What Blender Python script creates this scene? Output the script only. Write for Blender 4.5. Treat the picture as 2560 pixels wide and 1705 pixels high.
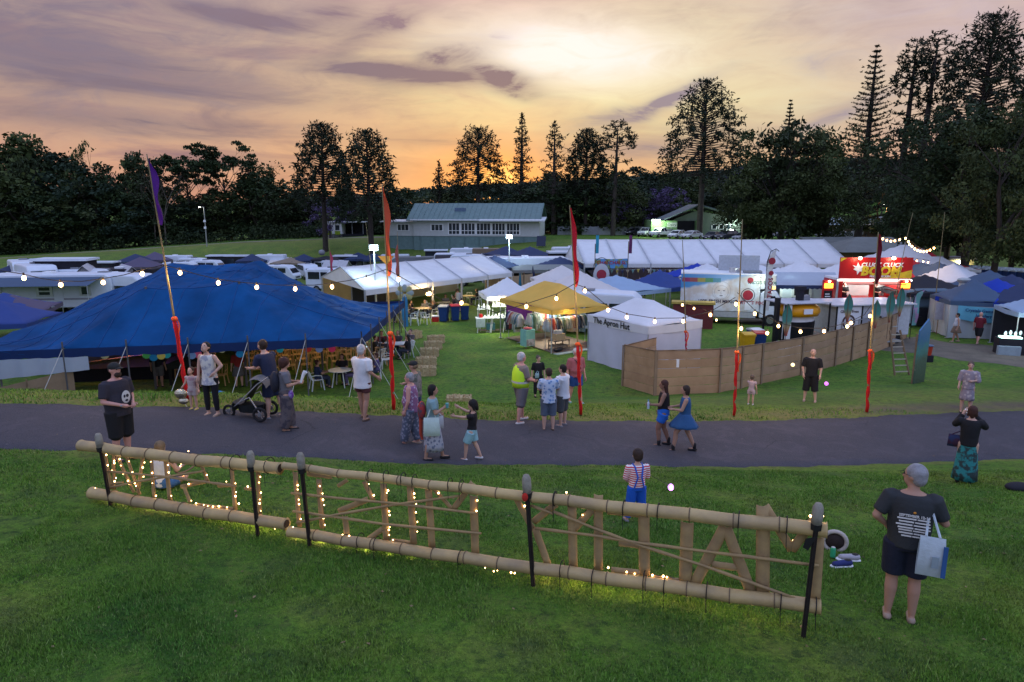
import bpy,bmesh,math,random
import numpy as np
from mathutils import Vector,Matrix,Euler
from mathutils.geometry import delaunay_2d_cdt
for _o in list(bpy.data.objects): bpy.data.objects.remove(_o)
SC = bpy.context.scene;COL = SC.collection
R = math.radians;PI = math.pi
rnd = random.Random(7);NR = np.random.RandomState(5)
# ---------------------------------------------------------------- camera
IW,IH,FPX,YH,HC = 2560.,1705.,1706.7,521.,7.3
PITCH = math.atan((IH/2-YH)/FPX)
cam = bpy.data.cameras.new('camera');cam.sensor_width = 36;cam.lens = FPX/IW*36
cam.clip_start = .1;cam.clip_end = 6000
co = bpy.data.objects.new('camera',cam);COL.objects.link(co)
co.location = (0,0,HC);co.rotation_euler = (PI/2-PITCH,0,0);SC.camera = co
CF = Vector((0,math.cos(PITCH),-math.sin(PITCH)));CU = Vector((0,math.sin(PITCH),math.cos(PITCH)));CC = Vector((0,0,HC))
def ray(u,v): return CF + Vector((1,0,0))*((u-IW/2)/FPX) + CU*((IH/2-v)/FPX)
def azel(u,v):
 d = ray(u,v).normalized();return math.atan2(d.x,d.y),math.asin(d.z)
# ---------------------------------------------------------------- world
W = bpy.data.worlds.new('World');SC.world = W;W.use_nodes = True
nt = W.node_tree;nt.nodes.clear()
class NB:
 def __init__(s,t): s.t = t
 def n(s,k,**kw):
  x = s.t.nodes.new(k)
  for a,b in kw.items(): setattr(x,a,b)
  return x
 def put(s,sock,v):
  if isinstance(v,bpy.types.NodeSocket): s.t.links.new(v,sock)
  elif v is not None:
   if sock.type == 'RGBA' and hasattr(v,'__len__') and len(v) == 3: v = (*v,1)
   sock.default_value = v
 def m(s,op,a,b=None,c=None,clamp=False):
  x = s.n('ShaderNodeMath',operation=op,use_clamp=clamp)
  s.put(x.inputs[0],a)
  if b is not None: s.put(x.inputs[1],b)
  if c is not None: s.put(x.inputs[2],c)
  return x.outputs[0]
 def mix(s,f,a,b,mode='MIX'):
  x = s.n('ShaderNodeMix',data_type='RGBA',blend_type=mode)
  s.put(x.inputs[0],f);s.put(x.inputs[6],a);s.put(x.inputs[7],b);return x.outputs[2]
 def ramp(s,f,pts,interp='LINEAR'):
  x = s.n('ShaderNodeValToRGB');s.put(x.inputs[0],f);e = x.color_ramp.elements;x.color_ramp.interpolation = interp
  while len(e) < len(pts): e.new(.5)
  for k,(p,c) in enumerate(pts):
   e[k].position = p;e[k].color = (*c,1) if hasattr(c,'__len__') else (c,c,c,1)
  return x.outputs[0]
 def noise(s,vec,scale=5,detail=3,rough=.5,dist=0,out=0):
  x = s.n('ShaderNodeTexNoise');s.put(x.inputs['Vector'],vec);x.inputs['Scale'].default_value = scale
  x.inputs['Detail'].default_value = detail;x.inputs['Roughness'].default_value = rough;x.inputs['Distortion'].default_value = dist
  return x.outputs[out]
 def comb(s,a,b,c):
  x = s.n('ShaderNodeCombineXYZ');s.put(x.inputs[0],a);s.put(x.inputs[1],b);s.put(x.inputs[2],c);return x.outputs[0]
def lin(r,g,b):
 f = lambda c: (c/255/12.92) if c <= 10 else ((c/255+.055)/1.055)**2.4
 return (f(r),f(g),f(b))
def sky_nodes():
 b = NB(nt)
 tc = b.n('ShaderNodeTexCoord');sp = b.n('ShaderNodeSeparateXYZ');nt.links.new(tc.outputs['Generated'],sp.inputs[0])
 X,Y,Z = sp.outputs
 az = b.m('ARCTAN2',X,Y);el = b.m('ARCSINE',Z)
 e01 = b.m('DIVIDE',b.m('MAXIMUM',el,0.),PI/2,clamp=True)
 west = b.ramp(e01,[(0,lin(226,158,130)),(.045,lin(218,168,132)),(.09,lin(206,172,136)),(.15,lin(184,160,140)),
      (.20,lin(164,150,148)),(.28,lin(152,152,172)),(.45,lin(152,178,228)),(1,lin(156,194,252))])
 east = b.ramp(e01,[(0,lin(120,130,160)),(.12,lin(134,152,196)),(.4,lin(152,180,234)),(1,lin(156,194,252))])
 wmask = b.m('MULTIPLY_ADD',b.m('COSINE',b.m('SUBTRACT',az,-.02)),.9,.38,clamp=True)
 c = b.mix(wmask,east,west)
 P = b.comb(b.m('MULTIPLY',az,2.0),b.m('MULTIPLY',el,6.),3.1)
 n1 = b.noise(P,2.1,6,.58,.6);n2 = b.noise(P,5.2,5,.6,.9)
 tl = b.m('ADD',b.m('MULTIPLY',az,.25),b.m('MULTIPLY',el,9.))
 P2 = b.comb(b.m('MULTIPLY',az,1.1),tl,9.7);n3 = b.noise(P2,2.6,7,.62,.5)
 hi = b.m('MULTIPLY',b.m('SUBTRACT',n1,.46),3.2,clamp=True)
 c = b.mix(b.m('MULTIPLY',hi,.35),c,lin(224,198,158))
 lo = b.m('MULTIPLY',b.m('SUBTRACT',n3,.47),5.,clamp=True)
 leftm = b.m('MULTIPLY_ADD',az,-1.25,.32,clamp=True)
 c = b.mix(b.m('MULTIPLY',lo,b.m('MULTIPLY_ADD',leftm,.62,.42)),c,lin(132,98,116))
 st = b.m('MULTIPLY',b.m('SUBTRACT',n2,.50),3.,clamp=True)
 c = b.mix(b.m('MULTIPLY',st,.42),c,lin(150,130,132))
 def blob(u,v,su,sv,tilt=0.,wob=None):
  a0,e0 = azel(u,v);da = b.m('SUBTRACT',az,a0);de = b.m('SUBTRACT',el,e0)
  if tilt: de = b.m('SUBTRACT',de,b.m('MULTIPLY',da,tilt))
  q = b.m('ADD',b.m('POWER',b.m('ABSOLUTE',b.m('DIVIDE',da,su/FPX)),2.),b.m('POWER',b.m('ABSOLUTE',b.m('DIVIDE',de,sv/FPX)),2.))
  if wob is not None: q = b.m('ADD',q,wob)
  return b.m('POWER',2.718,b.m('MULTIPLY',q,-1.))
 mo = b.m('MULTIPLY',b.m('SUBTRACT',b.noise(b.comb(b.m('MULTIPLY',az,4.),b.m('ADD',b.m('MULTIPLY',el,16.),b.m('MULTIPLY',az,-1.6)),1.3),1.5,8,.66,1.2),.5),2.6)
 c = b.mix(b.m('MULTIPLY',mo,.42,clamp=True),c,lin(228,196,148));c = b.mix(b.m('MULTIPLY',mo,-1.0,clamp=True),c,lin(128,104,112))
 wob = b.m('MULTIPLY',b.m('SUBTRACT',n2,.5),5.0)
 wob2 = b.m('MULTIPLY',b.m('SUBTRACT',n3,.5),7.0)
 g1 = blob(1520,200,520,190,0.,b.m('MULTIPLY',wob,.45));c = b.mix(b.m('MULTIPLY',g1,.72,clamp=True),c,lin(228,222,158))
 g2 = blob(1420,130,260,75,-.10,b.m('MULTIPLY',wob,.35));c = b.mix(b.m('MULTIPLY',g2,1.15,clamp=True),c,lin(238,236,226))
 g2b = blob(1900,250,330,70,0.,b.m('MULTIPLY',wob,.4));c = b.mix(b.m('MULTIPLY',g2b,.55,clamp=True),c,lin(226,220,165))
 g3 = blob(1150,420,430,100,0.);c = b.mix(b.m('MULTIPLY',g3,.36,clamp=True),c,lin(250,190,110))
 g4 = blob(1235,445,130,75,0.);c = b.mix(b.m('MULTIPLY',g4,.95,clamp=True),c,(1.15,.36,.07))
 g5 = blob(1240,462,55,38,0.);c = b.mix(b.m('MULTIPLY',g5,.95,clamp=True),c,(2.4,1.3,.35))
 for (u,v,su,sv,t,k,w) in [(1010,185,190,22,-.06,1.,wob2),(1250,195,90,28,-.35,.9,wob),(1110,150,120,30,.3,.55,wob),(985,50,75,26,.35,.9,wob),(880,105,55,24,.5,.55,wob),(840,30,70,22,0,.5,wob2),
         (600,45,190,20,-.08,.65,wob2),(230,150,260,34,-.08,.8,wob2),(90,140,190,50,-.08,.55,wob2),
         (300,300,330,26,-.03,.6,wob2),(60,60,260,70,0,.5,wob),(420,210,300,26,-.03,.42,wob2),
         (1650,262,105,20,.45,.9,wob),(1500,300,110,22,.15,.55,wob),(1680,350,200,34,.05,.7,wob2),(2060,160,50,22,0,.3,wob),(2130,270,120,16,.35,.55,wob),(1450,380,130,28,0,.35,wob),
         (1080,350,140,22,0,.3,wob2)]:
  g = blob(u,v,su,sv,t,w)
  c = b.mix(b.m('MULTIPLY',g,k*1.05,clamp=True),c,lin(118,100,110) if u < 1500 else lin(136,126,136))
 c = b.mix(b.m('MULTIPLY',wmask,b.m('SUBTRACT',1.,b.m('MULTIPLY',el,1.6,clamp=True))),c,b.mix(1.,c,(.51,.485,.515),'MULTIPLY'))
 c = b.mix(b.m('MULTIPLY',blob(120,-60,560,330,0.,b.m('MULTIPLY',wob,.5)),.62,clamp=True),c,lin(98,90,106))
 c = b.mix(b.m('MULTIPLY',blob(1250,-90,420,110,0.,b.m('MULTIPLY',wob,.4)),.5,clamp=True),c,lin(176,140,140))
 c = b.mix(b.m('MULTIPLY',blob(2560,-60,520,260,0.,b.m('MULTIPLY',wob,.3)),.55,clamp=True),c,lin(150,140,156))
 c = b.mix(wmask,c,b.mix(1.,c,(.83,.79,.78),'MULTIPLY'))
 ns = b.n('ShaderNodeTexSky',sky_type='NISHITA',sun_disc=False);ns.sun_elevation = R(2.2);ns.sun_rotation = R(-1.5)
 c2 = b.mix(1.,c,b.mix(1.,ns.outputs[0],(.004,.005,.006),'MULTIPLY'),'ADD')
 dn = b.m('MULTIPLY_ADD',el,22.,1.2,clamp=True)
 c2 = b.mix(dn,(.05,.05,.06),c2)
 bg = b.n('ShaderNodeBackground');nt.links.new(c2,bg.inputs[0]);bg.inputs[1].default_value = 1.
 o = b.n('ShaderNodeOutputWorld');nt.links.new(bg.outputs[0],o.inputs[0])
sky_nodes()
W.cycles.sampling_method = 'MANUAL';W.cycles.sample_map_resolution = 512
sl = bpy.data.lights.new('sun','SUN');sl.energy = .25;sl.angle = R(1.0);sl.color = (1,.5,.22)
so = bpy.data.objects.new('sun',sl);COL.objects.link(so);so.rotation_euler = (R(90-2.2),0,R(180+1.5))
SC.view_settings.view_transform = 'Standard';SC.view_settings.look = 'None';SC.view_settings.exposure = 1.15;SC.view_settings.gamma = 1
SC.view_settings.use_curve_mapping = False
SC.render.engine = 'CYCLES'
cy = SC.cycles;cy.use_denoising = True;cy.max_bounces = 5;cy.diffuse_bounces = 2;cy.glossy_bounces = 2;cy.transmission_bounces = 3;cy.transparent_max_bounces = 6
cy.sample_clamp_indirect = 3;cy.caustics_reflective = False;cy.caustics_refractive = False;cy.use_light_tree = True
# ---------------------------------------------------------------- materials
MATS = {}
def mat(name,col,rough=.7,var=.15,scale=6,bump=0.,bscale=40,metal=0.,emit=None,estr=0.,trans=0.,col2=None,spec=.3,kind=None,alpha=None):
 if name in MATS: return MATS[name]
 m = bpy.data.materials.new(name);m.use_nodes = True;t = m.node_tree;b = NB(t);p = t.nodes['Principled BSDF']
 tc = b.n('ShaderNodeTexCoord');v = tc.outputs['Object']
 c2 = col2 or tuple(x*(1-var*1.6) for x in col)
 if kind == 'stripes':
  w = b.n('ShaderNodeTexWave',bands_direction='Z');w.inputs['Scale'].default_value = scale;w.inputs['Distortion'].default_value = .6;t.links.new(v,w.inputs[0])
  f = b.ramp(w.outputs[0],[(0,0),(.47,0),(.53,1),(1,1)])
 elif kind == 'floral':
  w = b.n('ShaderNodeTexVoronoi');w.inputs['Scale'].default_value = scale;t.links.new(v,w.inputs[0])
  f = b.ramp(b.m('ADD',w.outputs[0],b.m('MULTIPLY',b.noise(v,scale*1.3,3),.5)),[(0,0),(.55,0),(.66,1),(1,1)])
 elif kind == 'patch':
  f = b.ramp(b.noise(v,scale,4,.6),[(0,0),(.47,0),(.55,1),(1,1)])
 elif kind == 'vstripes':
  w = b.n('ShaderNodeTexWave',bands_direction='X');w.inputs['Scale'].default_value = scale;t.links.new(v,w.inputs[0]);f = w.outputs[0]
 else:
  f = b.ramp(b.noise(v,scale,5,.6),[(.3,0),(.72,1)])
 c = b.mix(f,col,c2)
 t.links.new(c,p.inputs['Base Color']);p.inputs['Roughness'].default_value = rough;p.inputs['Metallic'].default_value = metal
 p.inputs['Specular IOR Level'].default_value = spec
 if bump:
  bn = b.n('ShaderNodeBump');bn.inputs['Strength'].default_value = min(1,bump);bn.inputs['Distance'].default_value = .02
  t.links.new(b.noise(v,bscale,4,.6),bn.inputs['Height']);t.links.new(bn.outputs[0],p.inputs['Normal'])
 if emit: p.inputs['Emission Color'].default_value = (*emit,1);p.inputs['Emission Strength'].default_value = estr
 if trans:
  tr = b.n('ShaderNodeBsdfTranslucent');t.links.new(c,tr.inputs[0]);mx = b.n('ShaderNodeMixShader');mx.inputs[0].default_value = trans
  t.links.new(p.outputs[0],mx.inputs[1]);t.links.new(tr.outputs[0],mx.inputs[2]);t.links.new(mx.outputs[0],t.nodes['Material Output'].inputs[0])
 if alpha is not None: p.inputs['Alpha'].default_value = alpha
 MATS[name] = m;return m
# ---------------------------------------------------------------- mesh builder
class MB:
 def __init__(s): s.v = [];s.f = [];s.mi = [];s.k = 0
 def add(s,vs,fs):
  o = len(s.v);s.v += [tuple(x) for x in vs];s.f += [tuple(i+o for i in f) for f in fs];s.mi += [s.k]*len(fs);return s
 def box(s,x0,x1,y0,y1,z0,z1):
  return s.add([(x0,y0,z0),(x1,y0,z0),(x1,y1,z0),(x0,y1,z0),(x0,y0,z1),(x1,y0,z1),(x1,y1,z1),(x0,y1,z1)],
                     [(0,3,2,1),(4,5,6,7),(0,1,5,4),(1,2,6,5),(2,3,7,6),(3,0,4,7)])
 def beam(s,p,q,w,h=None,up=(0,0,1)):
  p = Vector(p);q = Vector(q);h = h or w;d = (q-p).normalized();a = d.cross(Vector(up))
  if a.length < 1e-3: a = d.cross(Vector((1,0,0)))
  a.normalize();c = a.cross(d);a *= w/2;c *= h/2
  return s.add([p-a-c,p+a-c,p+a+c,p-a+c,q-a-c,q+a-c,q+a+c,q-a+c],[(0,3,2,1),(4,5,6,7),(0,1,5,4),(1,2,6,5),(2,3,7,6),(3,0,4,7)])
 def tube(s,pts,rad,n=8,cap=True,flat=True):
  pts = [Vector(p) for p in pts];rad = rad if hasattr(rad,'__len__') else [rad]*len(pts)
  vs = [];fs = [];a = None
  for i,p in enumerate(pts):
   d = (pts[min(i+1,len(pts)-1)]-pts[max(i-1,0)])
   d = d.normalized() if d.length > 1e-9 else Vector((0,0,1))
   if a is None: a = d.orthogonal().normalized()
   a = (a-d*a.dot(d));a = a.normalized() if a.length > 1e-6 else d.orthogonal().normalized();c = d.cross(a)
   for k in range(n):
    t = 2*PI*k/n;vs.append(p+(a*math.cos(t)+c*math.sin(t))*rad[i])
  for i in range(len(pts)-1):
   for k in range(n): fs.append((i*n+k,i*n+(k+1)%n,(i+1)*n+(k+1)%n,(i+1)*n+k))
  if cap: fs.append(tuple(range(n-1,-1,-1)));fs.append(tuple((len(pts)-1)*n+k for k in range(n)))
  return s.add(vs,fs)
 def capsule(s,p,q,r0,r1,n=10):
  p = Vector(p);q = Vector(q);d = q-p;L = d.length;d = d.normalized() if L > 1e-6 else Vector((0,0,1))
  return s.tube([p-d*r0*.98,p-d*r0*.7,p,p+(q-p)*.5,q,q+d*r1*.7,q+d*r1*.98],[r0*.15,r0*.7,r0,(r0+r1)/2,r1,r1*.7,r1*.15],n)
 def ell(s,c,rx,ry,rz,n=12,m=8,rot=None):
  vs = [];fs = [];c = Vector(c)
  for j in range(1,m):
   ph = PI*j/m
   for k in range(n):
    t = 2*PI*k/n;w = Vector((rx*math.sin(ph)*math.cos(t),ry*math.sin(ph)*math.sin(t),rz*math.cos(ph)))
    vs.append(c+(rot@w if rot else w))
  top = Vector((0,0,rz));vs += [c+(rot@top if rot else top),c-(rot@top if rot else top)]
  for j in range(m-2):
   for k in range(n): fs.append((j*n+k,(j+1)*n+k,(j+1)*n+(k+1)%n,j*n+(k+1)%n))
  a = len(vs)-2
  for k in range(n): fs.append((a,k,(k+1)%n));fs.append((a+1,(m-2)*n+(k+1)%n,(m-2)*n+k))
  return s.add(vs,fs)
 def loft(s,secs,n=16,cap=True):
  vs = [];fs = []
  for (x,y,z,rx,ry) in secs:
   for k in range(n): t = 2*PI*k/n;vs.append((x+rx*math.cos(t),y+ry*math.sin(t),z))
  for i in range(len(secs)-1):
   for k in range(n): fs.append((i*n+k,i*n+(k+1)%n,(i+1)*n+(k+1)%n,(i+1)*n+k))
  if cap: fs.append(tuple(range(n-1,-1,-1)));fs.append(tuple((len(secs)-1)*n+k for k in range(n)))
  return s.add(vs,fs)
 def prism(s,poly,axis,a,b):
  def P(p,t): return (t,p[0],p[1]) if axis == 'x' else ((p[0],t,p[1]) if axis == 'y' else (p[0],p[1],t))
  n = len(poly);vs = [P(p,a) for p in poly]+[P(p,b) for p in poly]
  fs = [tuple(range(n)),tuple(range(2*n-1,n-1,-1))]+[(i,i+n,(i+1)%n+n,(i+1)%n) for i in range(n)]
  return s.add(vs,fs)
 def quad(s,a,b,c,d): return s.add([a,b,c,d],[(0,1,2,3)])
 def sheet(s,a,b,c,d,th=.01):
  a,b,c,d = map(Vector,(a,b,c,d));n = (b-a).cross(d-a).normalized()*th
  return s.add([a,b,c,d,a+n,b+n,c+n,d+n],[(3,2,1,0),(4,5,6,7),(0,1,5,4),(1,2,6,5),(2,3,7,6),(3,0,4,7)])
 def torus(s,c,R0,r,n=20,m=6,axis='x'):
  vs = [];fs = [];c = Vector(c)
  for i in range(n):
   t = 2*PI*i/n
   for j in range(m):
    p = 2*PI*j/m;rr = R0+r*math.cos(p);h = r*math.sin(p);A,B = rr*math.cos(t),rr*math.sin(t)
    w = Vector((h,A,B)) if axis == 'x' else (Vector((A,h,B)) if axis == 'y' else Vector((A,B,h)))
    vs.append(c+w)
  for i in range(n):
   for j in range(m): fs.append((i*m+j,((i+1)%n)*m+j,((i+1)%n)*m+(j+1)%m,i*m+(j+1)%m))
  return s.add(vs,fs)
 def grid(s,nx,ny,fn):
  vs = [fn(i/(nx-1),j/(ny-1)) for j in range(ny) for i in range(nx)]
  return s.add(vs,[(j*nx+i,j*nx+i+1,(j+1)*nx+i+1,(j+1)*nx+i) for j in range(ny-1) for i in range(nx-1)])
 def mesh(s,name,mats,smooth=False):
  me = bpy.data.meshes.new(name);me.from_pydata(s.v,[],s.f)
  for m in (mats if isinstance(mats,(list,tuple)) else [mats]): me.materials.append(m)
  if any(s.mi): me.polygons.foreach_set('material_index',s.mi)
  if smooth: me.polygons.foreach_set('use_smooth',[True]*len(s.f))
  me.update();return me
 def build(s,name,mats,parent=None,smooth=False,loc=None,rot=None,fix=True):
  me = s.mesh(name,mats,smooth)
  if fix:
   bm = bmesh.new();bm.from_mesh(me);bmesh.ops.recalc_face_normals(bm,faces=bm.faces);bm.to_mesh(me);bm.free()
  return obj(name,me,parent,loc,rot)
def obj(name,me,parent=None,loc=None,rot=None):
 o = bpy.data.objects.new(name,me);COL.objects.link(o)
 if parent: o.parent = parent
 if loc is not None: o.location = loc
 if rot is not None: o.rotation_euler = rot
 return o
def tag(o,label=None,cat=None,group=None,kind=None):
 if label: o['label'] = label
 if cat: o['category'] = cat
 if group: o['group'] = group
 if kind: o['kind'] = kind
 return o
def thing(name,label,cat,loc=(0,0,0),rz=0.,group=None):
 o = bpy.data.objects.new(name,None);COL.objects.link(o);o.location = loc;o.rotation_euler = (0,0,rz);o.empty_display_size = .2
 return tag(o,label,cat,group)
def dup(o,loc,rz=None,label=None,scale=None,rot=None,group=None):
 r = o.copy();COL.objects.link(r);r.location = loc
 if rz is not None: r.rotation_euler = (0,0,rz)
 if rot is not None: r.rotation_euler = rot
 if scale is not None: r.scale = scale if hasattr(scale,'__len__') else (scale,)*3
 if label: r['label'] = label
 if group: r['group'] = group
 for ch in o.children:
  c = ch.copy();COL.objects.link(c);c.parent = r
  for g in ch.children:
   d = g.copy();COL.objects.link(d);d.parent = c
 return r
def struct(o): o['kind'] = 'structure';return o
def text_me(s,size,m,depth=.004,align='CENTER',bold=0.,shear=0.):
 cu = bpy.data.curves.new('lettering','FONT');cu.body = s;cu.size = size;cu.align_x = align;cu.align_y = 'CENTER';cu.extrude = depth;cu.offset = bold;cu.resolution_u = 2;cu.shear = shear
 o = bpy.data.objects.new('lettering',cu);COL.objects.link(o);dg = bpy.context.evaluated_depsgraph_get()
 me = bpy.data.meshes.new_from_object(o.evaluated_get(dg));bpy.data.objects.remove(o);me.materials.clear();me.materials.append(m);return me
def text(s,size,m,parent,loc,rot,name='lettering',**kw):
 return obj(name,text_me(s,size,m,**kw),parent,loc,rot)
def lamp(kind,loc,energy,col,r=.1,name='lamp_light',parent=None,target=None,spot=None):
 l = bpy.data.lights.new(name,kind);l.energy = energy;l.color = col
 if kind != 'SUN': l.shadow_soft_size = r
 if spot: l.spot_size = spot;l.spot_blend = .6
 o = bpy.data.objects.new(name,l);COL.objects.link(o);o.location = loc
 if parent: o.parent = parent
 if target is not None: o.rotation_euler = (Vector(target)-Vector(loc)).to_track_quat('-Z','Y').to_euler()
 return o
# ---------------------------------------------------------------- terrain
ZX = [-40,-14,-7,-3.4,-2,0,2,4,7,10,16,25,60];ZZ = [3.6,3.25,2.78,2.40,2.15,1.92,1.72,1.48,1.27,1.12,.95,.8,.6]
_xs = np.linspace(-60,60,1201);_zs = np.interp(_xs,ZX,ZZ);_k = np.exp(-np.linspace(-2.5,2.5,31)**2);_zs = np.convolve(np.pad(_zs,15,'edge'),_k/_k.sum(),'valid')
def zr(x): return np.interp(x,_xs,_zs)
def edge(pts):
 X = [];Y = []
 for u,v in pts:
  d = ray(u,v);lo,hi = 1.,60.
  for _ in range(50):
   t = (lo+hi)/2;P = CC+d*t
   if P.z > zr(P.x): lo = t
   else: hi = t
  X.append(P.x);Y.append(P.y)
 i = np.argsort(X);X = np.array(X)[i];Y = np.array(Y)[i]
 gx = np.linspace(-60,60,1201);gy = np.interp(gx,X,Y)
 gy = np.where(gx < X[0],Y[0]+(gx-X[0])*.02,gy);gy = np.where(gx > X[-1],Y[-1]+(gx-X[-1])*(-.05),gy)
 k = np.exp(-np.linspace(-2,2,21)**2);gy = np.convolve(np.pad(gy,10,'edge'),k/k.sum(),'valid');return gx,gy
EN = edge([(0,1122),(300,1130),(700,1142),(900,1153),(1280,1163),(1700,1167),(2000,1168),(2300,1158),(2560,1148)])
EF = edge([(0,1010),(400,1018),(700,1030),(900,1036),(1100,1046),(1280,1052),(1600,1054),(1900,1052),(2100,1046),(2300,1036),(2560,1026)])
def yn(x): return np.interp(x,*EN)
def yf(x): return np.interp(x,*EF)
def sm(t): t = np.clip(t,0,1);return t*t*(3-2*t)
YPX = [-160,-92,-52,-28,-20,-6,4,12,60,140];YPY = [112,122,130,129,133,131,124,120,117,112]
def hmap(x,y):
 x = np.asarray(x,float);y = np.asarray(y,float);a = yn(x);b = yf(x);z = zr(x)
 s = np.clip((a-y)/np.maximum(a-6.5,1),0,2.2);near = z+(3.06-.02*np.clip(x,-20,20)-z)*s*(1.4-.4*np.minimum(s,1.75))
 L = np.interp(x,[-12,0,12],[6.2,8.2,8.6])
 far = z*(1-sm((y-b-.7)/L))
 h = np.where(y < a,near,np.where(y < b,z,far))
 yp = np.interp(x,YPX,YPY);zp = np.interp(x,[-160,-92,-52,-28,0,100],[-2.2,-1.4,1.0,2.0,2.0,2.1]);h = h-2.6*sm((y-55)/35)*sm((2-x)/22)*(1-sm((y-yp+26)/24))
 h = h+zp*sm((y-yp+22)/21)+np.maximum(0,y-yp-6)*.012
 hill = 17*np.exp(-((x-195)/100)**2-((y-400)/100)**2)+11*np.exp(-((x+330)/110)**2-((y-300)/110)**2)+9*np.exp(-((x-60)/170)**2-((y-520)/120)**2)
 bump = .018*np.sin(x*1.3+.7*np.sin(y*.9))*np.sin(y*1.7+.4*x)+.05*np.sin(x*.31+1)*np.sin(y*.27)
 off = np.where((y > a-.25) & (y < b+.25),0,1)
 return h+hill+bump*off
def gz(x,y): return float(hmap(x,y))
def G(u,v,up=0.):
 """the point of the ground that the pixel looks at (or of a plane `up` above it)"""
 d = ray(u,v);t = 3.;st = .15
 while t < 900:
  P = CC+d*t
  if P.z < gz(P.x,P.y)+up: break
  t += st;st = min(2.,t*.01)
 lo,hi = t-st,t
 for _ in range(25):
  m = (lo+hi)/2;P = CC+d*m
  if P.z > gz(P.x,P.y)+up: lo = m
  else: hi = m
 return P
def Pz(u,v,z):
 d = ray(u,v);return CC+d*((z-HC)/d.z)
def Py(u,v,y):
 d = ray(u,v);return CC+d*(y/d.y)
def nrm_ground(x,y):
 e = .4;return Vector((gz(x-e,y)-gz(x+e,y),gz(x,y-e)-gz(x,y+e),2*e)).normalized()
def _pv(P): d = P-CC;return IH/2-FPX*d.dot(CU)/d.dot(CF)
# ---------------------------------------------------------------- ground materials
def ground_mat(name,kind):
 m = bpy.data.materials.new(name);m.use_nodes = True;t = m.node_tree;b = NB(t);p = t.nodes['Principled BSDF']
 tc = b.n('ShaderNodeTexCoord');v = tc.outputs['Object']
 if kind == 'grass':
  a = b.ramp(b.noise(v,.55,5,.65),[(.3,(.065,.165,.022)),(.5,(.13,.255,.028)),(.64,(.205,.285,.040)),(.76,(.28,.265,.055))])
  c = b.mix(b.ramp(b.noise(v,17,7,.8),[(.38,0),(.62,1)]),a,b.mix(.55,a,(.010,.028,.012)))
  c = b.mix(b.ramp(b.noise(v,5.,8,.85),[(.40,.85),(.52,0)]),c,(.022,.050,.014));c = b.mix(b.ramp(b.noise(v,2.1,8,.8,.6),[(.52,0),(.68,.5)]),c,(.19,.22,.05))
  wv = b.ramp(b.noise(v,3.2,4,.6),[(.56,0),(.75,1)]);c = b.mix(b.m('MULTIPLY',wv,.45),c,(.125,.105,.05))
  c = b.mix(b.m('MULTIPLY',b.ramp(b.noise(v,1.1,5,.6),[(.5,0),(.66,1)]),.45),c,(.018,.065,.028))
  at = b.n('ShaderNodeAttribute',attribute_name='dry');dr = b.m('MULTIPLY',at.outputs['Fac'],b.ramp(b.noise(v,4,5,.7),[(.25,.25),(.6,1)]))
  c = b.mix(b.m('MULTIPLY',dr,.9,clamp=True),c,(.20,.175,.065))
  at2 = b.n('ShaderNodeAttribute',attribute_name='soil');c = b.mix(b.m('MULTIPLY',at2.outputs['Fac'],b.ramp(b.noise(v,1.6,5,.7),[(.3,.3),(.6,1)]),clamp=True),c,(.11,.085,.07))
  lf = b.n('ShaderNodeTexVoronoi');lf.inputs['Scale'].default_value = 2.6;t.links.new(v,lf.inputs[0]);c = b.mix(b.ramp(lf.outputs[0],[(0,.8),(.035,0)]),c,(.24,.21,.13));h = b.noise(v,38,5,.75);st = .9;rg = .9
 elif kind == 'asphalt':
  a = b.ramp(b.noise(v,.5,4,.6),[(.3,(.046,.047,.060)),(.6,(.057,.057,.069)),(.75,(.056,.050,.060))])
  c = b.mix(b.ramp(b.noise(v,42,6,.9),[(.38,0),(.64,1)]),b.mix(.45,a,(.02,.02,.03)),b.mix(.22,a,(.20,.20,.22)))
  c = b.mix(b.ramp(b.noise(v,1.3,6,.75,.8),[(.5,0),(.66,.55)]),c,(.095,.088,.105));c = b.mix(b.ramp(b.noise(v,9,3,.6),[(.70,0),(.74,.7)]),c,(.16,.15,.15))
  w = b.n('ShaderNodeTexVoronoi',feature='DISTANCE_TO_EDGE');w.inputs['Scale'].default_value = .35;t.links.new(b.mix(.12,v,b.noise(v,3,3,.6,0,1)),w.inputs[0])
  ck = b.ramp(w.outputs[0],[(0,1),(.006,0)]);c = b.mix(b.m('MULTIPLY',ck,b.m('MULTIPLY',b.ramp(b.noise(v,.8,2),[(.5,0),(.6,1)]),.6)),c,(.02,.02,.025))
  h = b.noise(v,90,4,.8);st = .5;rg = .75
 elif kind == 'gravel':
  a = b.ramp(b.noise(v,.9,5,.7),[(.3,(.12,.105,.085)),(.6,(.19,.165,.13))])
  c = b.mix(b.ramp(b.noise(v,25,4,.8),[(.35,0),(.7,1)]),b.mix(.4,a,(.04,.04,.03)),a);h = b.noise(v,40,4,.8);st = .6;rg = .9
 t.links.new(c,p.inputs['Base Color']);p.inputs['Roughness'].default_value = rg;p.inputs['Specular IOR Level'].default_value = .12
 bn = b.n('ShaderNodeBump');bn.inputs['Strength'].default_value = st;bn.inputs['Distance'].default_value = .03
 t.links.new(h,bn.inputs['Height']);t.links.new(bn.outputs[0],p.inputs['Normal']);return m
M_GRASS = ground_mat('grass_ground','grass');M_ASPH = ground_mat('asphalt','asphalt');M_GRAV = ground_mat('gravel','gravel')
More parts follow.
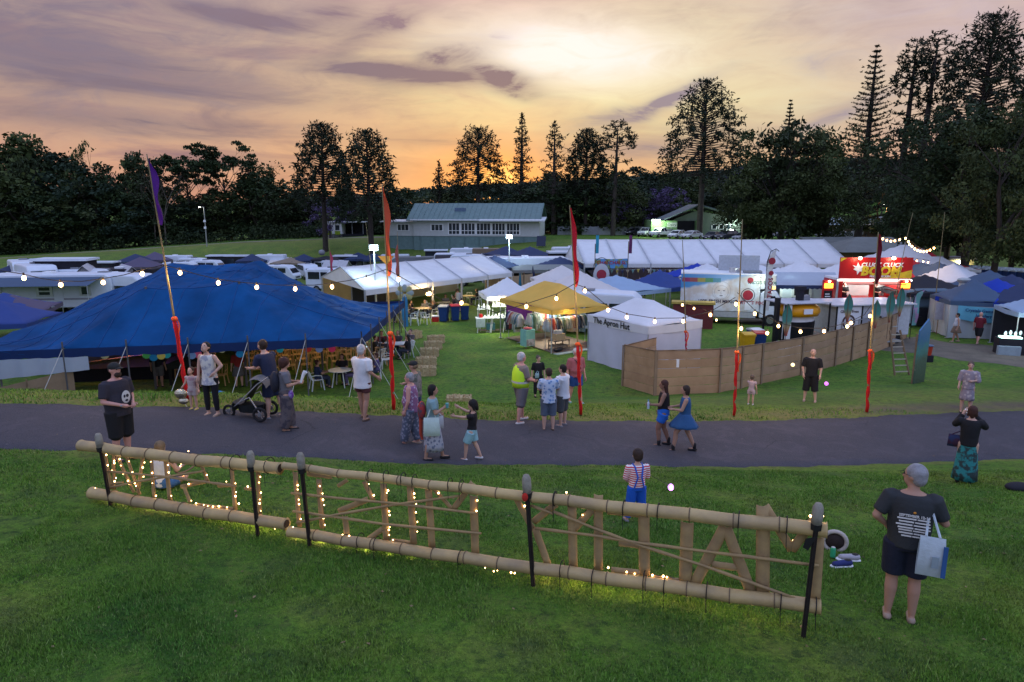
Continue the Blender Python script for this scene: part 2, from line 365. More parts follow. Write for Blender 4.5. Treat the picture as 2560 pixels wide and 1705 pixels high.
def build_ground():
 def axis(lim,fine,n1,n2,g=1.07):
  a = [0.];st = fine
  while a[-1] < lim:
   a.append(a[-1]+st)
   if a[-1] > n1: st *= g
  return a
 xp = axis(1500,.35,14,0,1.045);xs = np.array([-x for x in xp[:0:-1]]+xp)
 ys = [-6.];st = .3
 while ys[-1] < 1800:
  ys.append(ys[-1]+st)
  if ys[-1] > 30: st *= 1.035
 ys = np.array(ys);X,Y = np.meshgrid(xs,ys);Z = hmap(X,Y)
 a = yn(X);b = yf(X);on = (Y > a+.25) & (Y < b-.25);Z = np.where(on,Z-.10,Z)
 nx,ny = len(xs),len(ys);V = np.stack([X.ravel(),Y.ravel(),Z.ravel()],1)
 i,j = np.meshgrid(np.arange(nx-1),np.arange(ny-1));q = (j*nx+i).ravel();F = np.stack([q,q+1,q+nx+1,q+nx],1)
 me = bpy.data.meshes.new('ground');me.from_pydata(V.tolist(),[],F.tolist());me.materials.append(M_GRASS)
 me.polygons.foreach_set('use_smooth',[True]*len(F))
 d = Y-b;dry = np.exp(-((d-.45)/.55)**2)+.5*np.exp(-((a-Y-.1)/.25)**2)+.35*np.exp(-((d-2.6)/1.8)**2)*np.clip((X+2)/8,0,1)
 yp = np.interp(X,YPX,YPY);dry = np.maximum(dry,np.clip(1-abs(Y-yp+3)/7,0,1)*.75*(X < -5));dry = np.maximum(dry,.28*((Y > 45) & (Y < 120)))
 soil = np.exp(-((d-.6)/.5)**2)*np.clip((X-7)/7,0,1)
 me.attributes.new('dry','FLOAT','POINT').data.foreach_set('value',np.clip(dry,0,1).ravel())
 me.attributes.new('soil','FLOAT','POINT').data.foreach_set('value',np.clip(soil,0,1).ravel())
 struct(obj('ground',me))
 xs = np.concatenate([np.linspace(-59,-16,60),np.linspace(-15.8,18,420),np.linspace(18.3,59,60)]);mb = MB();vs = [];NY = 9
 for k,x in enumerate(xs):
  y0 = float(yn(x))+.03*math.sin(x*3.1)+.03*math.sin(x*7.7+1)+rnd.uniform(-.02,.02);y1 = float(yf(x))+.05*math.sin(x*2.3)+.03*math.sin(x*6.1)+rnd.uniform(-.03,.03)
  zz = float(zr(x));vs.append((x,y0-.05,zz-.05))
  for j in range(NY): s = j/(NY-1);vs.append((x,y0+(y1-y0)*s,zz+.012+.03*math.sin(PI*s)))
  vs.append((x,y1+.05,zz-.05))
 n = NY+2;mb.add(vs,[(k*n+j,(k+1)*n+j,(k+1)*n+j+1,k*n+j+1) for k in range(len(xs)-1) for j in range(n-1)])
 struct(mb.build('road',M_ASPH,smooth=True))
 def strip(name,pts,w,m,lift=.03):
  mb = MB();vs = [];P = []
  for k in range(len(pts)-1):
   for t in np.linspace(0,1,14,endpoint=False): P.append(Vector(pts[k]).lerp(Vector(pts[k+1]),t))
  P.append(Vector(pts[-1]))
  for k,p in enumerate(P):
   d = (P[min(k+1,len(P)-1)]-P[max(k-1,0)]).normalized();nn = Vector((-d.y,d.x));ww = w*(1+.12*math.sin(k*.9))
   for s in (-1,-.5,0,.5,1): q = p+nn*ww/2*s;vs.append((q.x,q.y,gz(q.x,q.y)+lift*(1-.9*abs(s))))
  mb.add(vs,[(k*5+j,(k+1)*5+j,(k+1)*5+j+1,k*5+j+1) for k in range(len(P)-1) for j in range(4)])
  return struct(mb.build(name,m,smooth=True))
 strip('gravel_path',[(17,46),(21,37.5),(25.5,32.6),(31,30),(44,27)],5.2,M_GRAV,.05)
 strip('footpath',[(-130,117),(-92,122),(-52,130),(-28,129),(-14,131.5)],2.6,mat('path_dust',(.26,.22,.16),.9,.2,2),.06)
build_ground()
# ---------------------------------------------------------------- grass blades (uncountable)
def build_grass():
 def blades(N,x0,x1,y0,y1,hh,ww,keep=None):
  x = NR.uniform(x0,x1,N);y = NR.uniform(y0,y1,N);k = (y < yn(x)-.02) | (y > yf(x)+.05)
  k &= abs(x) < y*.80+1.2
  if keep is not None: k &= keep(x,y)
  x,y = x[k],y[k];n = len(x);z = hmap(x,y)-.005
  cl = .75+.5*np.sin(x*2.1+np.sin(y*3))*np.sin(y*2.6+1.3*np.sin(x*1.7));h = hh*NR.uniform(.5,1.25,n)*cl;a = NR.uniform(0,2*PI,n);w = ww*NR.uniform(.6,1.3,n)
  lx = NR.normal(0,.35,n)*h;ly = NR.normal(0,.35,n)*h
  V = np.empty((n,3,3));V[:,0] = np.stack([x-np.cos(a)*w,y-np.sin(a)*w,z],1);V[:,1] = np.stack([x+np.cos(a)*w,y+np.sin(a)*w,z],1);V[:,2] = np.stack([x+lx,y+ly,z+h],1)
  return V.reshape(-1,3)
 vs = [blades(230000,-6.5,8.5,4.6,9.2,.05,.006),blades(150000,-13,14,9,14.6,.05,.010),
          blades(60000,-16,18,14,20.5,.07,.014,lambda x,y: y > yf(x)),blades(22000,-17,20,14,19.5,.11,.02,lambda x,y: (y > yf(x)) & (y < yf(x)+.8))]
 V = np.concatenate(vs);n = len(V)//3
 me = bpy.data.meshes.new('grass');me.vertices.add(len(V));me.vertices.foreach_set('co',V.astype(np.float32).ravel())
 me.loops.add(len(V));me.loops.foreach_set('vertex_index',np.arange(len(V),dtype=np.int32))
 me.polygons.add(n);me.polygons.foreach_set('loop_start',np.arange(0,len(V),3,dtype=np.int32));me.update(calc_edges=True)
 m = bpy.data.materials.new('grass_blade');m.use_nodes = True;t = m.node_tree;b = NB(t);p = t.nodes['Principled BSDF'];v = b.n('ShaderNodeTexCoord').outputs['Object']
 c = b.ramp(b.noise(v,.55,5,.65),[(.3,(.078,.225,.028)),(.5,(.165,.33,.036)),(.64,(.255,.37,.052)),(.78,(.35,.34,.07))])
 c = b.mix(b.m('MULTIPLY',b.ramp(b.noise(v,1.1,5,.6),[(.5,0),(.66,1)]),.45),c,(.02,.085,.032))
 g = b.n('ShaderNodeNewGeometry');c = b.mix(b.ramp(g.outputs['Random Per Island'],[(0,.75),(.35,.1),(.6,0)]),c,(.015,.04,.012));c = b.mix(b.ramp(g.outputs['Random Per Island'],[(.7,0),(1,.7)]),c,(.30,.34,.12))
 at = b.noise(v,60,2);c = b.mix(b.m('MULTIPLY',b.ramp(at,[(.4,0),(.7,1)]),.5),c,(.02,.04,.012))
 t.links.new(c,p.inputs['Base Color']);p.inputs['Roughness'].default_value = .7;p.inputs['Specular IOR Level'].default_value = .15
 me.materials.append(m);tag(obj('grass',me),'short mown grass blades covering the lawn and the road verge','grass',kind='stuff')
build_grass()
def scraps():
 n = 520;x = NR.uniform(-15,16,n);y = NR.uniform(5.5,19.5,n);k = abs(x) < y*.8;x,y = x[k],y[k];x = x+.0;rd = (y > yn(x)-.3) & (y < yf(x)+.3);keep = (~rd) | (NR.random_sample(len(x)) < .45);x,y,rd = x[keep],y[keep],rd[keep]
 z = hmap(x,y)+np.where(rd,.035,.03);P = np.stack([x,y,z],1);n = len(x);a = NR.uniform(0,6.28,n);s = NR.uniform(.012,.034,n);c,d = np.cos(a)*s,np.sin(a)*s;t = NR.uniform(-.3,.5,n)*s
 V = np.stack([P+np.stack([-c,-d,t],1),P+np.stack([d*.5,-c*.5,0*t],1),P+np.stack([c,d,t*.6],1),P+np.stack([-d*.5,c*.5,0*t+.004],1)],1).reshape(-1,3)
 me = bpy.data.meshes.new('fallen_leaves');me.from_pydata(V.tolist(),[],[(4*i,4*i+1,4*i+2,4*i+3) for i in range(n)]);me.materials.append(mat('dry_leaf',(.26,.20,.10),.8,.6,2,col2=(.10,.06,.03)));tag(obj('fallen_leaves',me),'dry fallen leaves scattered over the lawn and road','leaves',kind='stuff')
scraps()
# ---------------------------------------------------------------- trees
def leaf_mat(name,c1,c2,c3):
 m = bpy.data.materials.new(name);m.use_nodes = True;t = m.node_tree;b = NB(t);p = t.nodes['Principled BSDF']
 g = b.n('ShaderNodeNewGeometry');v = b.n('ShaderNodeTexCoord').outputs['Object'];oi = b.n('ShaderNodeObjectInfo')
 c = b.ramp(g.outputs['Random Per Island'],[(0,c1),(.5,c2),(1,c3)])
 c = b.mix(b.ramp(b.noise(v,2.2,3,.6),[(.4,0),(.65,.65)]),c,tuple(x*.45 for x in c1))
 c = b.mix(b.m('MULTIPLY',oi.outputs['Random'],.35),c,(.030,.030,.018))
 t.links.new(c,p.inputs['Base Color']);p.inputs['Roughness'].default_value = .65;p.inputs['Specular IOR Level'].default_value = .12;return m
M_LEAF = leaf_mat('leaf_dark',(.017,.033,.014),(.028,.050,.019),(.048,.072,.026))
M_LEAF2 = leaf_mat('leaf_olive',(.038,.058,.020),(.060,.086,.028),(.088,.112,.038))
M_LEAF3 = leaf_mat('leaf_bluegreen',(.015,.034,.023),(.026,.050,.032),(.040,.068,.042))
M_JAC = leaf_mat('leaf_jacaranda',(.075,.055,.13),(.12,.085,.20),(.17,.13,.26))
M_CON = leaf_mat('leaf_conifer',(.014,.024,.014),(.020,.034,.018),(.032,.046,.022))
M_BARK = mat('bark',(.055,.045,.038),.9,.3,3,.4,12)
M_BARKL = mat('bark_pale',(.14,.12,.10),.9,.3,3,.4,12)
def quads(P,size,flat=0.,N=None):
 """random leaf-spray quads at points P (n,3)"""
 n = len(P);a = NR.normal(size=(n,3));a /= np.linalg.norm(a,axis=1)[:,None];c = NR.normal(size=(n,3));c[:,2] *= (1-flat)
 c -= a*(a*c).sum(1)[:,None];c /= np.linalg.norm(c,axis=1)[:,None]+1e-9;s = size*NR.uniform(.55,1.35,(n,1));w = s*NR.uniform(.35,.8,(n,1))
 V = np.stack([P-a*s,P-c*w+a*s*.1,P+a*s,P+c*w-a*s*.15],1);return V.reshape(-1,3)
def np_mesh(name,qv,mb,mats):
 """quads array + MB trunk (second material) as one mesh or two"""
 nq = len(qv)//4;me = bpy.data.meshes.new(name);me.vertices.add(len(qv));me.vertices.foreach_set('co',qv.astype(np.float32).ravel())
 me.loops.add(len(qv));me.loops.foreach_set('vertex_index',np.arange(len(qv),dtype=np.int32));me.polygons.add(nq)
 me.polygons.foreach_set('loop_start',np.arange(0,len(qv),4,dtype=np.int32));me.update(calc_edges=True);me.materials.append(mats);return me
def limb(mb,p,d,L,r,depth,tips,rg,up=.25,spread=.75,nb=3):
 p = Vector(p);pts = [p.copy()];rs = [r];q = p.copy();dd = d.copy()
 for k in range(3):
  dd = (dd+Vector((rg.uniform(-.18,.18),rg.uniform(-.18,.18),up*.3))).normalized();q = q+dd*L/3;pts.append(q.copy());rs.append(r*(1-.2*(k+1)))
 mb.tube(pts,rs,5,cap=False)
 if depth == 0: tips.append(q);return
 for k in range(nb):
  a = rg.uniform(0,2*PI);o = dd.orthogonal().normalized();o = Matrix.Rotation(a+k*2*PI/nb,3,dd)@o
  limb(mb,q,(dd+o*rg.uniform(spread*.6,spread*1.2)).normalized(),L*rg.uniform(.6,.85),r*.42,depth-1,tips,rg,up,spread,nb)
def broad(seed,wd=.42,base=.22,n=4200,leaf=.020,lobes=34,open_=0.,lm=M_LEAF,bm=M_BARK,flat=1.):
 """unit-height broadleaf tree: returns (crown mesh, trunk mesh)"""
 rg = random.Random(seed);nr = np.random.RandomState(seed);mb = MB();tips = []
 mb.tube([(0,0,-.03),(rg.uniform(-.01,.01),rg.uniform(-.01,.01),base*.5),(rg.uniform(-.02,.02),0,base)],[.030,.020,.017],7,cap=False)
 for k in range(5):
  a = k*2*PI/5+rg.uniform(-.3,.3);limb(mb,(0,0,base*rg.uniform(.8,1.05)),Vector((math.cos(a)*rg.uniform(.3,.9),math.sin(a)*rg.uniform(.3,.9),1)).normalized(),rg.uniform(.22,.34),.012,2,tips,rg)
 C = []
 for k in range(lobes):
  a = rg.uniform(0,2*PI);zz = rg.random();prof = math.sin(PI*min(1,.12+.88*zz)**.8)**.55;rr = wd*prof*math.sqrt(rg.uniform(.05,1))*.8
  C.append((rr*math.cos(a),rr*math.sin(a),base*.75+(1-base*.75-.07)*zz*flat,rg.uniform(.055,.125)*(1-.25*zz)))
 P = []
 for (x,y,z,r) in C:
  k = int(n/lobes*(r/.09)**2);d = nr.normal(size=(k,3));d /= np.linalg.norm(d,axis=1)[:,None];rad = r*nr.uniform(.55 if not open_ else .1,1.12,(k,1));d[:,2] *= .72
  P.append(np.array([x,y,z])+d*rad)
 if tips:
  T = np.array([tuple(t) for t in tips if t.z < 1.0]);k = int(n*.25);i = nr.randint(0,len(T),k);P.append(T[i]+nr.normal(0,.028,(k,3)))
 P = np.concatenate(P);P = P[P[:,2] < 1.0]
 if open_: P = P[nr.random_sample(len(P)) > open_*(np.sin(P[:,0]*23)*np.sin(P[:,1]*21+1)*np.sin(P[:,2]*25) > -.1)]
 return np_mesh('crown',quads(P,leaf,.2),None,lm),mb.mesh('trunk',bm,True)
def feather(seed,lm=M_LEAF):
 """tall bare-stemmed tree with a spreading umbrella of twig-end sprays"""
 rg = random.Random(seed);nr = np.random.RandomState(seed);mb = MB();tips = []
 mb.tube([(0,0,-.03),(.01,0,.3),(-.01,.01,.55)],[.016,.012,.009],6,cap=False)
 for k in range(7):
  a = k*2*PI/7+rg.uniform(-.3,.3);z = rg.uniform(.42,.58);limb(mb,(0,0,z),Vector((math.cos(a),math.sin(a),rg.uniform(.5,1.3))).normalized(),rg.uniform(.14,.2),.006,2,tips,rg,.2,.9,3)
 T = np.array([tuple(t) for t in tips]);i = nr.randint(0,len(T),3800);P = T[i]+nr.normal(0,.022,(3800,3))*np.array([1,1,.4])
 return np_mesh('crown',quads(P,.016,.3),None,lm),mb.mesh('trunk',M_BARK,True)
def bare(seed):
 rg = random.Random(seed);mb = MB();tips = []
 mb.tube([(0,0,-.03),(.01,0,.3)],[.014,.010],5,cap=False)
 for k in range(5):
  a = k*2*PI/5;limb(mb,(0,0,.3),Vector((math.cos(a)*.5,math.sin(a)*.5,1)).normalized(),.24,.008,3,tips,rg,.3,.7,3)
 return mb.mesh('trunk',M_BARKL,True)
def conifer(seed,kind,H,wide,lean=0.):
 """bunya / hoop / norfolk pines in metres, branch by branch"""
 rg = random.Random(seed);nr = np.random.RandomState(seed);mb = MB();P = [];S = [];D = []
 tr = .018*H+.12
 mb.tube([(0,0,-.4),(lean*.3,0,H*.35),(lean*.7,0,H*.7),(lean,0,H*.985)],[tr,tr*.8,tr*.5,tr*.12],8,cap=False)
 nw = int(H*(1.6 if kind == 'bunya' else 1.35 if kind == 'hoop' else 1.15));z0 = H*(.41 if kind == 'bunya' else .16 if kind == 'hoop' else .12)
 if kind == 'bare': z0 = H*.22;nw = int(H*1.1)
 for w in range(nw):
  f = w/(nw-1);z = z0+(H-z0)*f;nb = 8 if kind == 'bunya' else 6 if kind == 'norfolk' else 7
  if kind == 'bunya': L = wide*(1-f)**(.60 if seed == 117 else .46)*(.84+.2*min(1,f*4))*1.16+.25
  elif kind == 'hoop': L = wide*(1-f*.72)*min(1,(1-f)*5+.2)*(.8+.25*math.sin(w*1.9+seed))
  elif kind == 'norfolk': L = wide*(1-f)**.8+.2
  else: L = wide*(1. if f > .72 else rg.choice([.35,.7,.9]))*min(1,(1-f)*5+.3)
  for k in range(nb):
   if kind == 'hoop' and rg.random() < .30: continue
   if kind == 'bare' and rg.random() < (.5 if f < .72 else .1): continue
   a = 2*PI*k/nb+w*.7+rg.uniform(-.2,.2);l = L*rg.uniform(.72,1.1)
   if kind == 'bunya': rise,dr = .10+.55*f,-.34*(1-f)
   elif kind == 'hoop': rise,dr = .35,-.12
   elif kind == 'norfolk': rise,dr = .22,.05
   else: rise,dr = .25,-.1
   ca,sa = math.cos(a),math.sin(a)
   def B(t): return (lean*z/H+ca*l*t,sa*l*t,z+l*(rise*t+dr*t*t)*(1 if kind != 'norfolk' else .9))
   mb.tube([B(0),B(.5),B(1)],[.05+.004*H*(1-f),.04,.02],3,cap=False)
   if kind == 'norfolk':
    m = int(60*l/wide)+12;t = nr.uniform(.12,1.02,m)
    for q in t:
     side = rg.choice([-1,1]);ww = l*.26*(1.05-q)+.10;s = rg.uniform(.2,1)*ww
     b_ = B(q);P.append((b_[0]-sa*side*s+ca*s*.7,b_[1]+ca*side*s+sa*s*.7,b_[2]+rg.uniform(.05,.34)*s+.05));S.append(.25);D.append((rg.gauss(0,1),rg.gauss(0,1),rg.gauss(0,1)))
   else:
    t0 = .72 if kind == 'bunya' and f < .55 else .46 if kind == 'bunya' and f < .8 else .1 if kind == 'bunya' else .60 if kind == 'bare' else .42
    nc = max(2,int((5.6 if kind == 'bunya' else 4.6)*(l/wide)+1.));cr_ = .46 if kind == 'bunya' else .50
    for q in range(nc):
     tt = t0+(1.02-t0)*(q+rg.random())/nc;b_ = B(tt);sc = cr_*(.45+.75*tt)*(.7 if f > .85 else 1)
     for r_ in range(5):
      dx,dy,dz = rg.gauss(0,.55),rg.gauss(0,.55),rg.gauss(-.35 if kind == 'bunya' and f < .8 else .1,.5)
      P.append((b_[0]+dx*sc*.5,b_[1]+dy*sc*.5,b_[2]+dz*sc*.6));D.append((dx,dy,dz));S.append(.56*sc+.10)
 if kind == 'norfolk':
  for q in range(14): P.append((lean+rg.gauss(0,.12),rg.gauss(0,.12),H*rg.uniform(.955,1.0)));S.append(.10);D.append((0,0,1))
 P = np.array(P);S = np.array(S)[:,None]
 a = np.array(D)+nr.normal(0,.2,P.shape)
 a /= np.linalg.norm(a,axis=1)[:,None];c = nr.normal(size=P.shape);c -= a*(a*c).sum(1)[:,None];c /= np.linalg.norm(c,axis=1)[:,None]
 s = S*nr.uniform(.8,1.7,S.shape);wd = S*nr.uniform(.22,.42,S.shape)
 V = np.stack([P-a*s*.3,P-c*wd,P+a*s,P+c*wd],1).reshape(-1,3)
 return np_mesh('crown',V,None,M_CON),mb.mesh('trunk',M_BARK,True)
def place_tree(me,name,label,x,y,sx,sz,group=None,rz=None,z=None):
 t = thing(name,label,'tree',(x,y,(gz(x,y) if z is None else z)-.05),rnd.uniform(0,6.28) if rz is None else rz,group);t.scale = (sx,sx,sz)
 if me[0]: obj('crown',me[0],t)
 if me[1]: obj('trunk',me[1],t)
 return t
DENSE = [broad(11+i,.40+.04*(i % 3),.14,4600,.019,40,0,[M_LEAF,M_LEAF2,M_LEAF3,M_LEAF][i % 4]) for i in range(6)]
NEAR = [broad(81+i,.42+.03*i,.36,17000,.0105,52,0,[M_LEAF,M_LEAF2,M_LEAF][i]) for i in range(3)]
LOOSE = [broad(41+i,.42,.26,3800,.019,26,.5,M_LEAF2 if i % 2 else M_LEAF) for i in range(3)]
JAC = [broad(61,.46,.2,3600,.017,34,0,M_JAC,M_BARK),broad(62,.5,.18,2600,.017,30,.3,M_JAC,M_BARK)]
UMB = [feather(71),feather(72),feather(73)]
def T(u,vtop,y,wpx,kind,label,name='broadleaf_tree',group=None,i=0):
 P = Py(u,vtop,y);me_y = y
 if u < 700: y = max(y,float(np.interp(P.x*1.15,YPX,YPY))+8+(y-88)*.35);P = Py(u,vtop,y)
 x = P.x;b = gz(x,y);h = max(2.,P.z-b);w = wpx/FPX*y
 me = {'d': DENSE if y > 104 else NEAR,'l': LOOSE,'j': JAC,'f': UMB}[kind];me = me[i % len(me)];ref = .42*2*.95 if kind != 'f' else .62
 return place_tree(me,name,label,x,y,w/ref,h,group)
EDGE = 'trees of the dark forest edge on the left'
FOREST = [(-60,330,128,260),(30,318,118,200),(150,372,120,190),(255,392,112,170),(95,352,135,150),(330,372,126,110),(330,405,112,150),(420,462,118,160),(505,478,124,150),(620,398,128,150),
          (640,430,112,150),(560,470,116,140),(710,440,146,130),(770,470,148,130),(860,475,150,120),(930,500,142,120),(-70,430,98,230),(20,420,100,200),(110,450,102,180),(200,455,104,170),(290,470,106,150),(375,500,110,130),
          (455,505,116,120),(15,540,88,110),(150,520,98,110),(240,530,102,100),(330,540,104,100),(520,520,120,110),(600,525,122,100),(690,505,146,120),(740,500,150,110)]
for k,(u,v,y,w) in enumerate(FOREST):
 T(u,v,y,w*1.25,'d','dark dense broadleaf tree massed into the forest edge behind the left bank',group=EDGE,i=k)
T(45,318,112,120,'l','ragged open-crowned tree topping the forest at the far left edge',i=0)
T(195,345,122,110,'l','thin pale-twigged treetop standing above the left forest',i=1)
T(330,362,118,130,'l','flat leafy treetop just left of the purple flag tip',i=2)
T(455,332,112,150,'f','tall slim tree with spreading umbrella crown, left of a pair on the skyline','umbrella_tree',i=0)
T(553,342,114,140,'f','tall slim tree with spreading umbrella crown, right of a pair on the skyline','umbrella_tree',i=1)
T(470,400,118,110,'f','low flat-crowned tree under the pair of umbrella trees','umbrella_tree',i=2)
T(640,385,126,130,'l','fine-leaved treetop at the right shoulder of the left forest',i=1)
for (u,v,y,lab) in [(395,400,138,'bare twiggy dead tree right of the purple flag'),(372,430,140,'smaller bare dead tree beside the purple flag')]:
 P = Py(u,v,y);h = P.z-gz(P.x,y);me = bare(int(u));t = thing('dead_tree',lab,'tree',(P.x,y,gz(P.x,y)));t.scale = (h*.9,h*.9,h);obj('trunk',me,t)
BACK = [(905,500,150,110,'d'),(960,485,165,150,'d'),(1010,462,175,120,'d'),(1075,482,170,130,'l'),(1150,470,160,140,'d'),(1130,440,180,120,'l'),(1210,492,165,120,'d'),(1260,480,150,150,'d'),(1320,462,145,170,'d'),(1400,455,142,170,'d'),
  (1380,420,150,120,'d'),(1470,440,145,170,'d'),(1540,420,140,150,'d'),(1600,410,165,170,'d'),(1575,440,150,150,'d'),(1690,420,190,200,'d'),(1760,440,170,160,'d'),(1830,430,160,160,'d'),(1650,480,160,160,'d'),(1900,430,150,180,'d')]
for k,(u,v,y,w,kd) in enumerate(BACK):
 T(u,v,y,w*1.15,kd,'dark bushy tree in the belt of trees behind the clubhouse and the green shed',group='bushy trees behind the buildings',i=k+1)
T(820,480,132,110,'j','dusky mauve jacaranda beneath the twin bunya pines on the left','jacaranda_tree',i=1)
T(1250,505,150,120,'j','mauve jacaranda over the right half of the clubhouse roof','jacaranda_tree',i=1)
T(1655,455,150,110,'j','bright violet jacaranda in bloom left of the green shed','jacaranda_tree',i=0)
T(1560,500,140,110,'j','low violet jacaranda behind the row of parked cars','jacaranda_tree',i=1)
T(1845,412,180,130,'j','purple jacaranda right of the tall central bunya pine','jacaranda_tree',i=1)
T(1975,275,98,250,'l','big leafy tree with an uneven open crown behind the long marquee',i=2)
T(1915,330,101,160,'l','leafy left shoulder tree of the big open-crowned tree',i=0)
T(2070,312,100,130,'l','thin-topped leafy tree left of the feather-branched pine',i=1)
for (u,v,y,w,lab) in [(1975,318,97,230,'dense dark tree with a low skirt behind the long marquee'),(2080,420,98,190,'dense dark tree between the long marquee and the feather-branched pine'),(1870,440,104,130,'dark round tree at the right end of the green shed'),
                     (2215,420,130,220,'dark tree on the hillside behind the far long roof'),(2330,400,100,190,'tall dark tree over the parked vans at right'),(2460,262,60,330,'huge dark spreading tree overhanging the right-hand stalls'),
                     (2400,360,66,230,'heavy dark tree crown left of the huge spreading tree'),(2545,250,52,260,'dark tree cut off by the right edge of the view'),(2560,420,62,220,'low dark foliage at the right edge above the portable toilets'),(2300,440,84,150,'dark bushy tree left of the big right-hand trees')]:
 T(u,v,y,w*1.2,'d',lab,i=int(u) % 6)
for (k,kind,u,v,y,wpx,lean,lab) in [(1,'bunya',798,312,118,68,.3,'dome-topped bunya pine, left one of the pair right of the left forest'),(2,'bunya',918,330,112,74,-.2,'dome-topped bunya pine, right one of the pair, above the orange flag'),
  (3,'bunya',1193,323,158,66,.2,'sunlit dome-topped bunya pine above the middle of the clubhouse'),(4,'hoop',1303,285,152,46,.2,'narrow hoop pine glowing red against the setting sun'),
  (5,'hoop',1387,305,138,66,0.,'dark broad hoop pine right of the setting sun'),(6,'bunya',1468,326,140,48,0.,'small bunya pine between two taller hoop pines'),(7,'hoop',1097,405,160,26,0.,'small narrow pine left of the sunlit bunya pine'),
  (8,'bare',1540,305,134,50,.4,'ragged sparse pine with tufted tips above the parked cars'),(9,'bunya',1768,203,128,104,0.,'tall solitary bunya pine standing behind the green shed'),
  (10,'norfolk',2190,116,112,92,.2,'tall norfolk pine with feathery tiers of branches'),(11,'norfolk',1977,252,150,40,0.,'norfolk pine tip rising out of the big leafy tree'),
  (12,'bare',2285,102,104,52,.5,'tall bare-stemmed pine with tufted top, left of the two'),(13,'bare',2330,84,102,56,1.0,'tall bare-stemmed pine with tufted top, right of the two'),
  (14,'bunya',2478,40,96,108,.6,'large round-headed bunya pine rising over the right-hand trees'),(15,'hoop',2400,300,104,60,0.,'scraggy pine under the left side of the round-headed bunya pine')]:
 P = Py(u,v,y);x = P.x;b = gz(x,y);H = P.z-b;me = conifer(k*13,kind,H,wpx/FPX*y,lean);place_tree(me,'pine_tree',lab,x,y,1,1,rz=0)
P = G(1768,585);me = conifer(99,'norfolk',5.2,1.9);place_tree(me,'pine_tree','short flat-topped pine in front of the green shed doorway',P.x,114,1,1)
def hill_wood(name,cx,cy,sx,sy,n,lab):
 x = NR.normal(cx,sx,n);y = NR.normal(cy,sy,n);z = hmap(x,y);r = NR.uniform(2.5,5,n);P = []
 for k in range(14):
  d = NR.normal(size=(n,3));d /= np.linalg.norm(d,axis=1)[:,None];d[:,2] = abs(d[:,2]);P.append(np.stack([x,y,z+2+r],1)+d*r[:,None])
 me = np_mesh(name,quads(np.concatenate(P),1.3,.2),None,M_LEAF3);tag(obj(name,me),lab,'woodland',kind='stuff')
hill_wood('hillside_wood',175,360,75,50,2600,'dark wooded hillside beyond the car park on the right')
hill_wood('distant_wood',60,470,120,50,2600,'distant wooded ridge under the sunset sky')
hill_wood('left_hill_wood',-290,260,60,45,1800,'wooded rise behind the forest edge on the left')
def shrubs(name,pts,n,lab,r0=1.2,sz=.16):
 P = []
 for k in range(n):
  t = rnd.random()*(len(pts)-1);i = int(t);a = Vector(pts[i]).lerp(Vector(pts[i+1]),t-i);x = a.x+rnd.gauss(0,1.6);y = a.y+rnd.gauss(0,1.6);r = r0*rnd.uniform(.5,1.3)
  d = NR.normal(size=(60,3));d /= np.linalg.norm(d,axis=1)[:,None];d[:,2] = abs(d[:,2])*1.3;P.append(np.array([x,y,gz(x,y)])+d*r)
 tag(obj(name,np_mesh(name,quads(np.concatenate(P),sz,.2),None,M_LEAF)),lab,'undergrowth',kind='stuff')
shrubs('undergrowth',[(-125,131),(-92,133),(-52,140),(-36,140),(-24,143)],300,'tangled dark undergrowth at the foot of the left forest',1.9,.22)
shrubs('far_undergrowth',[(-20,138),(10,150),(40,150),(70,135),(110,112)],300,'dark undergrowth beneath the background tree belt',2.2,.3)
# ---------------------------------------------------------------- buildings and far structures
M_WALL = mat('painted_wall',(.50,.53,.53),.7,.08,2);M_TEAL = mat('teal_cladding',(.15,.24,.24),.7,.15,2);M_ROOF = mat('teal_roof',(.12,.195,.19),.55,.15,1.5)
M_GLASS = mat('dark_glass',(.02,.03,.04),.12,.05,2,spec=.6);M_WHITE = mat('white_paint',(.78,.80,.82),.5,.05,3);M_TRIM = mat('pale_roof_metal',(.55,.58,.60),.45,.08,3)
M_GREY = mat('grey_metal',(.22,.23,.25),.45,.1,4);M_BLACK = mat('black_plastic',(.012,.012,.015),.5,.1,4);M_DARK = mat('dark_fabric',(.018,.018,.026),.85,.2,4)
M_WOOD = mat('timber',(.22,.15,.09),.8,.25,5,.3,30);M_BROWN = mat('brown_wall',(.20,.15,.10),.85,.15,3)
def window(parent,x0,x1,z0,z1,y,nx=1,nz=1,fm=None,name='window',low=None):
 """frame proud of the wall at local y, panes set behind it as sub-parts"""
 mb = MB();fw = min(.09,(x1-x0)*.12)
 mb.box(x0-fw,x1+fw,y-.06,y-.005,z1,z1+fw);mb.box(x0-fw,x1+fw,y-.06,y-.005,z0-fw,z0)
 for i in range(nx+1): x = x0+(x1-x0)*i/nx;w = fw/2 if 0 < i < nx else fw;mb.box(x-w if i else x-fw,x+w if i < nx else x+fw,y-.055,y-.004,z0,z1)
 zs = [low] if low else [z0+(z1-z0)*j/nz for j in range(1,nz)]
 for z in zs: mb.box(x0,x1,y-.05,y-.003,z-fw/2,z+fw/2)
 w = mb.build(name,fm or M_WHITE,parent)
 zz = [z0]+zs+[z1]
 for i in range(nx):
  for j in range(len(zz)-1):
   MB().box(x0+(x1-x0)*i/nx+.02,x0+(x1-x0)*(i+1)/nx-.02,y-.03,y-.012,zz[j]+.02,zz[j+1]-.02).build('pane',M_GLASS,w)
 return w
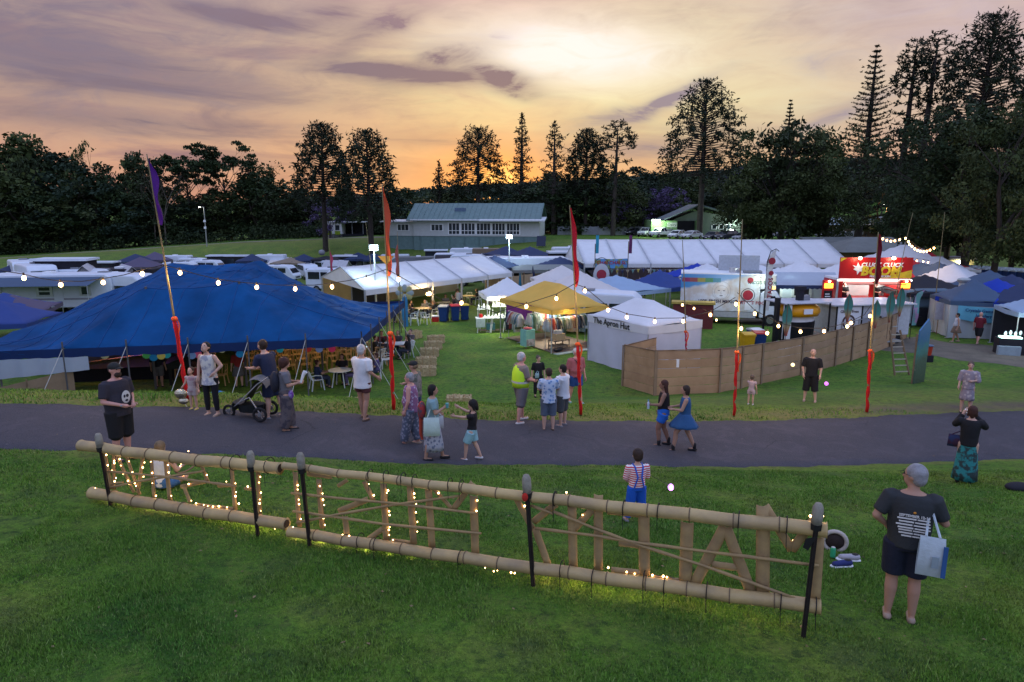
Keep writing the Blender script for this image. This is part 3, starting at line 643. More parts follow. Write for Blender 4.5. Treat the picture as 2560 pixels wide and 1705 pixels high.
def clubhouse():
 A = Py(972,590,121.5);B = Py(1348,588,117.5);L = math.hypot(B.x-A.x,B.y-A.y);t = thing('clubhouse','long pale clubhouse with green-grey gable roof and a row of gridded windows','building',(A.x,A.y,0),math.atan2(B.y-A.y,B.x-A.x))
 z0 = A.z+.05;e = z0+2.62;a = 4.5
 MB().box(a,L,0,9,z0,e+.15).box(0,a+.05,.35,8,z0,e-.2).build('wall',M_WALL,t)
 MB().box(a+.01,L-.1,.12,8.9,-3.,z0-.002).box(.05,a,.45,7.9,-3.,z0-.002).build('plinth',M_TEAL,t)
 r = MB().prism([(-.9,e+.12),(4.6,e+3.0),(10,e+.12),(10,e-.02),(4.6,e+2.86),(-.9,e-.02)],'x',a-1.,L+.35).build('roof',M_ROOF,t)
 for k in range(27):
  x = a-.9+k*(L-a+1.1)/26;MB().beam((x,-.9,e+.15),(x,4.6,e+3.03),.06,.05).build('roof_rib',M_ROOF,r)
 MB().beam((a+7,1.9,e+1.65),(a+9,1.9,e+1.65),.05,1.1,(0,0,1)).build('skylight',mat('skylight',(.10,.16,.24),.2),t)
 MB().prism([(-1.,e+.02),(-1.,e+.2),(1.6,e+.62),(1.6,e+.5)],'x',a-.3,L*.62).prism([(-1.6,e-.05),(-1.6,e+.13),(1.6,e+.68),(1.6,e+.5)],'x',L*.62+.02,L+1.1).build('veranda_roof',M_TRIM,t)
 MB().prism([(-.5,e-.25),(-.5,e-.1),(8.2,e+.1),(8.2,e-.05)],'x',-1.4,a+.9).build('annex_roof',M_TRIM,t)
 window(t,1.5,3.6,z0+.95,z0+1.95,.35,3,1);window(t,a+3.2,a+5.3,z0+.95,z0+1.95,0,3,1)
 x = a+6.3
 for k,w in enumerate([2.0,2.5,2.5,2.3,2.3]):
  window(t,x,x+w,z0+.35,z0+2.2,0,4 if k else 3,1,low=z0+.95);x += w+.22
 for k in range(8): MB().box(a+1.2+k*2.6,a+1.3+k*2.6,-.02,.12,-3.,z0).build('pier',M_TEAL,t)
clubhouse()
def small_shed():
 A = Py(812,580,134);t = thing('lime_shed','small flat-roofed shed with lime-green window panels and open dark bay','shed',(A.x,A.y,gz(A.x,A.y)+.3),R(3))
 MB().box(0,3.3,0,4,-.4,2.55).build('wall',M_WHITE,t);MB().box(3.3,7.4,3.8,4,-.4,2.5).build('back_wall',M_DARK,t)
 for x in (5.2,7.3): MB().box(x,x+.1,.1,.2,-.4,2.6).build('post',M_GREY,t)
 MB().box(.6,7.9,-.5,4.6,2.72,2.88).build('roof',M_TRIM,t)
 for x in (.35,1.95):
  window(t,x,x+1.,1.2,2.2,0,1,1);MB().box(x,x+1.,-.06,-.004,.35,1.08).build('panel',mat('lime',(.30,.42,.03),.6),t)
 MB().box(0,7.5,.0,.1,-1.,.5).build('skirting',M_DARK,t)
small_shed()
def green_shed():
 A = Py(1627,597,129);t = thing('green_shed','green-walled hall with low gable roof, dark doorway and floodlit front','shed',(A.x,A.y,gz(A.x,A.y)-.1),R(-2))
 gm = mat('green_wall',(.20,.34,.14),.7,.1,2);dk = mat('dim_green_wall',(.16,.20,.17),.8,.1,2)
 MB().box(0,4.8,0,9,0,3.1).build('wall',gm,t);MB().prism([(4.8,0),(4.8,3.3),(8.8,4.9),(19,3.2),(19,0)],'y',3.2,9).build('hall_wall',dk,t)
 MB().box(4.9,8.6,2.95,3.15,0,3.).build('doorway',M_BLACK,t);MB().box(8.7,9.6,1.2,3.1,0,3.1).build('wall',gm,t)
 MB().prism([(2.4,3.3),(8.8,6.1),(20.2,3.2),(20.2,3.05),(8.8,5.9),(2.4,3.15)],'y',.4,9.8).build('roof',mat('grey_roof',(.13,.17,.18),.6,.1,2),t)
 MB().box(2.9,4.7,-.07,-.01,1.9,2.75).build('sign',mat('sign_pale',(.55,.6,.5),.6),t)
 text('Dairy',.72,M_BLACK,t,(3.8,-.075,2.32),(PI/2,0,0))
 for k in range(3): window(t,12+k*1.3,12.9+k*1.3,1.5,2.3,3.2,1,1)
 for k in range(24): MB().box(.1+k*.2,.13+k*.2,-.02,0,0,3.1).build('rib',gm,t)
 for (x,y,z,e,col) in [(.8,-.45,3.15,60,(.75,1,.75)),(15.8,2.7,3.5,70,(.85,1,.9))]:
  l = thing('wall_floodlight','glowing white tube light over the left of the green shed' if x < 5 else 'glowing white tube light on the right wing of the green shed','light',(A.x+x,A.y+y,gz(A.x,A.y)+z-.1))
  MB().box(-.75,.75,-.1,.12,-.12,.16).build('diffuser',mat('tube_glow',(1,1,1),.5,emit=(.8,1,.85),estr=9),l);MB().box(-.8,.8,.12,.2,-.16,.2).build('housing',M_GREY,l)
  MB().box(-.05,.05,.2,.62,-.05,.05).build('bracket',M_GREY,l)
  lamp('POINT',(0,-.9,-.2),e*6,col,.5,parent=l)
green_shed()
def yard_wall():
 A = Py(1395,570,137);t = thing('yard_fence','low pale panel fence behind the row of parked cars','fence',(A.x,A.y,gz(A.x,A.y)-.1))
 for k in range(13):
  if k == 2: continue
  MB().box(k*1.6,k*1.6+1.55,0,.08,0,1.7).build('panel',mat('fence_pale',(.26,.28,.30),.8,.15,3),t);MB().box(k*1.6-.08,k*1.6+.02,-.04,.12,0,1.85).build('post',M_GREY,t)
yard_wall()
def long_far():
 A = Py(2075,585,128);t = thing('long_low_building','long low building with pale blue roof beyond the right car park','building',(A.x,A.y,gz(A.x,A.y)-.1),R(-3))
 MB().box(0,20,0,6,0,2.4).build('wall',M_BROWN,t);rm = mat('blue_roof',(.30,.40,.44),.5,.1,1)
 MB().prism([(-1,2.3),(3.5,3.6),(7,2.4)],'x',-.5,9.5).prism([(-1.4,2.35),(3.5,3.75),(7,2.4)],'x',9.7,20.6).build('roof',rm,t)
 for k in range(6): window(t,1+k*3.1,2.4+k*3.1,.9,1.9,0,1,1)
 A = Py(2185,650,76);t = thing('brown_hut','brown hut with grey hipped roof and one green-lit window','building',(A.x,A.y,0),R(4))
 MB().box(-2.5,5,0,5,0,2.7).build('wall',M_BROWN,t);MB().add([(-4.2,-1,2.6),(6,-1,2.6),(6,6.2,2.6),(-4.2,6.2,2.6),(-.8,2.6,4.1),(3.4,2.6,4.1)],[(0,1,5,4),(1,2,5),(2,3,4,5),(3,0,4),(0,3,2,1)]).build('roof',mat('grey_tin',(.17,.18,.17),.7,.15,1),t)
 w = window(t,.5,2.1,1.15,2.15,0,1,1);MB().box(.54,2.06,-.02,-.008,1.19,2.11).build('lit_pane',mat('green_glow',(.3,.6,.4),.5,emit=(.25,.62,.38),estr=.8),w)
 A = Py(2075,640,84);t = thing('grey_roofed_shed','low shed with flat grey-green roof behind the end of the long marquee','shed',(A.x,A.y,0),R(2))
 MB().box(0,5.5,0,5,0,2.5).build('wall',mat('olive_wall',(.11,.12,.07),.8),t);MB().prism([(-.8,2.45),(5.8,3.5),(5.8,3.65),(-.8,2.6)],'x',-1.4,7.5).build('roof',mat('grey_tin',(.1,.1,.1)),t)
 A = Py(2376,646,66);t = thing('toilet_block','small block with ochre wall lit by a bright lamp','building',(A.x,A.y,0),0)
 MB().box(0,2.3,0,3,0,2.45).build('wall',mat('ochre_wall',(.42,.36,.16),.8,.1,3),t);MB().box(-.3,2.6,-.3,3.2,2.45,2.6).build('roof',M_GREY,t)
 l = thing('wall_lamp','bright white lamp on the ochre wall of the small block','light',(A.x+1,A.y-.12,2.2));MB().box(-.12,.12,-.1,.1,-.12,.12).build('bulb',mat('lamp_white',(1,1,1),.5,emit=(1,.95,.75),estr=30),l)
 lamp('POINT',(0,-.35,-.1),60,(1,.93,.7),.12,parent=l)
 tm = mat('toilet_blue',(.02,.05,.16),.45,.1,3);tw = mat('toilet_white_roof',(.50,.58,.62),.5)
 p = None
 for k in range(9):
  Q = Py(2440+k*19,655,60-k*.45);loc = (Q.x,Q.y,0)
  if p is None:
   p = thing('portable_toilet','x','portable toilet',loc,R(8),'portable toilets in a row at the right')
   MB().box(-.52,.52,0,1.1,.08,2.1).build('cabin',tm,p);MB().prism([(-.56,2.1),(-.56,2.2),(0,2.38),(.56,2.2),(.56,2.1)],'y',-.06,1.16).build('roof',tw,p)
   d = MB().box(-.36,.36,-.035,-.002,.2,1.95).build('door',mat('toilet_door',(.03,.07,.2),.45),p);MB().box(-.17,.17,-.05,-.037,1.45,1.75).build('notice',M_WHITE,d);MB().box(-.55,.55,-.05,1.15,0,.08).build('skid',M_BLACK,p)
   p['label'] = 'dark blue portable toilet at the left end of the row'
  else: dup(p,loc,R(8+k),'dark blue portable toilet with white roof in the row beside the ochre block')
long_far()
# ---------------------------------------------------------------- cars
TYRE = mat('tyre',(.015,.015,.017),.8);RIM = mat('wheel_rim',(.35,.36,.38),.3,metal=.7);CARG = mat('car_glass',(.018,.022,.03),.08,.05,2,spec=.8);HL = mat('headlamp',(.7,.75,.8),.1,spec=.8);TL = mat('tail_lamp',(.35,.01,.01),.2)
def wheel_me():
 a = MB().tube([(-.11,0,0),(-.1,0,0),(.1,0,0),(.11,0,0)],[.28,.32,.32,.28],18).mesh('tyre',TYRE,False);b = MB().tube([(-.115,0,0),(.115,0,0)],.19,12).mesh('rim',RIM);return a,b
WM = wheel_me()
def add_wheels(t,xs,ys,r=.32):
 for x in xs:
  for y in ys: w = obj('wheel',WM[0],t,(x,y,r));w.scale = (1,r/.32,r/.32);obj('rim',WM[1],w)
PROF = {'hatch': (4.1,1.5,[(-2.05,.35),(-2.08,.62),(-1.95,.80),(-1.1,.95),(1.85,1.0),(2.02,.9),(2.05,.35)],[(-1.1,.95),(-.35,1.42),(1.1,1.46),(1.85,1.0)]),
  'sedan': (4.6,1.45,[(-2.3,.35),(-2.32,.62),(-2.15,.78),(-1.2,.92),(1.6,.98),(2.22,.95),(2.3,.8),(2.3,.35)],[(-1.2,.92),(-.4,1.38),(.75,1.42),(1.6,.98)]),
  'suv': (4.6,1.72,[(-2.25,.42),(-2.28,.75),(-2.1,.98),(-1.15,1.1),(2.1,1.15),(2.25,1.0),(2.25,.42)],[(-1.15,1.1),(-.5,1.62),(1.7,1.68),(2.1,1.15)]),
  'ute': (5.1,1.8,[(-2.5,.5),(-2.52,.85),(-2.4,1.08),(-1.3,1.15),(2.5,1.12),(2.55,.5)],[(-1.3,1.15),(-.7,1.72),(.55,1.76),(.75,1.15)]),
  'van': (4.9,2.0,[(-2.4,.4),(-2.45,.8),(-2.2,1.1),(-1.6,1.2),(2.4,1.2),(2.45,.4)],[(-1.85,1.15),(-1.15,1.88),(2.2,1.95),(2.42,1.2)])}
CARS = {}
def car_proto(kind,cname,col):
 L,H,lo,up = PROF[kind];t = thing('parked_car','x','car',(0,0,0));M = mat('car_'+cname,col,.28,.03,2,spec=.6);wd = .88 if kind in ('hatch','sedan') else .93
 def shell(poly,xa,xb_fn):
  vs = [];n = len(poly)
  for sx in (-1,1):
   for (y,z) in poly: vs.append((sx*xb_fn(y,z),y,z))
  return vs,[tuple(range(n-1,-1,-1)),tuple(range(n,2*n))]+[(i,(i+1)%n,(i+1)%n+n,i+n) for i in range(n)]
 vs,fs = shell(lo,0,lambda y,z: wd*(1-.10*max(0,abs(y)/(L/2)-.72)/.28));b = MB().add(vs,fs).build('body',M,t)
 m = b.modifiers.new('bevel','BEVEL');m.width = .07;m.segments = 2
 z0 = up[0][1];z1 = max(p[1] for p in up)
 vs,fs = shell(up,0,lambda y,z: wd*.96-.20*(z-z0)/(z1-z0));MB().add(vs,fs).build('cabin_glass',CARG,t)
 ya,yb = up[1][0],up[2][0];rf = MB().add(*shell([(ya-.12,up[1][1]-.05),(ya+.05,up[1][1]+.02),(yb,up[2][1]+.03),(yb+.1,up[2][1]-.05)],0,lambda y,z: wd*.96-.17)).build('roof',M,t)
 for sx in (-1,1):
  for (ya_,za,yb_,zb) in [(up[0][0],up[0][1],up[1][0],up[1][1]),(up[3][0],up[3][1],up[2][0],up[2][1]),((up[0][0]+up[3][0])/2+.1,z0,(up[1][0]+up[2][0])/2,z1-.02)]:
   MB().beam((sx*wd*.97,ya_,za),(sx*(wd*.96-.185),yb_,zb),.07,.06).build('pillar',M,t)
  MB().box(sx*(wd*.62)-.18,sx*(wd*.62)+.18,lo[1][0]-.03,lo[1][0]+.12,lo[1][1]-.05,lo[1][1]+.09).build('headlight',HL,t);MB().box(sx*(wd*.72)-.14,sx*(wd*.72)+.14,lo[-1][0]-.08,lo[-1][0]+.04,.75,.92).build('tail_light',TL,t)
 MB().box(-.45,.45,lo[0][0]-.05,lo[0][0]+.05,.42,.6).build('grille',M_BLACK,t);MB().box(-.22,.22,lo[0][0]-.07,lo[0][0]-.05,.44,.54).build('number_plate',M_WHITE,t)
 if kind == 'ute': MB().box(-.85,.85,.9,2.45,1.15,1.55).build('tray_canopy',mat('tray_grey',(.3,.32,.33),.5),t)
 if kind == 'ute':
  for y in (.9,1.6,2.4): MB().box(-.8,.8,y-.03,y+.03,1.78,1.83).build('roof_rack',M_BLACK,t)
 add_wheels(t,(-wd+.08,wd-.08),(-L/2+.85,L/2-.85),.34 if kind in ('suv','ute','van') else .31);return t
CC_ = {'white': (.72,.74,.76),'silver': (.38,.40,.43),'dark': (.05,.055,.07),'blue': (.10,.15,.25),'grey': (.18,.19,.21),'red': (.22,.03,.03)}
def car(kind,cname,u,v,yaw,label,group=None,y=None):
 k = (kind,cname);P = G(u,v);z = gz(P.x,P.y)
 if k not in CARS: CARS[k] = t = car_proto(kind,cname,CC_[cname]);t.location = (P.x,P.y,z);t.rotation_euler = (0,0,R(yaw));t['label'] = label
 else: t = dup(CARS[k],(P.x,P.y,z),R(yaw),label)
 t['group'] = group or 'cars parked beyond the marquees';return t
for (k,c,u,v,yw,lab) in [('suv','dark',1474,578,-35,'dark car at the left end of the parked row'),('sedan','dark',1499,580,-38,'dark sedan second in the parked row'),('hatch','silver',1526,580,-40,'silver hatchback beside a tree in the parked row'),
  ('sedan','white',1556,567,60,'white car parked behind the row, side on'),('sedan','grey',1558,585,-42,'grey sedan below the tree trunk in the parked row'),('sedan','dark',1587,587,-48,'dark sedan right of the tree trunk in the parked row'),
  ('suv','silver',1617,591,-40,'silver car left of the white tray-back utility'),('ute','white',1652,593,-50,'white tray-back utility with roof racks'),('hatch','white',1692,596,-42,'white hatchback in front of the shed doorway'),
  ('sedan','white',1729,597,-50,'white sedan partly behind the short flat-topped pine'),('sedan','dark',1782,600,-45,'dark sedan right of the short flat-topped pine'),('suv','dark',1816,601,-52,'dark four-wheel drive in the parked row'),
  ('sedan','silver',1860,602,-55,'silver sedan half hidden by the marquee roof'),('suv','silver',1925,588,-60,'pale four-wheel drive under the big leafy tree'),('hatch','dark',1948,596,-60,'dark hatchback under the big leafy tree'),
  ('hatch','blue',2042,589,-50,'blue hatchback beside the dark tree trunk'),('van','white',2110,584,-75,'white van end of the right car park'),('sedan','grey',2070,596,-70,'grey sedan low in the right car park'),('sedan','silver',2105,600,-75,'silver sedan in front of the white van'),
  ('suv','white',2140,592,-80,'white car behind the norfolk pine trunk'),('suv','silver',2178,590,-70,'silver car right of the norfolk pine trunk'),('van','white',2228,588,-80,'white van with high roof in the right car park'),('sedan','dark',2255,594,-70,'dark sedan right of the high white van'),
  ('van','blue',2320,590,-80,'blue van beneath the tall dark trees'),('sedan','blue',2310,602,-80,'blue sedan in front of the blue van'),('hatch','white',2535,606,-60,'white hatchback by the portable toilets'),('suv','blue',2400,592,-75,'blue car deep in the shade at right'),('van','white',2370,586,-80,'white van deep in the shade at right'),
  ('hatch','silver',2450,588,-60,'silver hatchback among the tree trunks at right')]:
 car(k,c,u,v,yw,lab)
# ---------------------------------------------------------------- street lights and floodlights
def pole_light(name,u,v0,vtop,y,label,col,arm,estr,power,r=.12,head=.3):
 P = Py(u,v0,y);b = gz(P.x,P.y);top = Py(u,vtop,y).z;t = thing(name,label,'street light',(P.x,y,b));H = top-b
 MB().tube([(0,0,-.2),(0,0,H+.1)],[.11,.08],8).build('pole',mat('pole_grey',(.32,.33,.30),.7),t)
 MB().beam((0,0,H),(arm,0,H+.08),.06).build('arm',M_GREY,t);h = MB().box(arm-head/2-.05,arm+head/2-.05,-.12,.12,H+.02,H+.16).build('lamp_head',M_GREY,t)
 MB().box(arm-head/2,arm+head/2-.1,-.1,.1,H-.05,H+.018).build('lens',mat('lens_'+name,(1,1,1),.5,emit=col,estr=estr),h)
 if power: lamp('POINT',(arm,-.1,H-.35),power,col,r,parent=t)
 return t,H
t,H = pole_light('street_lamp',518,622,518,124,'tall wooden light pole with notices in front of the left forest',(1,.95,.8),-.7,14,40)
for z in (H*.45,H*.62): MB().box(-.2,.2,-.16,-.1,z,z+.4).build('notice',M_WHITE,t)
pole_light('street_lamp',2213,560,511,125,'orange glowing street lamp above the right car park',(1,.42,.12),-.5,40,150)
def tower(u,v0,vtop,y,label):
 P = Py(u,v0,y);top = Py(u,vtop,y);t = thing('floodlight_mast',label,'floodlight',(top.x,y,0));H = top.z
 MB().tube([(0,0,0),(0,0,H)],[.07,.05],8).build('mast',mat('mast',(.55,.58,.58),.5),t)
 for a in range(3): MB().beam((0,0,.9),(math.cos(a*2.1)*.9,math.sin(a*2.1)*.9,0),.05).build('leg',M_GREY,t)
 h = MB().box(-.28,.28,-.12,.12,H-.16,H+.2).build('lamp_head',M_GREY,t);MB().ell((0,-.16,H+.02),.2,.1,.16).build('lens',mat('flood_lens',(1,1,1),.5,emit=(.62,.92,1),estr=60),h)
 lamp('POINT',(0,-.5,H),130,(.65,.9,1),.2,parent=t)
tower(935,720,620,44,'white floodlight mast left of the open-sided marquee roof')
tower(1273,680,592,62,'white floodlight mast beside the white motorhome')
# ---------------------------------------------------------------- cloth materials and tents
def cloth(name,col,trans=.25,bump=.35,rough=.75): return mat(name,col,rough,.06,1.6,bump,5,trans=trans)
C_WHITE = cloth('white_canvas',(.80,.82,.85));C_PALE = cloth('cream_canvas',(.74,.70,.68));C_YEL = cloth('yellow_canvas',(.86,.57,.12),.35);C_BLUE = cloth('blue_canvas',(.035,.075,.28));C_NAVY = cloth('navy_canvas',(.035,.055,.13))
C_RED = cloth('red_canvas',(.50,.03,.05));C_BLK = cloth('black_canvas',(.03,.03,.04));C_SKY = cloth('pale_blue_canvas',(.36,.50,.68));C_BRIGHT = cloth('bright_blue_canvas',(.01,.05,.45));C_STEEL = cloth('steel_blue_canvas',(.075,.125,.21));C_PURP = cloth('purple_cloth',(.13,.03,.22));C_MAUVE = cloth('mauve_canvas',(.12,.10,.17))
M_ALU = mat('aluminium',(.50,.52,.54),.35,.05,4,metal=.6)
def canopy_me(w,d,eave,peak,m,ridge=0.,conc=1.18,n=15,seed=0,m2=None):
 rg = random.Random(seed);ph = rg.uniform(0,6)
 def f(s,t):
  x = (s-.5)*2;y = (t-.5)*2;ax = max(0,(abs(x)-ridge)/(1-ridge));k = max(ax,abs(y));h = eave+(peak-eave)*max(0,1-k)**conc
  sag = .05*(1-abs(abs(x)-abs(y)))*k;h -= sag+.012*math.sin(9*x+ph)*math.sin(8*y+ph);return (x*w/2,y*d/2,h)
 mb = MB().grid(n,n,f);me = mb.mesh('canopy',[m]+([m2] if m2 else []),True)
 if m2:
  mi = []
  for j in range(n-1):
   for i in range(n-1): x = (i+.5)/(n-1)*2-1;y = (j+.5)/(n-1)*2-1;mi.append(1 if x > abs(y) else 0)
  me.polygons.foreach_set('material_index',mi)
 return me
def gazebo(u,v,peak,w,d,yaw,label,m,eave=2.15,ridge=0.,walls='',wm=None,loc=None,val=.24,m2=None,name='gazebo',group=None,base=0.,conc=1.18):
 P = loc or Pz(u,v,peak+base)
 if P[1] > 55 and not base: base = min(0.,gz(P[0],P[1]))
 t = thing(name,label,'gazebo',(P[0],P[1],base),R(yaw),group)
 o = obj('canopy',canopy_me(w,d,eave,peak,m,ridge,conc,15,int(u),m2),t);s = o.modifiers.new('thick','SOLIDIFY');s.thickness = .012
 for (x0,y0,x1,y1,k) in [(-1,-1,1,-1,0),(1,-1,1,1,1),(1,1,-1,1,0),(-1,1,-1,-1,0)]:
  A = Vector((x0*w/2,y0*d/2,0));B = Vector((x1*w/2,y1*d/2,0));MB().grid(9,2,lambda s,q: tuple(A.lerp(B,s)*(1+.004*math.sin(s*25)*(1-q))+Vector((0,0,eave-.055*(1-abs(2*s-1))-.01-val*(1-q))))).build('valance',m2 if (k and m2) else m,t,fix=False)
 for x in (-1,1):
  for y in (-1,1): MB().box(x*w/2*.985-.022,x*w/2*.985+.022,y*d/2*.985-.022,y*d/2*.985+.022,0,eave-.03).box(x*w/2*.985-.09,x*w/2*.985+.09,y*d/2*.985-.09,y*d/2*.985+.09,0,.02).build('leg',M_ALU,t)
 for c in walls:
  a,b = {'f': ((-1,-1),(1,-1)),'r': ((1,-1),(1,1)),'b': ((1,1),(-1,1)),'l': ((-1,1),(-1,-1))}[c];A = Vector((a[0]*w/2,a[1]*d/2,0));B = Vector((b[0]*w/2,b[1]*d/2,0));nn = Vector((B-A).yx).resized(3);nn = Vector(((B-A).y,-(B-A).x,0)).normalized();ph = rnd.uniform(0,6)
  MB().grid(25,9,lambda s,q: tuple(A.lerp(B,s)*.985+nn*(.045*math.sin(s*9+ph+2*q)*(1-q*.7)+.03*math.sin(s*23+q*5+ph)*(1-q))+Vector((0,0,.02+(eave-val*.4)*q)))).build('side_wall',wm or m,t,smooth=True,fix=False)
 return t
def marquee(A,B,D,eave,ridge,nb,label,back=None,gable=None,legs=True):
 A = Vector(A);B = Vector(B);D = Vector(D);C = B+D-A;t = thing('frame_marquee',label,'marquee',(A.x,A.y,0));O = A.copy();A,B,C,D = A-O,B-O,C-O,D-O
 def at(s,q,h): p = A.lerp(B,s).lerp(D.lerp(C,s),q);return Vector((p.x,p.y,h))
 for k in range(nb):
  s0,s1 = k/nb,(k+1)/nb
  for q0,q1,nm in ((0.,.5,'roof_panel'),(.5,1.,'roof_panel')):
   def f(i,j,q0=q0,q1=q1,s0=s0,s1=s1):
    q = q0+(q1-q0)*j;h = eave+(ridge-eave)*(1-abs(2*q-1));return tuple(at(s0+(s1-s0)*i,q,h-.07*math.sin(PI*i)*(.4+.6*math.sin(PI*j))))
   o = MB().grid(7,7,f).build(nm,C_WHITE,t,smooth=True,fix=False);s = o.modifiers.new('thick','SOLIDIFY');s.thickness = .012
  p,q = at(s0,0,eave),at(s1,0,eave);MB().sheet(p,q,q-Vector((0,0,.32)),p-Vector((0,0,.32)),.015).build('valance',C_WHITE,t)
 for k in range(nb+1):
  s = k/nb;MB().beam(at(s,0,eave+.01),at(s,.5,ridge+.01),.09,.05).beam(at(s,.5,ridge+.01),at(s,1,eave+.01),.09,.05).build('rafter',mat('frame_grey',(.42,.45,.5),.5),t)
  if legs:
   for q in (.004,.996): MB().beam(at(s,q,0),at(s,q,eave),.12).build('leg',M_ALU,t)
 if back:
  P_,Q_ = at(0,1,0),at(1,1,0);MB().grid(60,5,lambda s,q: tuple(P_.lerp(Q_,s)+Vector((.05*math.sin(s*90),.05*math.sin(s*70),.02+(eave-.1)*q)))).build('back_wall',back,t,smooth=True,fix=False)
 if gable:
  for s in (0,1): MB().add([at(s,0,eave-.02),at(s,1,eave-.02),at(s,.5,ridge-.03)],[(0,1,2)]).build('gable',gable,t,fix=False)
 return t
def blue_tent():
 FL,FR,BR,BL = Vector((-20.4,23.35,0)),Vector((-5.9,26.3,0)),Vector((-5.9,37.2,0)),Vector((-20.8,34.2,0))
 t = thing('big_blue_tent','huge blue canvas pole tent sheltering rows of chairs','tent',(-16,29,0));O = Vector((-16,29,0))
 E = 2.25;pts = [];zs = []
 def ad(x,y,z): pts.append(Vector((x,y)));zs.append(z)
 for (P,Q,n) in ((FL,FR,7),(FR,BR,5),(BR,BL,7),(BL,FL,5)):
  for k in range(n): p = P.lerp(Q,k/n);ad(p.x,p.y,E+(.10 if 0 < k else .05))
 pk = [(Py(430,652,31.5),1),(Py(655,650,31.9),1),(Py(365,726,27.2),0),(Py(598,712,27.7),0),(Py(798,760,29.4),0)]
 for p,mm in pk: ad(p.x,p.y,p.z+(0 if mm else .12))
 for (x,y,z) in [(-12,35,3.7),(-16,34.6,3.7),(-8.7,33.2,3.15),(-18.3,30,3.55)]: ad(x,y,z)
 res = delaunay_2d_cdt(pts,[],[],0,1e-5);tv,tf = res[0],res[2];src = [o[0] for o in res[3]];tz = [zs[k] for k in src]
 TR = [(tuple(tv[a]),tuple(tv[b]),tuple(tv[c]),tz[a],tz[b],tz[c]) for a,b,c in tf]
 def hz(x,y):
  best = None
  for (a,b,c,za,zb,zc) in TR:
   d = (b[1]-c[1])*(a[0]-c[0])+(c[0]-b[0])*(a[1]-c[1])
   if abs(d) < 1e-9: continue
   l1 = ((b[1]-c[1])*(x-c[0])+(c[0]-b[0])*(y-c[1]))/d;l2 = ((c[1]-a[1])*(x-c[0])+(a[0]-c[0])*(y-c[1]))/d;l3 = 1-l1-l2
   mn = min(l1,l2,l3)
   if best is None or mn > best[0]: best = (mn,l1*za+l2*zb+l3*zc,l1*l2+l2*l3+l1*l3)
   if mn > -1e-6: break
  return best[1]-.62*max(0,best[2])
 nx,ny = 150,68;Z = np.zeros((ny,nx));XY = np.zeros((ny,nx,2))
 for j in range(ny):
  for i in range(nx):
   s,q = i/(nx-1),j/(ny-1);p = FL.lerp(FR,s).lerp(BL.lerp(BR,s),q);XY[j,i] = (p.x,p.y);z = hz(p.x,p.y)
   k = min(1,min(s*14.5,(1-s)*14.5,q*11,(1-q)*11)/1.1);w = 0
   for n_,(c,mm) in enumerate(pk):
    dx,dy = p.x-c.x,p.y-c.y;r = math.hypot(dx,dy);a = math.atan2(dy,dx);w += .05*math.sin(a*(23+2*n_)+1.5*math.sin(a*3+n_))*math.exp(-((r-2.4)/2.0)**2)
   w += .03*math.sin(p.x*3.1+.9*math.sin(p.y*1.1))*math.exp(-q*5)
   Z[j,i] = z+w*k-.05*math.sin(PI*min(1,s*14.5/2.1 % 1))*math.exp(-q*30)
 for _ in range(2): Z[1:-1,1:-1] = (Z[1:-1,1:-1]*2+Z[:-2,1:-1]+Z[2:,1:-1]+Z[1:-1,:-2]+Z[1:-1,2:])/6
 mb = MB();mb.v = [(XY[j,i,0]-O.x,XY[j,i,1]-O.y,Z[j,i]) for j in range(ny) for i in range(nx)];mb.f = [(j*nx+i,j*nx+i+1,(j+1)*nx+i+1,(j+1)*nx+i) for j in range(ny-1) for i in range(nx-1)];mb.mi = [0]*len(mb.f)
 sm_ = mat('tent_seam',(.02,.09,.30),.7,.2,3)
 def zat(s,q): i = min(nx-1.001,s*(nx-1));j = min(ny-1.001,q*(ny-1));a_,b_ = int(i),int(j);p = FL.lerp(FR,s).lerp(BL.lerp(BR,s),q)-O;fi,fj = i-a_,j-b_;z = Z[b_,a_]*(1-fi)*(1-fj)+Z[b_,a_+1]*fi*(1-fj)+Z[b_+1,a_]*(1-fi)*fj+Z[b_+1,a_+1]*fi*fj;return Vector((p.x,p.y,z+.012))
 for k in range(1,14): MB().tube([zat(k/14,q) for q in np.linspace(.01,.99,40)],.011,3).build('seam',sm_,t,smooth=True)
 for q0 in (.25,.5,.75): MB().tube([zat(s,q0) for s in np.linspace(.01,.99,90)],.016,3).build('seam',sm_,t,smooth=True)
 tm = mat('blue_tent_canvas',(.007,.085,.26),.75,.34,.5,.35,9,trans=.10,spec=.08)
 o = mb.build('canopy',tm,t,smooth=True,fix=False);s = o.modifiers.new('thick','SOLIDIFY');s.thickness = .01
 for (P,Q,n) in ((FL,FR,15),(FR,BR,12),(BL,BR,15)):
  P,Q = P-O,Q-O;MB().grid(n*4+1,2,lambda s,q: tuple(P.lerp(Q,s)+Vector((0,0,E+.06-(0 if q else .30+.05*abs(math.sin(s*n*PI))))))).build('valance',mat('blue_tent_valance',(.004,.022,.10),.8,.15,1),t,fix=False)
 pm = mat('tent_pole',(.10,.10,.11),.6)
 for p,mn in pk: MB().tube([(p.x-O.x,p.y-O.y,0),(p.x-O.x,p.y-O.y,p.z+(.05 if mn else .15))],.05,6).build('pole',pm,t)
 for (P,Q,n) in ((FL,FR,7),(FR,BR,6)):
  for k in range(n+1):
   p = P.lerp(Q,k/n)-O;MB().tube([(p.x,p.y,0),(p.x,p.y,E+.32)],.03,6).build('side_pole',pm,t)
 rp = mat('rope',(.50,.50,.46),.8)
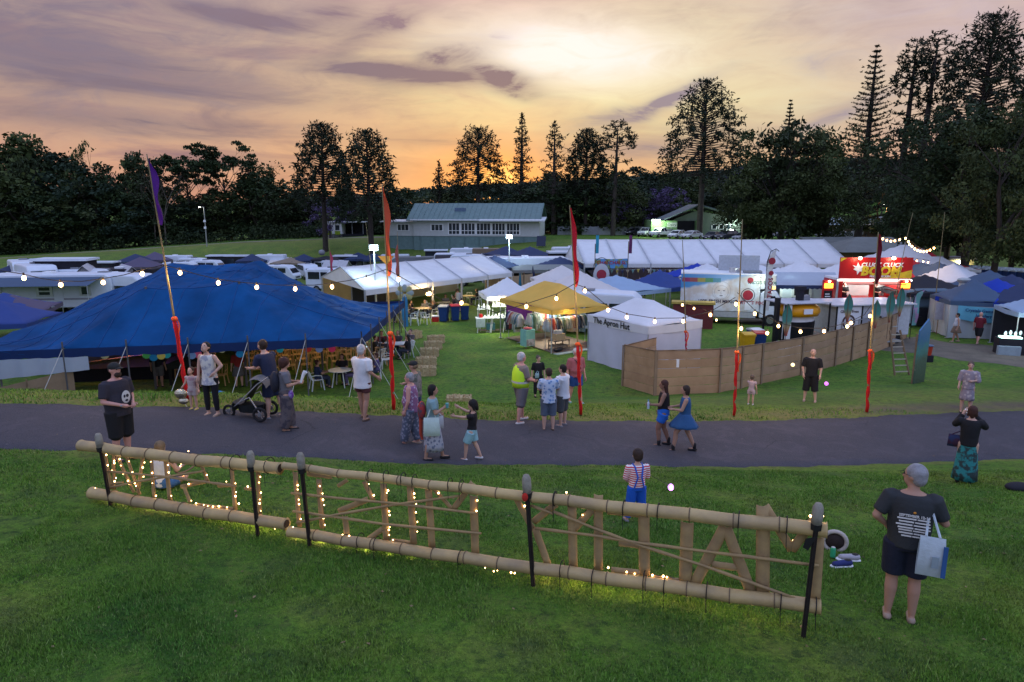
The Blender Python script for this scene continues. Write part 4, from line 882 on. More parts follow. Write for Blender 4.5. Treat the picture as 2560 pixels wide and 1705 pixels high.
 for k in range(0,8):
  p = FL.lerp(FR,k/7)-O;MB().tube([(p.x,p.y,E+.08),(p.x-.25,p.y-1.9,gz(p.x+O.x-.25,p.y+O.y-1.9)-.02)],.012,5).build('guy_rope',rp,t)
 for k in (0,2,4):
  p = FR.lerp(BR,k/6)-O;MB().tube([(p.x,p.y,E+.1),(p.x+1.7,p.y-1.3,gz(p.x+O.x+1.7,p.y+O.y-1.3)-.02)],.009,5).build('guy_rope',rp,t)
 A,B = FL-O,FL.lerp(FR,.34)-O
 MB().grid(60,4,lambda s,q: tuple(A.lerp(B,s)+Vector((0,-.05+.05*math.sin(s*40),E-.25-(1-q)*(.85-.35*s))))).build('white_side_wall',cloth('tent_wall_white',(.42,.50,.60)),t,smooth=True,fix=False)
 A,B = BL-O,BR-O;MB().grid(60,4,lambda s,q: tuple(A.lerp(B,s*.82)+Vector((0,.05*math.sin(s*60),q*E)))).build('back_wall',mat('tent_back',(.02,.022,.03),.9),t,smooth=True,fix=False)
blue_tent()
HES = mat('hessian',(.42,.275,.155),.95,.35,1.1,.5,60,col2=(.30,.185,.105));HES2 = mat('hessian_dim',(.28,.20,.13),.95,.2,1.5,.4,50)
marquee((-8.9,41.2,0),(0,53,0),(-13.8,49.5,0),2.42,3.5,5,'white open-sided frame marquee with diners at tables',back=cloth('tan_wall',(.42,.33,.17),.3),gable=C_WHITE)
marquee((Pz(1462,660,2.6).x,59.2,0),(29.2,59,0),(Pz(1462,660,2.6).x-.9,68.5,0),2.6,4.5,8,'very long white frame marquee running across the middle of the field',back=cloth('marquee_back',(.25,.2,.25)),gable=C_WHITE)
gz1 = gazebo(1268,692,3.15,3.1,3.1,12,'white pop-up gazebo over a lit shelf of pottery',C_WHITE)
F,L_,R_ = Vector((2.1,33.8,0)),Vector((-.6,38.5,0)),Vector((5.0,35.9,0));cen = (L_+R_)/2;yg = math.degrees(math.atan2((F-L_).y,(F-L_).x))
gazebo(1345,700,3.35,(F-L_).length,(R_-F).length,yg,'golden yellow gazebo over racks of clothes',C_YEL,eave=2.3,ridge=.36,loc=(cen.x,cen.y),val=.26)
F2,L2,R2 = Vector((5.9,29.1,0)),Vector((3.65,32.6,0)),Vector((8.75,30.9,0));cen2 = (L2+R2)/2;y2 = math.degrees(math.atan2((F2-L2).y,(F2-L2).x))
ap = gazebo(1600,745,3.15,(F2-L2).length,(R2-F2).length,y2,'white walled gazebo lettered The Apron Hut beside the hessian fence',C_WHITE,eave=2.3,ridge=.30,loc=(cen2.x,cen2.y),walls='frbl',val=.36,wm=cloth('apron_wall',(.66,.68,.78)))
text('The Apron Hut',.40,M_BLACK,ap,(-.35,-(R2-F2).length/2-.035,2.08),(PI/2,0,0),bold=.006)
gazebo(1450,676,3.5,4.6,4.6,20,'cream peaked gazebo behind the yellow gazebo',C_PALE,eave=2.3)
gazebo(1362,687,3.1,3.2,3.2,10,'small cream gazebo peak left of the tall red flag',C_PALE,eave=2.2)
gazebo(1425,673,3.3,4.2,3.2,6,'cream saddle-shaped gazebo behind two cream peaks',C_PALE,eave=2.3,loc=(3.6,49.5))
gazebo(1540,687,2.9,5.2,5.2,30,'pale blue low gazebo left of the dark blue pointed one',C_SKY,eave=2.1)
gazebo(1648,675,3.0,4.2,4.2,42,'dark blue pointed gazebo beside the food truck',C_BLUE,eave=1.9,conc=1.4,loc=(Py(1650,675,49.5).x,49.5))
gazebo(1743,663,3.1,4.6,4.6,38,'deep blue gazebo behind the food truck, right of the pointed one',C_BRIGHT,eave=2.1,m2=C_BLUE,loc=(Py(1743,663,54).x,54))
gazebo(1768,657,3.2,4.2,4.2,10,'white gazebo peak just above the food truck roof',C_WHITE)
gazebo(1838,655,3.0,5.0,4.2,0,'white flat-looking gazebo behind the food truck fan',C_WHITE,loc=(Py(1890,655,55).x,55))
gazebo(2003,650,3.3,4.6,4.6,40,'white pointed gazebo left of the red food truck',C_WHITE)
gazebo(2105,655,3.3,4.6,4.6,30,'white gazebo half hidden behind the red food truck',C_WHITE)
gazebo(1945,668,3.0,4.4,4.0,5,'white gazebo with scalloped edge behind the white feather flag',C_WHITE)
gazebo(2270,605,4.3,7.5,8,12,'large white and red tent roof under festoon lights',C_WHITE,m2=C_RED,eave=2.5,loc=(Py(2265,610,58).x,58),ridge=.2)
gazebo(2268,618,3.6,5,5,25,'red peaked gazebo in front of the large white tent',C_RED,eave=2.3,loc=(Py(2268,612,54).x,54))
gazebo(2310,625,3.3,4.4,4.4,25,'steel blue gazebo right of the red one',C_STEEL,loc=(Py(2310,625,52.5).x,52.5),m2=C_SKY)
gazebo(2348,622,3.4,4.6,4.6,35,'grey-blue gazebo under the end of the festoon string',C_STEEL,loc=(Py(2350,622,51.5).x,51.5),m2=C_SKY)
gazebo(2388,621,3.35,4.6,4.6,38,'white and pale blue gazebo with sheer walls at right',C_WHITE,m2=C_SKY,loc=(Py(2388,621,50.5).x,50.5),walls='fl',wm=cloth('sheer_wall',(.40,.36,.33),.4))
gazebo(2315,663,3.1,4.9,4.4,6,'black low gazebo right of the red food truck',C_BLK,loc=(Py(2315,663,44.5).x,44.5),walls='b',wm=C_BLK)
gazebo(2480,640,3.3,4.6,4.6,35,'steel blue gazebo roof with a white banner wall',C_STEEL,loc=(Py(2480,640,45.5).x,45.5),walls='l',wm=C_WHITE,m2=C_NAVY)
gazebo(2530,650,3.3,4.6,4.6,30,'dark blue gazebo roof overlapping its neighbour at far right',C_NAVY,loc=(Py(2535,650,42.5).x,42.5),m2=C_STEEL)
gazebo(2500,676,3.3,4.6,4.6,36,'bright royal blue gazebo behind the banner stall',C_BRIGHT,loc=(Py(2497,676,40).x,40))
gazebo(2590,668,3.4,4.6,4.6,30,'deep blue gazebo cut by the right edge of the view',C_NAVY,loc=(Py(2590,668,38.5).x,38.5))
cr = gazebo(2458,695,3.25,3.5,3.4,-14,'steel blue gazebo with white wall and pale blue crystals banner',C_STEEL,loc=(Py(2440,695,39.8).x,39.8),walls='flr',wm=cloth('grey_white_wall',(.52,.56,.60)))
MB().grid(16,6,lambda s,q: (-1.35+2.6*s,-1.78-.04*math.sin(s*5),1.15+.75*q-.15*s+.12*math.sin(PI*s)*(-1+q))).build('banner',cloth('banner_blue',(.16,.50,.66)),cr,smooth=True)
bl = mat('banner_ink',(.01,.03,.14),.6)
text('Crystals Gemstones',.235,bl,cr,(-.05,-1.87,1.62),(PI/2,.04,0),bold=.004);text('Jewellery',.22,bl,cr,(-.05,-1.87,1.34),(PI/2,.04,0),bold=.004)
gazebo(2555,735,3.0,3.2,3.2,-16,'pale gazebo at the right edge over a lit jewellery table',C_SKY,loc=(Py(2612,720,35.2).x,35.2),walls='b',wm=C_BLK)
A = Py(1488,661,57.5);t = thing('painted_banner','painted landscape banner lettered Chai Chai St hung before the long marquee','banner',(A.x,A.y,0));hb = Py(1488,640,57.5).z
MB().grid(12,4,lambda s,q: (2.72*s,.05*math.sin(s*8),2.4+.78*q-.05*math.sin(PI*s))).build('cloth',mat('banner_landscape',(.10,.30,.62),.8,.3,1.2,col2=(.22,.26,.08),kind='patch'),t,smooth=True)
text('CHAI CHAI St.',.40,mat('banner_red',(.40,.03,.05),.6),t,(1.36,-.08,2.82),(PI/2,0,0),bold=.008)
for x in (-.03,2.75): MB().tube([(x,0,0),(x,0,4.6 if x > 1 else 4.4)],.035,6).build('pole',M_WOOD,t)
for (x,c,nm) in ((-.03,(.03,.28,.42),'teal'),(2.75,(.12,.03,.10),'maroon')): MB().grid(3,12,lambda s,q: (x+.04+.26*s,.03*math.sin(q*7+s),3.6+q*1.5)).build('pennant',cloth('pennant_'+nm,c),t,smooth=True)
t = thing('bunting','string of triangular bunting flags under the front edge of the long marquee','bunting',(7.6,58.2,0));pts = [(k*.45,0,2.28-.13*abs(math.sin(k*.45*.9))) for k in range(31)]
MB().tube(pts,.008,3).build('cord',M_WHITE,t);fm = [mat('flag_%s' % c,v,.8) for c,v in (('cream',(.6,.55,.4)),('teal',(.15,.3,.3)),('yellow',(.55,.45,.1)),('navy',(.05,.06,.15)))]
for k,p in enumerate(pts[1:-1]): MB().prism([(p[0]-.13,p[2]),(p[0]+.13,p[2]),(p[0],p[2]-.33)],'y',-.004,.004).build('flag',fm[k % 4],t)
A,B = Pz(1215,700,1.9),Pz(1440,668,1.9);t = thing('hessian_windbreak','tan hessian windbreak fence running behind the white and cream gazebos','fence',(A.x,A.y,0));d = B-A
wm_ = mat('tan_hessian',(.44,.31,.19),.9,.15,1.2,.3,40)
for k in range(8): p,q = d*(k/8),d*((k+1)/8);MB().grid(8,4,lambda s,r: (p.x+(q.x-p.x)*s,p.y+(q.y-p.y)*s+.06*math.sin(s*6+k),.02+1.9*r-.05*math.sin(PI*s)*r)).build('panel',wm_,t,smooth=True,fix=False);MB().tube([(p.x,p.y,0),(p.x,p.y,2.1)],.04,5).build('post',M_WOOD,t)
for k,(u,v,c) in enumerate([(1300,735,'teal'),(1335,722,'navy'),(1372,712,'navy'),(1395,700,'teal'),(1332,700,'navy')]):
 P = Pz(u,v,0) if k < 3 else Py(u,v,60);loc = (Py(u,v,52+k*1.5).x,52+k*1.5,0);s = thing('closed_parasol','closed %s parasol standing before the tan windbreak, %s' % (c,['nearest the white gazebo','middle one','beside the tall red flag','rightmost','smallest dark one'][k]),'parasol',loc)
 MB().tube([(0,0,.0),(0,0,2.5)],.02,5).build('pole',M_GREY,s);MB().tube([(0,0,1.2),(0,0,1.5),(0,0,2.1),(0,0,2.5)],[.09,.13,.08,.02],7).build('canopy',cloth('parasol_'+c,(.02,.16,.26) if c == 'teal' else (.02,.03,.08)),s)
A,B = Pz(877,705,2.6),Pz(966,701,2.6)
t = thing('dark_screen','black screen panel between the blue tent and the open-sided marquee','screen',(A.x,A.y,0),math.atan2(B.y-A.y,B.x-A.x));MB().box(0,(B-A).length,0,.06,.6,2.6).build('panel',M_BLACK,t)
for x in (0.03,(B-A).length-.03): MB().box(x-.03,x+.03,-.03,.09,0,2.65).build('post',M_GREY,t)
# ---------------------------------------------------------------- campers
VW = mat('van_white',(.62,.68,.76),.4,.06,2,.1,3);VC = mat('van_cream',(.50,.50,.50),.5,.1,2)
def caravan(P,yaw,L,label,h=2.5,w=2.3,m=None,wins=3,nose=.5,name='caravan',stripe=None,awn=None):
 t = thing(name,label,'caravan',(P[0],P[1],gz(P[0],P[1])),R(yaw));m = m or VW
 poly = [(-L/2,.45),(-L/2,h-nose),(-L/2+nose*.3,h-nose*.3),(-L/2+nose,h),(L/2-nose*.6,h+.02),(L/2-nose*.1,h-nose*.25),(L/2,h-nose),(L/2,.7),(L/2-.3,.45)]
 b = MB().prism(poly,'y',0,w).build('body',m,t);mo = b.modifiers.new('bevel','BEVEL');mo.width = .06;mo.segments = 2
 for k in range(wins): x = -L/2+L*(k+.5)/wins-.4+(.1 if k % 2 else -.15);window(t,x,x+(.9 if k != wins-1 else .6),1.35,1.9,0,1,2 if k == 1 else 1,M_ALU)
 MB().box(L*.08,L*.08+.62,-.03,-.003,.55,2.05).build('door',m,t);MB().box(-.3,.3,w*.35,w*.65,h+.01,h+.16).build('roof_vent',M_WHITE,t)
 for y in (-.02,w-.18): wh = obj('wheel',WM[0],t,(.2,y+.1,.32),(0,0,PI/2));obj('rim',WM[1],wh)
 MB().beam((L/2,w/2,.5),(L/2+1.0,w/2,.45),.08).build('drawbar',M_BLACK,t)
 if stripe: MB().box(-L/2+.05,L/2-.3,-.012,-.002,1.0,1.12).build('stripe',stripe,t)
 if awn: MB().sheet((-L/2+.2,-.02,h-.15),(L/2-.6,-.02,h-.15),(L/2-.6,-2.2,h-.55),(-L/2+.2,-2.2,h-.55),.02).build('awning',awn,t)
 if awn:
  for x in (-L/2+.22,L/2-.62): MB().box(x-.02,x+.02,-2.2,-2.16,0,h-.55).build('awning_pole',M_ALU,t)
 return t
def minibus(P,yaw,L,label,m=None,h=2.6,wing=True,name='bus',cat='bus'):
 """nose towards local -y, like the cars"""
 t = thing(name,label,cat,(P[0],P[1],gz(P[0],P[1])),R(yaw));m = m or VW;w = 1.02
 prof = [(-L/2,.4),(-L/2-.05,1.0),(-L/2+.25,1.25),(-L/2+.75,h-.35),(-L/2+1.1,h-.05),(0,h),(L/2-.2,h-.08),(L/2,h-.3),(L/2,.4)]
 b = MB().prism(prof,'x',-w,w).build('body',m,t);mo = b.modifiers.new('bevel','BEVEL');mo.width = .13;mo.segments = 3
 for s in (-1,1):
  nb = max(2,int(L/1.6));y0 = -L/2+1.15
  for k in range(nb): a = y0+k*(L/2-.25-y0)/nb;MB().box(min(s*w,s*(w+.02)),max(s*w,s*(w+.02)),a+.06,a+(L/2-.25-y0)/nb-.06,1.3,1.95).build('side_window',CARG,t)
 MB().add([(-.88,-L/2+.22,1.3),(.88,-L/2+.22,1.3),(.82,-L/2+.70,h-.42),(-.82,-L/2+.70,h-.42)],[(0,1,2,3)]).build('windscreen',CARG,t)
 for s in (-1,1): MB().ell((s*.78,-L/2-.03,.85),.12,.06,.1,8,5).build('headlight',HL,t)
 MB().box(-.5,.5,-L/2-.07,-L/2,.62,.8).build('grille',M_BLACK,t);MB().box(-.3,.3,0,.7,h-.02,h+.12).build('roof_vent',M_GREY,t)
 add_wheels(t,(-w+.1,w-.1),(-L/2+1.0,L/2-1.1),.36);return t
def popup(P,yaw,label,m,cm,L=3.6,h=2.7,name='camper_trailer'):
 t = thing(name,label,'camper',(P[0],P[1],gz(P[0],P[1])),R(yaw));MB().box(-L/2,L/2,0,2,.4,1.2).build('body',m,t);MB().box(-L/2+.1,L/2-.1,.08,1.92,1.2,h-.18).build('canvas_wall',cm,t);MB().box(-L/2-.08,L/2+.08,-.08,2.08,h-.18,h).build('roof',VW,t)
 for k in range(2): MB().box(-L/2+.4+k*1.5,-L/2+1.4+k*1.5,.05,.075,1.5,2.2).build('mesh_window',M_GLASS,t)
 for y in (.1,1.9): obj('wheel',WM[0],t,(0,y,.32),(0,0,PI/2));return t
def aframe(P,yaw,label,m,w=3,L=3,h=2.6,name='ridge_tent'):
 t = thing(name,label,'tent',(P[0],P[1],gz(P[0],P[1])),R(yaw));MB().prism([(-w/2,0),(-w/2*.85,h*.45),(0,h),(w/2*.85,h*.45),(w/2,0)],'y',0,L).build('canvas',m,t);MB().prism([(-w*.16,.05),(w*.16,.05),(0,h*.62)],'y',-.02,-.004).build('door_flap',M_DARK,t)
 MB().prism([(-w/2-.1,h*.4),(0,h+.06),(w/2+.1,h*.4),(0,h+.02)],'y',-.3,L+.2).build('fly',m,t);return t
minibus(Pz(1555,800,0),-62,6.9,'long white minibus with dark side windows behind the Apron Hut gazebo',h=2.75) if 0 else None
t = minibus((4.9,40.3),76,6.9,'white minibus with dark side windows parked behind the walled white gazebo',h=2.55)
caravan(Py(115,800,47.5)[:2],7,9.2,'big old white caravan at the far left behind the blue tent',2.75,2.4,wins=3,nose=.8,stripe=mat('stripe_grey',(.3,.3,.36),.6),awn=C_STEEL)
gazebo(0,730,2.7,4.5,4.5,20,'blue and mauve gazebo corner at the left edge below the old caravan',C_BLUE,eave=1.8,loc=(Py(10,740,38).x,38),m2=C_MAUVE,conc=1.4)
gazebo(-20,800,2.7,4.5,4,10,'dark blue gazebo cut off by the left edge',C_BLUE,eave=1.7,loc=(Py(-10,760,35).x,35))
def PyC(u,v,y):
 if u < 1250:
  for y in np.arange(55,112,1.5):
   P = Py(u,v,y)
   if _pv(Vector((P.x,y,gz(P.x,y)+2.5))) <= v-8 or y > np.interp(P.x,YPX,YPY)-25: break
  return P
 for _ in range(60):
  P = Py(u,v,y)
  if y < np.interp(P.x,YPX,YPY)-25: break
  y -= 1.
 return P
minibus(Py(70,735,61)[:2],40,6.2,'white high-roofed motorhome with big windscreen at left',h=3.0,name='motorhome',cat='motorhome')
minibus(PyC(95,700,64)[:2],45,6.0,'pale high-roofed campervan behind the big motorhome',h=2.9,name='motorhome',cat='motorhome')
caravan(Py(165,728,56)[:2],5,4.6,'grey box caravan right of the white motorhome',2.2,2,VC,2,.2)
minibus(Py(280,745,49.5)[:2],80,7.6,'white rounded coach with dark windows behind the left slope of the blue tent',h=2.75)
caravan(Py(20,765,52)[:2],3,5.6,'low grey flat-roofed camper between the old caravan and the motorhome',2.25,2,VC,2,.15)
for (u,y,yw,lab,c1) in [(85,51,80,'blue hulled dinghy on roof height between the vans',(.02,.10,.22)),(140,51.5,70,'white and blue dinghy right of the blue one',(.03,.06,.2))]:
 P = Py(u,745,y);s = thing('dinghy',lab,'boat',(P.x,y,1.45),R(yw));MB().grid(9,5,lambda a,b: ((b-.5)*1.4*math.sin(PI*min(1,.12+a*.8))**.5,(a-.5)*3.8,.45-.5*(1-(2*b-1)**2)+.15*(1-a)**3)).build('hull',VW,s,smooth=True);MB().ell((0,.1,.4),.62,1.6,.16,12,6).build('cover',mat('boat_cover',c1,.7),s)
 r = thing('boat_trailer','steel trailer carrying the '+('blue hulled dinghy' if u < 100 else 'white and blue dinghy'),'trailer',(P.x,y,0),R(yw));MB().box(-.6,.6,-1.9,1.9,1.28,1.4).box(-.5,-.42,-.8,-.7,.3,1.3).box(.42,.5,-.8,-.7,.3,1.3).box(-.5,-.42,.8,.9,.3,1.3).box(.42,.5,.8,.9,.3,1.3).build('frame',M_ALU,r)
 for x in (-.65,.65): obj('wheel',WM[0],r,(x,0,.32))
aframe(Py(215,735,53)[:2],25,'pale A-shaped folding camper tent behind the coach',mat('camper_vinyl',(.45,.46,.50),.6),3.2,3.4,2.9)
popup(PyC(150,690,80)[:2],4,'pop-top camper with thin white roof and dark sides high at left',M_DARK,M_DARK,4.2,3.3)
minibus(PyC(205,695,73)[:2],78,6.4,'low white campervan with curved roof behind the folding camper',h=2.5,name='motorhome',cat='motorhome');minibus(PyC(165,712,66)[:2],84,4.8,'small white van beside the folding camper',h=2.1,name='van',cat='van')
caravan(PyC(285,690,76)[:2],3,6,'long dark-sided camper with shade awning below the bank',2.5,2.2,M_DARK,2,.1,awn=M_DARK)
aframe(Py(288,710,62)[:2],80,'rounded dark grey dome tent beside the blue tent slope',cloth('dome_grey',(.11,.11,.14)),3.6,3.2,2.0,'dome_tent')
gazebo(350,664,3.2,6,5,12,'mauve low gazebo behind the left shoulder of the blue tent',C_MAUVE,eave=1.9,loc=PyC(352,664,62)[:2]);gazebo(388,644,3.3,5,5,20,'dark purple pointed gazebo by the tall purple-flag pole',C_MAUVE,loc=PyC(388,645,74)[:2]);gazebo(340,655,3.2,5,5,10,'small navy gazebo between two mauve ones',C_NAVY,loc=PyC(340,656,70)[:2])
CP = [('mini',490,645,80,75,'white van roof just above the left ridge of the blue tent'),('pop',590,642,82,3,'white pop-top camper above the middle of the blue tent'),('car',670,640,79,4,'tall white box camper right of the blue tent ridge'),('awn',718,645,75,3,'low white caravan with pale awning beside the box camper'),
      ('gaz',725,655,62,5,'tan shade canopy sagging in front of the low caravan'),('mini2',770,662,66,30,'white van facing the camera beside a dark canopy'),('dark',815,640,60,8,'black-roofed open stall with a dome vent on top'),
      ('pop',862,640,80,4,'white pop-top camper left of the floodlight mast'),('afr',868,665,64,70,'white ridge camper tent with small windows, left one'),('afr',905,650,66,60,'grey-white ridge camper tent under the floodlight'),('mini',955,668,68,70,'white van roof right of the floodlight mast'),
      ('cara',1045,655,66,3,'dark canvas-sided annex camper with curved white roof'),('car',1130,645,72,3,'white caravan with dark awning right of the annex camper'),('car',1165,632,82,2,'pale caravan behind the awning caravan'),('mini',1150,655,64,82,'low white van behind the open-sided marquee ridge'),
      ('mini',1180,640,76,85,'white van with rounded roof in the caravan rows'),('box',1215,632,78,2,'brown box camper beside the pale caravan'),('big',1315,665,64,4,'white overcab motorhome below the second floodlight'),('mini',1395,650,70,75,'white van with raised solar panel'),('gazn',1265,605,80,20,'navy gazebo top behind the floodlight mast'),
      ('gazn',1325,603,78,30,'blue gazebo top right of the floodlight mast'),('gazn',895,628,80,10,'navy gazebo left of the floodlight glow'),('gazn',935,625,76,25,'wide navy gazebo behind the floodlight glow'),('gazs',1235,628,57,30,'steel blue gazebo behind the marquee end'),('tarp',1365,640,60,3,'grey tarpaulin shelter with dark open front'),
      ('afr',1440,655,62,10,'white tilted camper roof beside the long marquee'),('pop',1415,640,74,5,'low pop-top camper with dark sides near the long marquee'),('mini',840,672,62,76,'white van bonnet behind the pink-flag pole'),('mini',900,676,58,80,'white van roof below the ridge camper tents')]
CP += [('mini',520,655,77,84,'pale van roof behind the left ridge of the blue tent'),('pop',545,640,90,6,'low pop-top camper below the grassy bank, left of centre'),('gazn',630,640,84,15,'dark gazebo beside the tall white box camper'),('car',430,642,84,2,'pale caravan below the left light pole'),
      ('mini',790,652,74,80,'white van between the low caravan and the dark stall'),('mini',830,655,72,70,'pale van nose left of the ridge camper tents'),('gazn',760,640,84,25,'small dark gazebo at the foot of the bank'),('car',985,640,80,4,'white caravan behind the orange flag'),('mini',1010,660,70,82,'white van just left of the annex camper'),
      ('pop',1090,628,88,5,'pop-top camper directly below the clubhouse plinth'),('mini',1120,660,62,86,'long pale van roof above the marquee ridge'),('box',1180,655,70,3,'brown-sided camper above the marquee ridge'),('mini',1250,640,74,84,'white van nose left of the overcab motorhome'),('mini',1375,662,60,80,'blue-white van beside the grey tarpaulin shelter'),
      ('gazn',1400,655,62,35,'dark gazebo right of the grey tarpaulin shelter'),('car',1430,632,84,4,'small caravan near the left end of the long marquee'),('mini',60,668,82,60,'pale van high at the far left below the bank'),('pop',250,668,86,3,'low camper with thin roof right of the pop-top at left'),('mini',125,735,54,75,'white van roof between motorhome and grey box caravan'),
      ('gazs',30,690,72,20,'steel blue gazebo behind the big motorhome'),('afr',330,690,66,40,'small dark ridge tent by the mauve gazebos'),('mini',455,660,72,88,'white van end peeping over the blue tent shoulder'),('mini',700,668,62,78,'white car-like van under the tan shade canopy')]
for (k,u,v,y,yw,lab) in CP:
 P = PyC(u,v,y)[:2]
 if k == 'mini': minibus(P,yw,5.2,lab,h=2.3,name='van',cat='van')
 elif k == 'mini2': minibus(P,yw,5.0,lab,h=2.1,name='van',cat='van')
 elif k == 'pop': popup(P,yw,lab,VW,M_DARK)
 elif k == 'car': caravan(P,yw,4.6,lab,2.9 if u == 670 else 2.6,2.2,VW,2,.25,awn=M_DARK if u == 1130 else None)
 elif k == 'awn': caravan(P,yw,5.4,lab,2.3,2.2,VW,3,.3,awn=C_PALE)
 elif k == 'gaz': gazebo(u,v,2.7,5,4,yw,lab,cloth('tan_canvas',(.30,.24,.18)),eave=2.0,loc=P)
 elif k == 'dark': g_ = gazebo(u,v,2.8,4,4,yw,lab,C_BLK,eave=2.4,loc=P,walls='lb',wm=C_BLK);MB().ell((-.6,0,3.3),.5,.5,.45,10,6).build('vent_dome',M_GREY,g_)
 elif k == 'afr': aframe(P,yw,lab,mat('camper_vinyl',(.4,.4,.4)) if u != 905 else cloth('grey_canvas',(.40,.42,.45)),3.2,3.4,2.7)
 elif k == 'cara': caravan(P,yw,7.5,lab,2.7,2.4,mat('canvas_annex',(.15,.16,.17),.85),3,.9)
 elif k == 'box': caravan(P,yw,3.6,lab,2.5,2.2,M_BROWN,1,.08)
 elif k == 'big': caravan(P,yw,8.2,lab,2.8,2.4,VW,3,.6);
 elif k == 'gazn': gazebo(u,v,3.1,4.4,4.4,yw,lab,C_NAVY,loc=P)
 elif k == 'gazs': gazebo(u,v,3.2,4.4,4.4,yw,lab,C_NAVY,loc=(Py(u,v,60).x,62),m2=C_STEEL)
 elif k == 'tarp': gazebo(u,v,2.5,6,4,yw,lab,cloth('tarp_grey',(.22,.24,.24)),eave=2.2,loc=P,ridge=.7,walls='b',wm=M_DARK)
P = G(1352,620);s = thing('solar_panel','tilted dark solar panel on a stand at the foot of the grassy bank','solar panel',(P.x,P.y,P.z));MB().beam((0,0,.3),(.15,.9,1.9),1.5,.05,(0,0,1)).build('panel',mat('solar_dark',(.01,.015,.04),.15),s);MB().beam((-.5,.9,0),(-.3,.7,1.4),.05).beam((.6,.9,0),(.4,.7,1.4),.05).build('stand',M_ALU,s)
